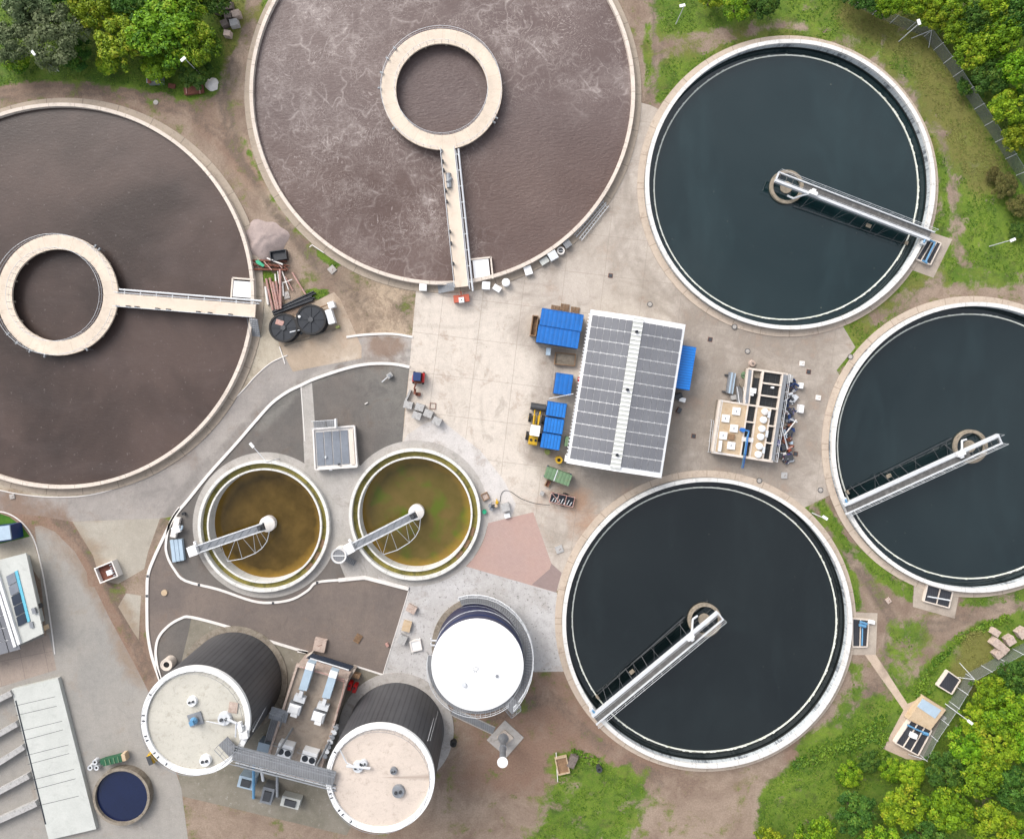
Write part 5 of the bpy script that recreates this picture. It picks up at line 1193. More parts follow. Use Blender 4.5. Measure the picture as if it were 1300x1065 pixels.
# ------------------------------------------------------------------ equipment trailer
c, a, X = vehicle_frame(713.5, 634, -13, .8)
t = thing('rack_trailer', 'dark trailer rack of crossed white and pink bars below the green skip', 'trailer', (c.x, c.y, 0), a)
MB().box(X(0, 0, .5), (3.3, 1.35, .2), a).build('bed', 'black', t)
b = MB()
for s in (-1, 1): b.tube(X(-1.65, s * .68, 1.0), X(1.65, s * .68, 1.0), .05)
for x in (-1.65, -.6, .5, 1.65): b.tube(X(x, -.68, 1.0), X(x, .68, 1.0), .045); b.tube(X(x, -.68, .5), X(x, -.68, 1.0), .045); b.tube(X(x, .68, .5), X(x, .68, 1.0), .045)
b.tube(X(-1.6, .6, 1.05), X(-.2, -.5, 1.05), .05); b.build('frame', 'pinkpipe', t)
b = MB()
for i in range(7): b.tube(X(-1.3 + i * .42, -.6, .75), X(-1.1 + i * .42, -.05 + (i % 2) * .2, .8), .06)
b.build('carried_bars', 'whitemetal', t)
for s in (-1, 1): MB().tube(X(.3, s * .72, .32), X(.3, s * .9, .32), .32, 14).build('wheel', 'rubber', t)
crate('tool_crate', 695.6, 613.8, .6, .95, .5, -25, 'wood', 'small brown crate between the green skip and the trailer rack', 'crate', 'rust', .08)
tag(MB().box(P(688.2, 626, .5), (.5, .55, .5), -.4).build('machine_box', 'block'), 'small grey box left of the trailer rack', 'box')
b = MB(); b.path([P(x, y, .05) for x, y in smooth_line([(698, 641), (680, 639), (662, 633), (648, 624), (640, 623), (636, 628), (635, 637)], 5)], .035, 5); tag(b.build('hose', 'darksteel'), 'thin dark hose curving over the yard from the trailer rack', 'hose')

# ------------------------------------------------------------------ orange machine at the bridge end
c, a, X = vehicle_frame(586, 380, 6, .6)
t = thing('orange_lift_unit', 'orange machine with a white box at the lower end of the top bridge', 'machine', (c.x, c.y, 0), a)
for s in (-1, 1): MB().box(X(s * .68, .1, .5), (.8, 1.0, .7), a).build('side_box', 'orange', t)
MB().box(X(0, .2, .4), (.6, .7, .5), a).build('centre_frame', 'orange', t); MB().box(X(0, -.15, .85), (.72, .72, .6), a).build('white_box', 'white', t); MB().cyl(X(0, -.15, 0)[:2], .08, 1.15, 1.22, 10).build('cap', 'black', t)
MB().box(X(0, .85, .5), (.15, .5, .15), a).build('drawbar', 'orange', t)

# ------------------------------------------------------------------ boxes and lids along the rim of the top tank
def item(name, px, py, d, rz, m, label, cat, group=None, top=1.0, cap=None, z0=0):
    c = P(px, py, z0 + d[2]); t = thing(name, label, cat, (c.x, c.y, z0), R(rz), group)
    MB().box((c.x, c.y, z0 + d[2] / 2), d, R(rz), top).build('body', m, t)
    MB().box((c.x, c.y, z0 + d[2] + .03), (d[0] * 1.05 * top, d[1] * 1.05 * top, .06), R(rz)).build('lid', cap or m, t); return t
item('pump_cabinet', 537, 364.5, (.95, .95, .9), -2, 'white', 'white cube cabinet left of the top bridge stair', 'cabinet')
item('white_box', 617, 362.5, (1.05, 1.0, .8), -4, 'white', 'square white box just right of the top bridge foot', 'box')
item('tilted_box', 631, 366, (1.05, .75, .7), -32, 'white', 'tilted white box between the square box and the round lid', 'box')
c = P(642.3, 358.5, .8); t = thing('round_drum', 'round white drum standing by the rim of the foaming tank', 'drum', (c.x, c.y, 0)); MB().cyl(c[:2], .56, 0, .8, 28).build('shell', 'white', t); MB().cyl(c[:2], .5, .8, .86, 28, .42).build('lid', 'white', t)
item('slab_box', 670.5, 343.5, (1.0, 1.15, .6), 18, 'white', 'white slab box with a dark dot, alone under the tank rim', 'box', None, 1.0, 'white'); MB_ = None
item('low_box', 691, 331.5, (1.15, .8, .5), 33, 'roofwhite', 'low white box with a yellow stained end by the tank rim', 'box')
item('tall_box', 702, 324.5, (1.15, 1.1, 1.0), 30, 'whitemetal', 'tall white box between the low box and the round grate', 'box')
c = P(712, 318.3, .5); t = thing('round_grate', 'round grated manhole ring by the tank rim', 'manhole', (c.x, c.y, 0)); MB().ring(c[:2], .34, .55, 0, .5, 28).build('ring', 'rim', t); MB().cyl(c[:2], .34, .3, .38, 24).build('grating', 'darksteel', t); MB().box((c.x, c.y, .42), (.6, .08, .05)).build('bar', 'whitemetal', t)
item('grating_crate', 720, 309.5, (.95, 1.0, .7), 35, 'steel', 'grey slatted crate nearest the ladder frames by the rim', 'crate', None, 1.0, 'grate')
for i, (dx, dy, lab) in enumerate(((0, 0, 'long aluminium ladder frame lying nearest the tank rim'), (6.5, 4.5, 'long aluminium ladder frame lying further from the tank rim'))):
    a_, e_ = P(730 + dx, 300 + dy, .3), P(768 + dx * .5, 256 + dy, .3); d_ = (e_ - a_).normalized(); s_ = Vector((-d_.y, d_.x, 0)) * .2
    t = thing('ladder_frame', lab, 'ladder', (a_.x, a_.y, 0), 0, 'ladder frames by the rim')
    for k in (-1, 1): MB().tube(a_ + s_ * k, e_ + s_ * k, .05, 6).build('rail', 'whitemetal', t)
    b = MB()
    for k in range(12): p_ = a_.lerp(e_, (k + .5) / 12); b.tube(p_ - s_, p_ + s_, .03, 5)
    b.build('rungs', 'whitemetal', t)
item('white_bracket', 626, 362, (.2, .2, .3), 0, 'steel', 'tiny steel bracket', 'bracket') if False else None

# ------------------------------------------------------------------ precast blocks
for i, (x, y, lab) in enumerate(((518, 514, 'grey concrete block at the upper left end of the group on the yard'), (532.5, 517, 'grey concrete block, second along the upper row on the yard'), (529, 527.5, 'grey concrete block alone in the lower row of the yard group'), (543.5, 525, 'grey concrete block, third along the upper row on the yard'), (554.5, 534.5, 'grey concrete block at the lower right end of the yard group'))):
    item('concrete_block', x, y, (1.15, .95, 1.0), -14 - i * 3, 'block', lab, 'block', 'grey blocks on the pale yard')
t = crate('formwork_frame', 549.5, 515.5, .85, .85, .1, -5, 'rust', 'thin square frame lying flat beside the grey blocks', 'frame', None, .06)
b = MB(); b.bar(P(514, 511, .6), P(521, 495, .6), .28, 0, .6); tag(b.build('kerb_stone', 'block'), 'long pale kerb stone leaning towards the dark blue loader', 'kerb stone')
for i, (x, y, s_, a_, lab) in enumerate(((1268.5, 831, 1.05, 38, 'pale block at the lower left end of the fence group'), (1265, 803, 1.0, -35, 'speckled pale block at the top of the fence group'), (1266.5, 817, 1.25, -40, 'large pale block in the middle left of the fence group'), (1275, 824, 1.15, -42, 'large pale block low in the middle of the fence group'), (1283.5, 813.5, 1.2, 30, 'pale block second from the photo edge in the fence group'), (1299, 804, 1.3, 35, 'pale block cut by the photo edge by the fence'))):
    item('stone_block', x, y, (s_, s_ * .9, .9), a_, 'blockw', lab, 'block', 'pale blocks by the right fence', .96)
for i, (x, y, s_, a_, m_, lab) in enumerate(((288, 7, 1.5, 10, 'rock', 'dark grey boulder block at the top by the track'), (276, 12, 1.2, -20, 'rock', 'dark boulder block half under the tree by the track'), (299, 17, 1.2, 15, 'blockw', 'whitish rough block nearest the track'), (289, 19, 1.1, 5, 'rock', 'grey rough block left of the whitish one'), (284.5, 29, 1.1, 25, 'rock', 'dark block left of the smooth pale stone'), (296.5, 28.5, 1.2, 12, 'block', 'smooth pale square stone by the track'), (288, 42, 1.0, -10, 'blockw', 'lowest rough pale block by the track'))):
    o = item('boulder_block', x, y, (s_, s_ * .85, .8), a_, m_, lab, 'block', 'rough blocks by the top left track', .85)
# slabs, covers and manholes
def slab(px, py, w_, d_, rz, m, label, cat='slab', h=.14, group='flat slabs and covers'):
    t = thing('cover_slab', label, cat, P(px, py), R(rz), group); c = P(px, py)
    MB().box((c.x, c.y, h / 2), (w_, d_, h), R(rz), .97).build('slab', m, t); MB().box((c.x + .1, c.y, h + .01), (w_ * .35, .05, .02), R(rz) + .5).build('lifting_bar', 'rust', t); return t
slab(421.8, 342.5, 1.0, 1.0, 42, 'pave', 'pale square slab on the dirt left of the top tank'); slab(1127.5, 762, .65, .75, 35, 'blockw', 'small pale slab alone on the gravel triangle')
slab(1018, 461.5, .7, .7, -5, 'rim', 'white square cover above the scrap by the treatment unit', 'cover'); slab(1038.5, 504.8, .7, .7, -10, 'rim', 'white square cover between the scrap and the right tank', 'cover')
slab(995.3, 603.4, .85, .9, -2, 'block', 'framed square cover below the treatment unit', 'cover'); slab(710, 697, 1.05, 1.0, 20, 'block', 'grey chequered square cover left of the lower tank', 'cover')
slab(407, 817.5, 1.7, 1.8, -12, 'blockw', 'thick pale stained slab on the stone chips above the plant room', 'slab', .5); slab(16, 630, .7, .7, 10, 'pave', 'little pale slab below the left tank')
slab(629, 623, 0.1, .1, 0, 'pave', '') if False else None
man = [(901.5, 431, 1, 'dark square gully above the treatment unit'), (1026.5, 472, 1, 'dark square gully right of the treatment unit'), (880.5, 553.5, 1, 'dark square gully between hall and treatment unit'), (1010, 576, 1, 'dark stain gully below the scrap'), (775, 350, 1, 'dark square gully between the top tank and hall'),
       (825, 386.5, 0, 'round manhole above the right corner of the hall'), (949, 446, 0, 'round manhole above the treatment unit'), (963.5, 610, 0, 'round manhole on the lower tank surround'), (1041.5, 622, 0, 'round manhole in the corner between the right tanks'), (1079, 453, 0, 'round manhole on the right tank surround'), (932, 415, 0, 'round manhole below the upper right tank')]
for x, y, sq, lab in man:
    c = P(x, y); t = thing('manhole_cover', lab, 'manhole', c, 0, 'manholes and gullies'); z = .13 if (963 < x < 964 or 1078 < x or 931 < x < 933) else 0
    if sq: MB().box((c.x, c.y, z + .02), (.62, .62, .05), -.15).build('frame', 'rust', t); MB().box((c.x, c.y, z + .05), (.5, .5, .03), -.15).build('grating', 'darksteel', t)
    else: MB().ring(c[:2], .3, .38, z, z + .05, 28).build('frame', 'darksteel', t); MB().cyl(c[:2], .3, z, z + .035, 24).build('lid', 'pave', t)

# ------------------------------------------------------------------ pipes and scrap beside the left tank
c = P(337, 304); vs = [(c.x, c.y, .75)]; fs = []; rg = random.Random(6); n = 36; NR = 8
for k in range(1, NR + 1):
    for i in range(n):
        a = 2 * math.pi * i / n; rr_ = 3.0 * (1 + .1 * math.sin(3 * a + 1) + .06 * math.sin(7 * a)) * k / NR
        x, y = c.x + rr_ * math.cos(a), c.y + rr_ * .92 * math.sin(a)
        vs.append((x, y, max(.01, .8 * (1 - (k / NR) ** 2) + .14 * noise.noise(Vector((x, y, 0)) * 1.3) * (1 if k < NR else 0))))
for i in range(n):
    fs.append((0, 1 + i, 1 + (i + 1) % n))
    for k in range(NR - 1): a = 1 + k * n; fs.append((a + i, a + n + i, a + n + (i + 1) % n, a + (i + 1) % n))
M['heap'] = mat('pinkish_sand', C(194, 176, 170), .95, .22, .6, 6, stain=C(158, 142, 138), bump=.3)
b = MB(); b.add(vs, fs); o = b.build('sand_heap', 'heap', None, True); tag(o, 'low rounded heap of pinkish grey sand beside the left tank', 'sand heap')
c = P(269, 108); vs = [(c.x, c.y, .5)]; fs = []
for k in range(1, 4):
    for i in range(18): a = 2 * math.pi * i / 18; r_ = .95 * k / 3 * (1 + rg.uniform(-.12, .12)); vs.append((c.x + r_ * math.cos(a), c.y + r_ * math.sin(a), .5 * (1 - (k / 3) ** 2) + rg.uniform(0, .06)))
for i in range(18):
    fs.append((0, 1 + i, 1 + (i + 1) % 18))
    for k in range(2): a = 1 + k * 18; fs.append((a + i, a + 18 + i, a + 18 + (i + 1) % 18, a + (i + 1) % 18))
b = MB(); b.add(vs, fs); tag(b.build('gravel_heap', 'rim'), 'small white gravel heap at the junction of the tracks, top left', 'gravel heap')
t, X = crate('open_skip', 353, 324, 2.25, 1.35, .9, 8, 'black', 'black open skip at the lower edge of the sand heap', 'skip', 'black', .1)
t = thing('red_frame_stack', 'stack of rusty red steel frames below the sand heap', 'steel frames', P(342, 337))
for i in range(9):
    b = MB(); x = 320 + i * 5; a_, e_ = P(x, 332 + (i % 3) * 2, .3 + .1 * (i % 3)), P(x + rg.uniform(6, 12), 341 + rg.uniform(-3, 2), .3 + .12 * (i % 4)); b.tube(a_, e_, .08, 6); b.build('cross_bar', 'rust' if i % 3 else 'pinkpipe', t)
for y in (331, 336.5, 342): b = MB(); b.bar(P(319 + (y - 331) * .3, y, .2), P(364, y + 1, .2), .22, .05, .4 + (y - 331) * .01); b.build('long_beam', 'rust', t)
o = MB(); o.prism(quad([(324, 331), (328, 330), (336, 337), (334, 339), (326, 335)], .6), .5, .62); tag(o.build('green_tarp', 'teal'), 'crumpled green sheet lying on the red steel frames', 'tarpaulin')
b = MB(); b.tube(P(339, 328, .75), P(359, 336, .7), .12, 10); tag(b.build('white_pipe', 'rim'), 'pale pipe lying across the red steel frames', 'pipe')
pk = [(338, 354, 346.5, 394), (342.5, 353, 351, 393), (346.5, 358, 353.5, 393), (350.5, 357, 356, 393), (337, 364, 340.5, 387), (355.5, 342, 356.5, 392), (349.5, 348, 351, 370), (358.5, 358, 360, 376)]
for i, (x0, y0, x1, y1) in enumerate(pk):
    b = MB(); z = .2 + (.22 if i in (2, 5) else 0); b.tube(P(x0, y0, z), P(x1, y1, z), .17 if i < 6 else .12, 10)
    tag(b.build('stacked_pipe', 'pinkpipe' if i != 4 and i < 6 else 'rim'), 'pinkish pipe lying in the stack at the end of the left footbridge', 'pipe', 'pipes stacked by the left footbridge')
for i, (x0, y0, x1, y1, m_, lab) in enumerate(((371, 346, 388, 374, 'pinkpipe', 'single salmon pipe lying apart, right of the pipe stack'), (358, 344, 366.5, 368, 'rim', 'thin white pole slanting right of the pipe stack'), (362, 351, 372, 369, 'pinkpipe', 'thin pink pole beside the white pole'), (360, 359, 371, 355, 'rim', 'short white bar crossing the pink pole'), (352.5, 343, 354.5, 360, 'rim', 'short white tube at the top of the pipe stack'))):
    b = MB(); b.tube(P(x0, y0, .3), P(x1, y1, .3), .12 if i == 0 else .08, 8); tag(b.build('loose_pipe', m_), lab, 'pipe')
slab(364, 375, .8, 1.0, 15, 'pave', 'pale plate leaning between the pipe stack and black pipes')
for i in range(5):
    jx = [0, 6, -3, 9, 2][i]; b = MB(); b.tube(P(347 + i * 1.0 + jx, 399.5 - i * 1.9 - jx * .3, .18), P(397.5 + jx * .4, 381 - i * [2.6, 3.1, 2.2, 3.0, 2.7][i], .18), [.15, .12, .17, .12, .14][i], 10); tag(b.build('black_pipe', 'black'), 'long black pipe lying between the pipe stack and the black tanks', 'pipe', 'long black pipes')
for x, y, r_, h_, lab, capm in ((363.5, 417, 2.0, 1.2, 'round black plastic tank with a pinkish lid patch, the left one', 'pinkpipe'), (398.5, 407, 2.1, 1.4, 'round black plastic tank beside the white boxes, the right one', 'black')):
    c = P(x, y); t = thing('plastic_tank', lab, 'tank', c, 0, 'two black round plastic tanks')
    MB().cyl(c[:2], r_, 0, h_, 40, r_ * .95).build('shell', 'black', t, True); MB().ring(c[:2], r_ * .88, r_ * 1.0, h_, h_ + .12, 40).build('rim', 'rubber', t)
    b = MB()
    for i in range(8): a = i * math.pi / 4; b.box((c.x + r_ * .45 * math.cos(a), c.y + r_ * .45 * math.sin(a), h_ + .04), (r_ * .75, .09, .08), a)
    b.build('lid_ribs', 'black', t); MB().cyl(c[:2], .35, h_, h_ + .2, 16).build('manhole', 'darksteel', t)
    if capm != 'black': MB().box((c.x - .5, c.y + .7, h_ + .05), (1.1, .7, .1), -.3).build('lid_patch', 'pinkpipe', t)
    else: MB().cyl((c.x - 1.55, c.y + .4), .18, h_, h_ + .25, 12).build('filler_cap', 'white', t)
t = thing('pump_skid', 'grey pump skid with a bent white pipe between the black tanks', 'pump', P(380, 412))
MB().box(P(377, 408, .9), (1.7, .9, .5), .35).build('skid', 'steel', t); b = MB(); b.path([P(368, 422, 1.2), P(388, 417, 1.2), P(390, 420, 1.0)], .09, 8); b.tube(P(388, 412, 1.2), P(390, 421, 1.2), .07, 8); b.build('bent_pipe', 'whitemetal', t)
MB().tube(P(381, 424, .6), P(386, 418, .6), .25, 12).build('pump_body', 'black', t); MB().box(P(375, 427, .5), (.6, .4, .4), .5).build('motor', 'darksteel', t)
item('dosing_cabinet', 418.8, 402, (.85, 1.9, 1.2), 17, 'white', 'tall white cabinet right of the black tanks', 'cabinet'); item('dosing_box', 420.3, 387, (.8, .8, 1.1), 17, 'white', 'small white cube above the tall white cabinet', 'cabinet')
b = MB(); b.path([P(405, 391, .5), P(416, 387, .5)], .08, 8); tag(b.build('timber_beam', 'wood'), 'brown timber beam pointing to the small white cube', 'beam')
item('valve_post', 428.5, 415, (.5, .3, .6), 20, 'olive', 'small olive valve at the right corner of the tank pad', 'valve')
b = MB(); b.bar(P(361, 439), P(426, 418), .16, 0, .25); tag(b.build('pad_kerb', 'dirtyconc'), 'mossy low kerb along the lower side of the tank pad', 'kerb')
b = MB(); b.path([P(377, 397, .3), P(387, 393, .3)], .1, 6); tag(b.build('rusty_rail', 'rust'), 'short rusty rail between the black tanks and black pipes', 'rail')
# goal-post like handrail lying by the track
b = MB(); b.path([P(393, 314, .3), P(396, 311, .3), P(411, 321, .3)], .07, 6); tag(b.build('hydrant_pipe', 'rim'), 'white bent pipe lying on the verge left of the top tank', 'pipe')

# mixing box on the tarmac triangle (open frame) and shed items left
t, X = crate('open_cage', 134.5, 726.5, 2.7, 2.3, 1.2, 22, 'rim', 'open white walled box with brown inside on the left concrete slab', 'container', 'rust', .16)
MB().box(X(.45, -.2, 1.15), (.8, .7, .2), R(22)).build('white_plate', 'white', t)
for i in range(5): MB().box(X(.95, -.8 + i * .38, 1.2), (.32, .14, .12), R(22)).build('slat', 'steel', t)
# pale blue profiles by the small tank
t = thing('blue_profile_stack', 'stack of pale blue metal troughs left of the amber tank', 'metal profiles', P(224, 697))
for i in range(3): MB().bar(P(217.5 + i * 5.6, 685.5 - i * .6, .5), P(221 + i * 5.4, 713.5 - i * 1.2, .5), .5, .05, .45 + .08 * i).build('trough', 'lblue', t)
t = thing('blue_valve_unit', 'white and pale blue valve unit above the metal troughs', 'valve unit', P(222, 670))
b = MB(); b.bar(P(225, 657, .6), P(219, 682, .6), .75, .05, .6); b.build('body', 'rim', t); MB().box(P(224, 672, .9), (1.1, .9, .5), .3).build('housing', 'white', t); b = MB(); b.path([P(227, 674, .9), P(231, 671, .9), P(231.5, 667, .9)], .13, 8); b.build('outlet_pipe', 'lblue', t)
barrel(234.5, 651.5, .22, .5, 'darksteel', 'small dark post at the left of the amber tank'); barrel(209, 752, .42, .15, 'beige', 'flat tan disc on the brown stone chips', False)
# items on the dark gravel
c, a, X = vehicle_frame(493, 478.5, 35)
t = thing('small_pump', 'small pale pump unit with a stalk on the dark gravel', 'pump', (c.x, c.y, 0), a)
MB().box(X(.35, 0, .4), (.75, .65, .6), a).build('pump_body', 'block', t); MB().tube(X(0, 0, .4), X(-1.1, -.1, .3), .07, 8).build('suction_pipe', 'whitemetal', t); MB().cyl(X(.35, 0, 0)[:2], .2, .7, .85, 12).build('motor', 'steel', t)
item('marker_cross', 465, 512, (.4, .12, .15), 30, 'rim', 'tiny white peg on the dark gravel', 'peg')
# pallets and boxes left of the white topped tank
item('stone_crate', 522.3, 773, (1.25, 1.0, .5), -28, 'blockw', 'pale crate highest of the four left of the white topped tank', 'crate', 'crates left of the white tank'); item('timber_crate', 516.3, 795, (1.1, 1.35, .5), -15, 'beige', 'tan crate second from the top left of the white topped tank', 'crate', 'crates left of the white tank')
item('grey_crate', 510.5, 812, (1.1, 1.2, .6), -25, 'block', 'grey crate beside the square white tray', 'crate', 'crates left of the white tank'); crate('white_tray', 528, 819.5, 1.55, 1.55, .35, 12, 'rim', 'square white tray right of the grey crate', 'tray', 'white', .18)
for k, (x, y) in enumerate(((446.5, 867), (452.5, 870))): 
    c = P(x, y); t = thing('fire_extinguisher', ['left of two red fire extinguisher bottles by the plant room', 'right of two red fire extinguisher bottles by the plant room'][k], 'fire extinguisher', c, 0, 'red bottles by the plant room'); MB().box((c.x, c.y, .6), (.5, 1.0, 1.2), -.25).build('bottle', 'red', t); MB().cyl((c.x, c.y + .2), .12, 1.2, 1.4, 10).build('valve', 'black', t)
item('electric_box', 452, 858, (1.0, .5, .8), -20, 'wood', 'brown box right of the plant room canopy', 'box')
item('mesh_ring', 491.5, 818.5, (.35, .5, .3), 30, 'pinkpipe', 'small pink pot at the edge of the stone chips', 'pot')
# odds and ends right of the green tank
crate('rust_crate', 616, 630.5, .95, 1.0, .4, 25, 'wood', 'open brown crate right of the green tank', 'crate', 'blockw', .1)
t = thing('valve_assembly', 'tangle of yellowish valves and pipes beside the green funnel', 'valve assembly', P(628, 639))
for i, (x, y, m_) in enumerate(((631, 637, 'yellow'), (627, 642, 'darksteel'), (624, 645, 'steel'), (630, 641, 'beige'), (622, 641, 'steel'))): b = MB(); b.cyl(P(x, y)[:2], .22, 0, .5 + .1 * i, 10); b.tube(P(x, y, .4), P(x + rg.uniform(-4, 4), y + rg.uniform(-4, 4), .4), .08, 6); b.build('valve', m_, t)
barrel(615, 649, .3, .5, 'teal', 'small bright green funnel right of the green tank', False)
item('grey_cube', 641.5, 644, (1.1, 1.05, .8), 15, 'block', 'grey speckled cube above the corner of the pink paving', 'block'); item('white_board', 644, 654.5, (.75, .6, .3), 15, 'white', 'small white plate touching the pink paving edge', 'plate')
# items at the hall side
for i, (x, y, s_, a_, m_, nm, lab) in enumerate(((862, 503, 1.0, 20, 'steel', 'metal_rack', 'grey metal rack right of the hall below the blue container'), (866.5, 507.5, .9, -15, 'whitemetal', 'white_machine', 'white machine part right of the hall'), (862.5, 521, .8, 60, 'rust', 'rusty_tray', 'rusty tray right of the hall, lowest of the pile'))):
    item(nm, x, y, (s_, s_ * .7, .6), a_, m_, lab, 'machine part', None, .9, 'darksteel' if i != 1 else 'white')
# cabinets top left
t = item('weather_cabinet', 195.5, 99.5, (2.0, 1.2, .9), 3, 'steel', 'grey cabinet with a dark opening on the grass, top left', 'cabinet'); MB().box(P(189.5, 102, 1.2), (.5, .9, .1)).build('dark_opening', 'rust', t)
item('flat_frame', 218, 109.5, (.9, .6, .2), -10, 'rust', 'small rusty frame lying in the grass', 'frame')
t = item('brown_platform', 246, 114.5, (2.6, 1.0, .4), 8, 'rust', 'brown platform with two pink bars beside the white gravel heap', 'platform')
for k in (-9, 8): MB().bar(P(246 + k, 119, .55), P(245 + k, 110, .55), .1, .5, .58).build('pink_bar', 'pinkpipe', t)
tag(MB().cyl(P(198, 130.5)[:2], .35, 0, .08, 16).build('stone_disc', 'pave'), 'flat pale stone on the dirt track above the left tank', 'stone')

# ------------------------------------------------------------------ scrap beside the treatment unit
for i, (x, y, d_, a_, m_, nm, lab) in enumerate((
    (1001.5, 480.5, (1.25, 1.15, .9), -8, 'block', 'grey_tub', 'square grey tub at the top of the scrap row'), (1017.5, 489.5, (.55, .85, .7), -8, 'white', 'white_cabinet', 'small white cabinet at the upper right of the scrap'), (1017.5, 519, (.7, 1.2, .8), -8, 'white', 'white_fridge', 'larger white cabinet at the right of the scrap'),
    (1008, 507, (.7, 1.5, .5), -40, 'whitemetal', 'ribbed_radiator', 'white ribbed radiator among the scrap'), (995.5, 517, (.9, .7, .5), 20, 'rust', 'rusty_housing', 'rusty housing beside the walkway of the treatment unit'), (1000, 500, (.8, .9, .5), 10, 'rock', 'stone_lump', 'grey lump between tub and radiator'),
    (996, 568, (.9, .8, .7), 15, 'bluedark', 'blue_motor', 'dark blue motor low in the scrap row'), (1002.5, 548, (.8, .8, .7), -30, 'bluedark', 'blue_gearbox', 'blue gearbox in the middle of the scrap'), (1001.5, 581, (1.3, .9, .6), 5, 'purple', 'violet_pump', 'violet blue pump at the lower end of the scrap'), (990, 578, (.6, .8, .5), 40, 'rust', 'rusty_pump', 'rusty pump at the lower left of the scrap'),
    (1001, 557.5, (1.1, .5, .4), -25, 'rust', 'rusty_plate', 'rusty brown plate near the blue gearbox'), (1006.5, 546, (.6, .6, .6), 10, 'bluedark', 'blue_valve', 'blue valve right of the blue gearbox'), (988, 562, (.6, .9, .6), 0, 'purple', 'violet_box', 'violet box against the treatment unit walkway'), (1002.5, 533, (1.2, .5, .4), 15, 'steel', 'grey_casting', 'grey casting below the hose coil'),
    (996, 576, (.5, .4, .4), 20, 'rim', 'white_flange', 'white flange at the lower end of the scrap'), (1003, 572, (.5, .4, .4), 60, 'orange', 'orange_flange', 'orange flange at the lower end of the scrap'), (1005, 562, (.4, .5, .4), 0, 'lblue', 'pale_flange', 'pale blue flange right of the blue motor'))):
    item(nm, x, y, d_, a_, m_, lab, 'scrap part', 'scrap parts beside the treatment unit', .85, 'darksteel' if i in (4, 6, 7, 8, 9) else None)
for k, (x, y, r_, m_, lab) in enumerate(((1000, 525, 1.1, 'darksteel', 'coil of thick grey hose in the middle of the scrap'), (1006, 485, .7, 'bluedark', 'coil of blue grey hose beside the grey tub'), (991, 546, .45, 'wood', 'brown cable reel beside the walkway of the treatment unit'))):
    c = P(x, y, .3); t = thing('hose_coil', lab, 'hose coil', (c.x, c.y, 0))
    for j in range(3 if r_ > .5 else 2): MB().ring((c.x + .06 * j, c.y - .05 * j), r_ * (.62 - .1 * j), r_ * (.78 - .1 * j), .05 + j * .13, .17 + j * .13, 28, 0.3 * j, 5.2 + .3 * j).build('hose_turn', m_, t)
b = MB(); b.path([P(998, 487, .5), P(1004, 490, .5), P(1008, 486, .5), P(1014, 490, .5)], .14, 8); tag(b.build('hose', 'bluedark'), 'thick dark blue hose snaking from the grey tub', 'hose')
for i, (x0, y0, x1, y1, m_, lab) in enumerate(((990, 531, 1000, 570, 'whitemetal', 'long white strut lying lengthwise across the scrap'), (996, 552, 1011, 533, 'rim', 'white strut crossing the long one in the scrap'), (1003, 532, 1012, 536, 'whitemetal', 'short white bar at the right of the scrap'), (996, 545, 999, 556, 'lblue', 'pale blue bar under the crossed struts'), (1000, 570, 1006, 567, 'pinkpipe', 'short pink pipe at the end of the long strut'))):
    b = MB(); b.tube(P(x0, y0, .9), P(x1, y1, .8), .09, 6); tag(b.build('strut', m_), lab, 'bar')
# small loose pieces that fill the scrap row
protos = []
def piece(nm, m_, kind, lab):
    t = thing(nm, lab, 'scrap part', (0, 0, 0), 0, 'small pieces in the scrap row')
    b = MB()
    if kind == 0: b.box((0, 0, .15), (.45, .3, .3), 0, .9); b.build('casing', m_, t); MB().box((0, 0, .33), (.2, .12, .06)).build('flange', 'steel', t)
    elif kind == 1: b.tube((-.6, 0, .2), (.6, 0, .25), .06, 6); b.build('bar', m_, t); MB().tube((-.62, 0, .2), (-.5, 0, .2), .12, 8).build('collar', 'darksteel', t)
    elif kind == 2: b.ring((0, 0), .16, .3, 0, .18, 16); b.build('ring', m_, t)
    elif kind == 3: b.tube((-.3, 0, .25), (.3, 0, .25), .2, 12); b.build('motor_body', m_, t); MB().tube((.3, 0, .25), (.5, 0, .25), .06, 8).build('shaft', 'steel', t)
    elif kind == 4: b.path([(-.4, -.2, .1), (0, .25, .2), (.35, -.1, .15), (.6, .2, .1)], .07, 6); b.build('hose', m_, t)
    protos.append([t, False, lab])
for m_, cn in (('bluedark', 'dark blue'), ('rust', 'rusty brown'), ('whitemetal', 'pale grey'), ('darksteel', 'dark grey')):
    piece('scrap_casing', m_, 0, 'one of the small %s casings lying in the scrap row by the treatment unit' % cn); piece('scrap_bar', m_, 1, 'one of the short %s bars lying in the scrap row by the treatment unit' % cn); piece('scrap_motor', m_, 3, 'one of the small %s motors lying in the scrap row by the treatment unit' % cn)
piece('scrap_ring', 'rust', 2, 'one of the rusty rings in the scrap row by the treatment unit'); piece('scrap_hose', 'darksteel', 4, 'one of the dark hose ends in the scrap row by the treatment unit'); piece('scrap_hose', 'bluedark', 4, 'one of the blue hose ends in the scrap row by the treatment unit'); piece('scrap_casing', 'purple', 0, 'one of the small violet casings in the scrap row by the treatment unit')
rz_ = random.Random(12)
for i in range(84):
    pr = protos[i % len(protos)]; f = rz_.random(); x = 1000.5 - f * 8 + rz_.uniform(-8, 11) * (.75 + .25 * f); y = 488 + f * 98; loc = P(x, y, 0); loc.z = rz_.choice((0, 0, .2, .35))
    if not pr[1]: pr[0].location = loc; pr[0].rotation_euler = (0, 0, rz_.uniform(0, 6)); pr[1] = True; pr[0]['group'] = 'pieces like: ' + pr[2][11:50].strip()
    else: dup(pr[0], loc, rz_.uniform(0, 6))
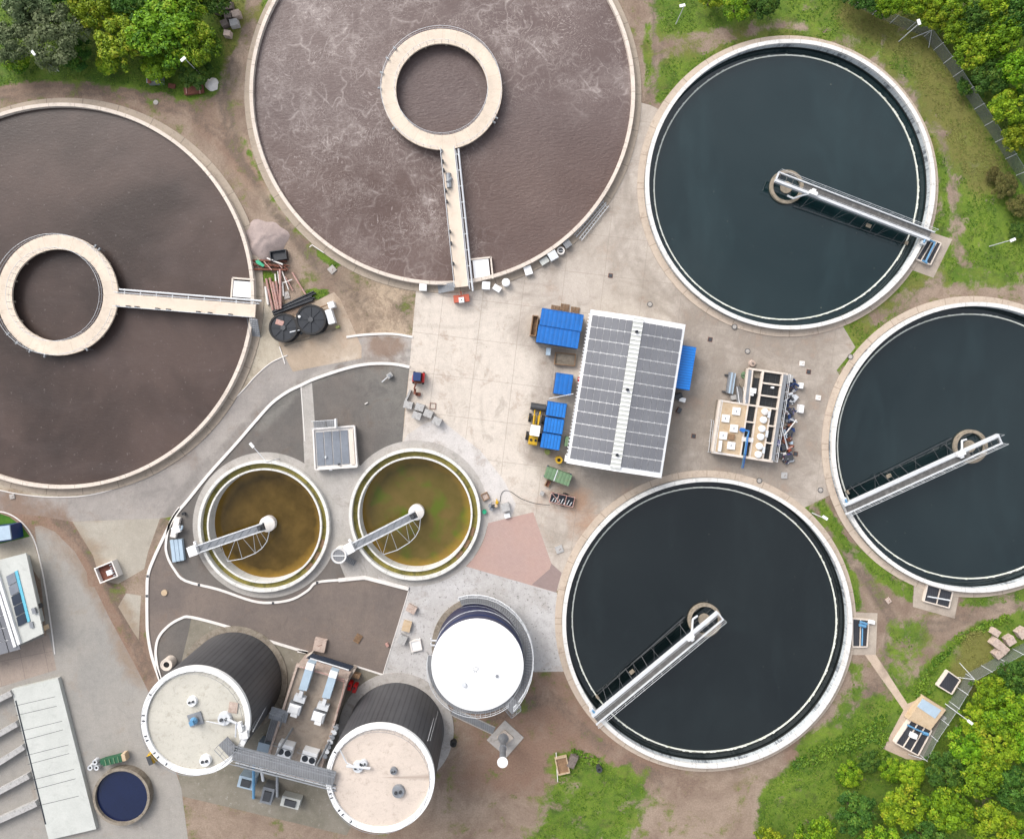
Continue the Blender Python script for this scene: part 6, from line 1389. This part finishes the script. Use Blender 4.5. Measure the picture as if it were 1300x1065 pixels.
t = crate('white_frame', 1001.5, 549, 1.1, .7, .4, 35, 'rim', 'white open frame lying on the blue scrap', 'frame', None, .08, None) if False else None
c = P(954.5, 461.5); t = thing('round_cover', 'rough pale round cover at the top corner of the treatment unit', 'cover', c); MB().cyl(c[:2], .5, 0, .35, 12, .42).build('cover', 'blockw', t); MB().cyl(c[:2], .1, .35, .5, 8).build('knob', 'darksteel', t)
c = P(945.5, 476.5); t = thing('half_round_cover', 'faded green half round lid left of the treatment unit top', 'lid', c); MB().cyl(c[:2], .55, 0, .4, 20, .5).build('lid', 'green', t); MB().box((c.x, c.y, .43), (.9, .1, .06)).build('lid_bar', 'darksteel', t)
c = P(943.5, 488); t = thing('stone_disc_cover', 'olive grey round cover below the green lid', 'cover', c); MB().cyl(c[:2], .6, 0, .3, 20, .55).build('cover', 'dirtyconc', t); MB().cyl(c[:2], .1, .3, .4, 8).build('knob', 'darksteel', t)
item('pump_case', 931.5, 504.5, (.7, .6, .6), 10, 'block', 'grey pump case at the foot of the treatment unit stair', 'pump'); 
for k in range(3):
    b = MB(); b.rail([tuple(P(902.5 - k * 2.4, 575 - k * .4 - 1, 0)), tuple(P(906.5 - k * 2.4, 534 - k * .4, 0))], .7, .035, 1.6, False); tag(b.build('fence_panel', 'whitemetal'), 'low pale rail lying along the left wall of the treatment unit', 'rail', 'rails left of the treatment unit')

# ------------------------------------------------------------------ valve chambers beside the big tanks
def chamber(quadpts, zt_, label, pipes, split=2, pm_='ltblue'):
    cx_ = sum(p[0] for p in quadpts) / 4; cy_ = sum(p[1] for p in quadpts) / 4
    t = thing('valve_chamber', label, 'valve chamber', P(cx_, cy_), 0, 'grated valve chambers')
    q_ = [P(x, y, zt_) for x, y in quadpts]
    MB().prism([tuple(p[:2]) for p in q_], .0, zt_ - .1).build('pit_grating', 'gratedark', t)
    for i in range(4): MB().bar(q_[i], q_[(i + 1) % 4], .16, 0, zt_ + .004 * i).build('pit_wall', 'rimbeige', t)
    for i in range(1, split): MB().bar(q_[0].lerp(q_[1], i / split), q_[3].lerp(q_[2], i / split), .1, zt_ - .1, zt_ + .04).build('cross_beam', 'rimbeige', t)
    for pts, r_ in pipes: b = MB(); b.path([P(x, y, .9) for x, y in pts], r_, 8); b.build('pipe', pm_, t)
    return t
M['gratedark'] = mat('dark_grating', C(66, 68, 76), .6, .25, 1, 12, ribs=(0, .3, .4))
chamber([(1179, 303), (1195, 309), (1181.5, 336), (1163, 329)], .45, 'valve chamber with blue pipes at the right end of the upper right tank bridge', [([(1180, 305), (1187, 308), (1181, 320), (1175, 333)], .13), ([(1171, 331), (1177, 334)], .13)], 3)
chamber([(1082.5, 785), (1103, 787), (1101, 821), (1082.5, 821)], .3, 'valve chamber with a pale blue pipe right of the lower tank', [([(1091, 793), (1099, 795)], .22), ([(1095, 797), (1094.5, 819)], .1), ([(1092, 789), (1101, 792)], .16)], 2)
item('white_housing', 1106.5, 789.5, (.85, .45, .4), -10, 'white', 'small white housing beside the valve chamber of the lower tank', 'box')
chamber([(1178, 742), (1210, 751), (1205, 771.5), (1173, 763)], .4, 'valve chamber at the lower left of the tank cut by the right edge', [([(1178, 757), (1206, 762)], .1)], 2, 'whitemetal')
chamber([(1204, 852), (1219.5, 863), (1208.5, 881), (1191, 870.5)], .6, 'small square chamber with dark grating touching the fence on the right', [], 1)
chamber([(1160, 909), (1183, 927), (1166, 959), (1137, 943)], .7, 'large dark grated chamber with a white box at the end of the footpath', [([(1152, 920), (1162, 925), (1176, 931)], .12), ([(1172, 930), (1178, 932)], .24)], 3)
t = thing('station_roof', 'pale flat roof with grey patches beside the large grated chamber', 'roof slab', P(1180, 905))
MB().prism(quad([(1174, 884), (1201, 901), (1181, 927), (1153, 913)], 1.0), 0, 1.0).build('slab', 'beige', t); MB().prism(quad([(1172, 887), (1195, 901), (1187, 912), (1165, 897)], 1.05), .9, 1.06).build('roof_sheet', 'lblue', t)
item('hoist_box', 1160.5, 934, (.8, .65, .5), -20, 'white', 'white box on the large grated chamber', 'box', z0=.6); item('white_lantern', 1199, 911.5, (.45, .35, .5), 40, 'white', 'small white lantern box by the fence post', 'box')

# ------------------------------------------------------------------ bottom edge
t = crate('timber_tray', 714, 972, 1.7, 2.4, .5, 12, 'beige', 'yellowish timber frame at the bottom edge left of the grey blocks', 'frame', 'wood', .15)
item('grey_stone', 727, 967, (1.1, 1.9, .6), -25, 'rock', 'tall grey stone right of the timber frame at the bottom', 'stone', None, .85); barrel(760, 973, .4, .8, 'darksteel', 'dark drum with a pale lid in the grass at the bottom', True)
b = MB(); b.tube(P(706, 955, .2), P(708, 992, .2), .07, 6); tag(b.build('white_post', 'rim'), 'thin white post lying left of the timber frame', 'post')
c, a, X = vehicle_frame(148, 960, 14)
t = thing('green_machine', 'long green machine beside the small blue water tank at the bottom', 'machine', (c.x, c.y, 0), a)
MB().box(X(0, 0, .7), (2.7, .9, .8), a).build('body', 'grn2', t); MB().box(X(1.75, .1, .8), (.5, 1.0, .9), a).build('front_case', 'beige', t); MB().box(X(-1.5, .1, .7), (.5, .7, .5), a).build('rear_case', 'grn2', t)
for k in range(4): MB().box(X(-.9 + k * .6, 0, 1.13), (.12, .8, .08), a).build('rib', 'green', t)
item('yellow_machine', 190, 965, (.7, 1.5, 1.0), 20, 'yellow', 'narrow yellow machine touching the small blue water tank', 'machine', None, .8, 'darksteel')
for k, (x, y, lab) in enumerate(((124, 964, 'upper small grey drum left of the green machine'), (118, 971, 'lower left small grey drum beside the dark ring'), (126, 971, 'small grey drum nearest the green machine'))): barrel(x, y, .35, .7, 'whitemetal', lab, True)
item('white_plate', 170, 953, (.1, .1, .1), 0, 'white', 'tiny plate', 'plate') if False else None
# ------------------------------------------------------------------ lamps and fences
def lamp(bx, by, hx_, hy_, label):
    c = P(bx, by); k = math.hypot(hx_ - 650, hy_ - 487) / max(1, math.hypot(bx - 650, by - 487)); z = 4.7
    t = thing('lamp_post', label, 'lamp post', c, 0, 'lamp posts round the site')
    top = P(hx_, hy_, z); d = Vector((top.x - c.x, top.y - c.y, 0)); L = max(d.length, .01)
    pole_top = Vector((c.x, c.y, z)) if L < 1.6 else Vector((c.x, c.y, z))
    MB().tube((c.x, c.y, 0), (c.x, c.y, z), .07, 8, .05).build('pole', 'whitemetal', t)
    hd = Vector((top.x, top.y, z))
    MB().tube((c.x, c.y, z - .05), (hd.x, hd.y, z + .1), .045, 6).build('arm', 'whitemetal', t)
    a = math.atan2(d.y, d.x); b = MB(); b.box((hd.x, hd.y, z + .1), (.75, .36, .14), a); b.build('lamp_head', 'white', t)
    MB().box((hd.x, hd.y, z + .02), (.5, .24, .04), a).build('lamp_glass', 'glassroof', t)
for a in ((75, 91, 43, 68, 'lamp post on the grass beside the grey green tree, far top left'), (255, 95, 233, 76, 'lamp post under the bright tree near the white gravel heap'), (858, 31, 866, 8, 'lamp post on the grass between top tank and bushes'), (1141, 53, 1166, 29, 'lamp post at the bend of the upper right fence'), (1256, 313, 1285, 305, 'lamp post on the bright grass at the right edge'), (1200, 893, 1231, 916, 'lamp post beside the large grated chamber, over the lower fence'), (1031, 651, 1047, 657, 'lamp post on the grass between the two right hand tanks'), (354, 582, 320, 565, 'lamp post on the surround of the amber tank')):
    lamp(*a)

def fence(pts, label, h=2.0, braces=()):
    q_ = [P(*p) for p in pts]; t = thing('mesh_fence', label, 'fence', q_[0])
    for k, (a, e) in enumerate(zip(q_, q_[1:])):
        MB().add([(a.x, a.y, .05), (e.x, e.y, .05), (e.x, e.y, h), (a.x, a.y, h)], [(0, 1, 2, 3)]).build('mesh_panel', 'mesh', t)
        MB().tube((a.x, a.y, h), (e.x, e.y, h), .022, 4).build('top_wire', 'steel', t)
        n = max(1, round((e - a).length / 2.7))
        for i in range(n + (1 if k == len(q_) - 2 else 0)):
            p = a.lerp(e, i / n); MB().tube((p.x, p.y, 0), (p.x, p.y, h + .15), .045, 6).build('fence_post', 'whitemetal', t)
    for (x, y, dx, dy) in braces:
        p = P(x, y); e = P(x + dx, y + dy); MB().tube((p.x, p.y, h * .9), (e.x, e.y, 0), .04, 6).build('brace', 'whitemetal', t)
fence([(1040, -22), (1085, 8), (1130, 30), (1173, 47), (1210, 98), (1250, 160), (1290, 223), (1320, 270)], 'long mesh fence along the trees at the upper right', 2.0, ((1173, 47, -16, 2), (1173, 47, 6, 14)))
fence([(1330, 800), (1285, 823), (1226, 855), (1205, 890), (1178, 930), (1165, 955)], 'mesh fence between the pale blocks and the lower right trees', 2.1, ((1226, 855, -8, -14), (1226, 855, -14, 4), (1165, 955, -12, 2)))

# ------------------------------------------------------------------ trees
def leaf_mat(name, a, b_, c_, tr=.25):
    t = NT(name)
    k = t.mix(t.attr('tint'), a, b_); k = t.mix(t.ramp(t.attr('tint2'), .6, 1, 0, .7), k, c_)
    oi = t.node('ShaderNodeObjectInfo'); hs_ = t.node('ShaderNodeHueSaturation')
    t.link(t.ramp(oi.outputs['Random'], 0, 1, .49, .515), hs_.inputs['Hue']); t.link(t.ramp(oi.outputs['Random'], 0, 1, .95, 1.32), hs_.inputs['Value']); t.link(k, hs_.inputs['Color'])
    t.out(hs_.outputs[0], .65, 0, .25); ts = t.node('ShaderNodeBsdfTranslucent'); t.link(hs_.outputs[0], ts.inputs[0]); mx = t.node('ShaderNodeMixShader'); mx.inputs[0].default_value = tr
    t.link(t.b.outputs[0], mx.inputs[1]); t.link(ts.outputs[0], mx.inputs[2]); t.link(mx.outputs[0], t.n['Material Output'].inputs['Surface']); return t.m
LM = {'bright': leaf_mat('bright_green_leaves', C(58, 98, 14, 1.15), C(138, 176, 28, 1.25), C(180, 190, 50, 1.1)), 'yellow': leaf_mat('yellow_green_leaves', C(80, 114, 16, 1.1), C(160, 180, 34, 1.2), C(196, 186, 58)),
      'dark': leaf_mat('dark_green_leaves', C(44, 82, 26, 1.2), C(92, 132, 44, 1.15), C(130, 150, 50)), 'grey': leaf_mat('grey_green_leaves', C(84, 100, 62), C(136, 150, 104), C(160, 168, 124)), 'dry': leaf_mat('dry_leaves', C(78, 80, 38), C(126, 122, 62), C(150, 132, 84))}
def crown_mesh(name, seed, n, leaf, lumps, m, droop=0.0, spread=.3):
    """unit crown (radius 1, height 1): leaves on many overlapping clumps with gaps between"""
    rg_ = np.random.RandomState(seed); V = []; F = []; T = []; T2 = []
    cs = []
    for i in range(lumps):
        u = rg_.rand(); th = rg_.rand() * 2 * math.pi; r_ = (u ** .5) * .82 * (1 + .12 * math.sin(3 * th + seed)); zz = math.sqrt(max(0, 1 - r_ * r_ * 1.1)) * (.55 + .45 * rg_.rand()) * .62
        cs.append((r_ * math.cos(th), r_ * math.sin(th), zz, .085 + .13 * rg_.rand(), rg_.rand()))
    w_ = np.array([c[3] ** 2 for c in cs]); w_ /= w_.sum()
    pick = rg_.choice(len(cs), n, p=w_)
    for i in range(n):
        cx_, cy_, cz_, cr_, ct = cs[pick[i]]
        d = rg_.randn(3); d /= np.linalg.norm(d); d[2] = abs(d[2]) * .9 + d[2] * .1; rad = cr_ * (.72 + .38 * rg_.rand())
        p = np.array([cx_, cy_, cz_]) + d * rad * np.array([1, 1, .9])
        nrm = d + rg_.randn(3) * .55 + np.array([0, 0, .5]); nrm /= np.linalg.norm(nrm)
        a_ = np.cross(nrm, rg_.randn(3)); a_ /= np.linalg.norm(a_); b__ = np.cross(nrm, a_)
        s_ = leaf * (.6 + .8 * rg_.rand()); o = len(V)
        V += [tuple(p + a_ * s_), tuple(p + b__ * s_ * .62), tuple(p - a_ * s_), tuple(p - b__ * s_ * .62)]
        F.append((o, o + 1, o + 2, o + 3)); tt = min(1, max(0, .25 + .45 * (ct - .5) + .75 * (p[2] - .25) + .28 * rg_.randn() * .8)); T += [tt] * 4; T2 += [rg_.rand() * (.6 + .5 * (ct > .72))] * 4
    me = bpy.data.meshes.new(name); me.from_pydata(V, [], F)
    for nm, arr in (('tint', T), ('tint2', T2)): at = me.attributes.new(nm, 'FLOAT', 'POINT'); at.data.foreach_set('value', np.array(arr, dtype=np.float32))
    me.materials.append(m); return me
CM = {k: [crown_mesh('crown', 10 * j + sum(map(ord, k)), 6500 if k != 'grey' else 7000, .044 if k != 'grey' else .036, 84, LM[k]) for j in range(2)] for k in LM}
def trunk_mesh(seed):
    rg_ = random.Random(seed); b = MB(); b.tube((0, 0, 0), (.02, .02, .55), .05, 8, .035)
    for i in range(6): a = i * 1.05 + rg_.random(); p = (.02, .02, .3 + .05 * i); e = (.5 * math.cos(a), .5 * math.sin(a), .75 + .15 * rg_.random()); b.tube(p, e, .022, 5, .008)
    me = bpy.data.meshes.new('trunk'); me.from_pydata(b.v, [], b.f); me.materials.append(M['trunk']); return me
TM = [trunk_mesh(i) for i in range(2)]
KD = {'bright': 'bright green', 'yellow': 'yellow green', 'dark': 'dark green', 'grey': 'grey green', 'dry': 'brownish'}
def plant(px, py, rpx, kind, h, label, group, i, cat='tree', nm='broadleaf_tree'):
    zc = h * .7; c = P(px, py, zc); r_ = rpx * S * .97
    t = thing(nm, label, cat, (c.x, c.y, 0), (i * 2.4) % 6.28, group)
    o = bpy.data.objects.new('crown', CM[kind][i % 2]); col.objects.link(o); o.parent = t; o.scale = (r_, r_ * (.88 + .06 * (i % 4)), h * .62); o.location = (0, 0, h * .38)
    o = bpy.data.objects.new('trunk', TM[i % 2]); col.objects.link(o); o.parent = t; o.scale = (r_ * .8 if r_ < 2 else 3.2 * .8, r_ * .8 if r_ < 2 else 3.2 * .8, h * .85)
TL_ = [(200, 36, 50, 'bright', 7, 'big bright green tree in front, nearest the grey cabinet'), (245, 52, 34, 'bright', 5.5, 'bright green tree beside the rough blocks'), (150, 46, 40, 'yellow', 6, 'yellowish tree between the grey green and the big bright tree'), (60, 38, 46, 'grey', 7, 'large grey green willow like tree at the top left'), (8, 52, 34, 'grey', 6, 'grey green tree cut by the left edge'),
       (112, 4, 34, 'yellow', 6.5, 'yellow green crown at the top edge above the willow'), (30, -6, 40, 'grey', 8, 'grey green crown cut by the top left corner'), (165, -8, 34, 'dark', 7, 'dark crown at the top edge left of the big tree'), (228, -4, 34, 'bright', 6, 'bright crown at the top edge right of the big tree'), (270, -8, 26, 'dark', 5, 'dark crown at the top edge by the rough blocks'), (245, 92, 24, 'dark', 2.6, 'low dark bush beside the second lamp post'), (18, 74, 20, 'bright', 2.2, 'low bright bush at the left edge above the grass'), (92, 66, 26, 'dark', 3, 'dark bush under the willow like tree'), (135, 80, 18, 'yellow', 2.2, 'low yellowish bush at the foot of the yellowish tree'), (200, 82, 26, 'bright', 3, 'low bright bush in front of the grey cabinet'), (78, -30, 40, 'dark', 7, 'dark crown beyond the top edge above the willow')]
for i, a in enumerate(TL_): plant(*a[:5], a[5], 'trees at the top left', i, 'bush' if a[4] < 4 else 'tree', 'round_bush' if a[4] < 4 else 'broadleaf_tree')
TR_ = [(905, -6, 20, 'yellow', 3.5, 'yellowish bush at the left end of the top bushes'), (938, 4, 24, 'bright', 4, 'bright bush in the middle of the top bushes'), (968, 0, 24, 'dark', 4.2, 'dark bush at the right end of the top bushes'), (1100, -12, 26, 'dark', 5, 'dark tree where the fence leaves the top edge'), (1130, 2, 22, 'bright', 5, 'bright tree just behind the start of the fence'), (1165, -8, 28, 'yellow', 5.5, 'yellow green tree at the top behind the lamp at the bend'), (1188, 14, 24, 'yellow', 5, 'yellow green tree above the fence bend'), (1212, -2, 28, 'bright', 6, 'bright tree at the top right of the fence bend'),
       (1218, 38, 24, 'bright', 5, 'bright tree right of the fence bend'), (1244, 22, 26, 'dark', 6, 'dark tree near the top right'), (1270, -6, 30, 'yellow', 7, 'yellow green crown at the top edge near the corner'), (1240, 62, 26, 'yellow', 5.5, 'yellow green tree halfway along the first fence stretch'), (1276, 42, 30, 'bright', 7, 'bright tree below the top right corner'), (1262, 96, 28, 'dark', 5.5, 'dark tree standing midway along the right trees'), (1300, 84, 28, 'bright', 7, 'bright tree cut by the right edge, upper'), (1286, 134, 28, 'yellow', 5.5, 'yellow green tree above the lowest right tree'), (1296, 172, 24, 'yellow', 5, 'yellow tree low at the right edge behind the fence'), (1310, 10, 34, 'dark', 8, 'dark crown in the top right corner'), (1318, 130, 24, 'dark', 6, 'dark crown mostly beyond the right edge'), (1230, 108, 14, 'dark', 2.2, 'small dark bush touching the fence'),
       (1278, 236, 20, 'dry', 1.8, 'brownish shrub left of the fence at the right edge'), (1296, 262, 18, 'dry', 1.8, 'brownish shrub nearest the right edge'), (1294, 292, 13, 'dark', 1.4, 'small dark shrub above the right edge lamp'), (1262, 222, 12, 'dry', 1.2, 'small brownish shrub on the grass')]
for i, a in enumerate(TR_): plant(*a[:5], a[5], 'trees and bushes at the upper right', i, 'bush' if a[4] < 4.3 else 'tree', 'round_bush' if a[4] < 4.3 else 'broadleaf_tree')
BR_ = [(1262, 882, 30, 'bright', 5, 'bright tree nearest the bend of the lower fence'), (1296, 862, 26, 'dark', 5.5, 'dark tree at the right edge above the bright one'), (1243, 916, 26, 'yellow', 4.5, 'yellow green tree behind the lower lamp post'), (1284, 908, 34, 'bright', 6, 'large bright tree at the right edge, lower'), (1232, 950, 28, 'bright', 5, 'bright tree beside the large grated chamber'), (1272, 952, 32, 'yellow', 6, 'yellow green tree in the lower right'), (1305, 950, 26, 'bright', 6, 'bright tree cut by the right edge at the bottom'), (1205, 982, 30, 'dark', 5, 'dark tree below the large grated chamber'), (1250, 992, 32, 'bright', 6, 'bright tree low at the bottom right'), (1296, 1004, 34, 'dark', 6.5, 'dark tree in the bottom right corner'), (1160, 985, 22, 'yellow', 2.6, 'yellowish bush right of the bottom bushes'), (1134, 978, 18, 'bright', 2.0, 'bright bush in the middle of the bottom bushes'), (1104, 968, 18, 'dark', 2.2, 'dark bush beside the footpath end'), (1080, 984, 20, 'bright', 2.2, 'bright bush at the left end of the bottom bushes'),
       (1210, 1030, 34, 'bright', 6, 'bright tree at the bottom, second row'), (1150, 1030, 32, 'yellow', 5, 'yellow green tree at the bottom, second row'), (1090, 1036, 32, 'dark', 5, 'dark tree at the bottom, second row'), (1265, 1050, 34, 'yellow', 6, 'yellow green crown at the bottom edge near the corner'), (1180, 1072, 32, 'dark', 6, 'dark crown at the bottom edge in the middle of the wood'), (1120, 1080, 32, 'bright', 6, 'bright crown at the bottom edge left of the dark one'), (1040, 1064, 30, 'bright', 5, 'bright crown at the bottom edge, left end of the wood'), (1305, 1070, 30, 'bright', 6, 'bright crown cut by the bottom right corner'), (980, 1075, 24, 'yellow', 4.5, 'yellow green tree alone at the bottom edge')]
for i, a in enumerate(BR_): plant(*a[:5], a[5], 'trees and bushes at the lower right', i, 'bush' if a[4] < 4.3 else 'tree', 'round_bush' if a[4] < 4.3 else 'broadleaf_tree')

# ------------------------------------------------------------------ grass and weeds: uncountable tufts
rg_ = np.random.RandomState(3); N = 60000
px_ = rg_.uniform(-10, 1330, N * 6); py_ = rg_.uniform(-10, 1085, N * 6)
g_, r_, k_, p_, y_ = fields(px_, py_)
nz = np.array([noise.noise(Vector((a * .05, b * .05, 0))) * .6 + noise.noise(Vector((a * .15, b * .15, 3))) * .4 for a, b in zip(px_, py_)])
weed = np.zeros(px_.shape)
for pts_, rad in (([(1150, 905), (1178, 880)], 7), ([(1165, 880), (1185, 840), (1205, 825)], 7), ([(1215, 810), (1235, 800), (1275, 785)], 8), ([(1010, 970), (1110, 935), (1125, 945)], 12), ([(1040, 960), (1120, 915)], 10), ([(730, 955), (760, 968)], 8), ([(1080, 975), (1125, 960)], 12)): weed = np.maximum(weed, np.clip(1.3 - line_d(px_, py_, pts_) / rad, 0, 1))
ok = (g_ * (.75 + 1.1 * nz) > .5) | (weed + nz * .6 > .62)
ok &= ~(np.hypot(px_ - 83.5, py_ - 376.7) < 254) & ~(np.hypot(px_ - 562, py_ - 120) < 254)
for kk in ('C1', 'C2', 'C3'): ok &= np.hypot(px_ - TK[kk][0], py_ - TK[kk][1]) > 192
for z_ in zones:
    if z_[0] != 'lawn' : ok &= poly_sd(px_, py_, z_[2]) > 1
ix = np.nonzero(ok)[0][:90000]
V = []; F = []; T = []; T2 = []
for i in ix:
    w0 = weed[i]; s_ = (.07 + .11 * rg_.rand()) * (1 + 1.2 * w0); c = P(px_[i], py_[i]); hh = .04 + .3 * w0 * rg_.rand() + .06 * rg_.rand()
    a = rg_.rand() * 6.28; o = len(V); dx, dy = math.cos(a) * s_, math.sin(a) * s_
    V += [(c.x - dx, c.y - dy, hh * .3), (c.x + dy * .5, c.y - dx * .5, hh), (c.x + dx, c.y + dy, hh * .5), (c.x - dy * .5, c.y + dx * .5, hh * .9)]; F.append((o, o + 1, o + 2, o + 3))
    q0 = min(1, max(0, .35 + nz[i] * 1.2 + .3 * rg_.randn() + .15 * w0)); T += [q0] * 4; T2 += [min(1, y_[i] * .9 + .35 * rg_.rand())] * 4
me = bpy.data.meshes.new('grass'); me.from_pydata(V, [], F)
for nm, arr in (('tint', T), ('tint2', T2)): at = me.attributes.new(nm, 'FLOAT', 'POINT'); at.data.foreach_set('value', np.array(arr, dtype=np.float32))
me.materials.append(leaf_mat('grass_blades', C(66, 102, 20), C(122, 148, 42), C(144, 132, 78), .1))
o = bpy.data.objects.new('grass', me); col.objects.link(o); tag(o, 'short rough grass and weeds on the verges between the tanks', 'grass', kind='stuff')
# ------------------------------------------------------------------ light and camera
w = bpy.data.worlds.new("World"); scene.world = w; w.use_nodes = True
nt = w.node_tree; bg = nt.nodes['Background']; sky = nt.nodes.new('ShaderNodeTexSky'); sky.sky_type = 'NISHITA'
sky.sun_disc = False; EL, AZ = R(40), R(320)      # light from the upper left, behind thin cloud
sky.sun_elevation = EL; sky.sun_rotation = AZ; sky.dust_density = 4.0; sky.air_density = 1.0; sky.ozone_density = 1.0
hs = nt.nodes.new('ShaderNodeHueSaturation'); hs.inputs['Saturation'].default_value = .34      # overcast: nearly grey sky
nt.links.new(sky.outputs[0], hs.inputs['Color']); nt.links.new(hs.outputs[0], bg.inputs[0]); bg.inputs[1].default_value = .15
sl = bpy.data.lights.new('sun', 'SUN'); sl.energy = .75; sl.angle = R(35); sl.color = (1, .96, .9)
so = bpy.data.objects.new('sun', sl); col.objects.link(so)
d = Vector((math.sin(AZ) * math.cos(EL), math.cos(AZ) * math.cos(EL), math.sin(EL)))
so.rotation_euler = d.to_track_quat('Z', 'Y').to_euler()
cam = bpy.data.cameras.new('camera'); co = bpy.data.objects.new('camera', cam); col.objects.link(co)
co.location = (0, 0, HC); co.rotation_euler = (0, 0, 0)
cam.sensor_fit = 'HORIZONTAL'; cam.sensor_width = 36; cam.lens = 36 * HC / (1300 * S); cam.shift_y = -(532.5 - 487) / 1300
cam.clip_end = 5000; cam.clip_start = 1
scene.camera = co
vs = scene.view_settings; vs.view_transform = 'Standard'; vs.look = 'None'; vs.exposure = 1.05; vs.gamma = 1; vs.use_curve_mapping = False
scene.cycles.max_bounces = 6; scene.cycles.transparent_max_bounces = 8
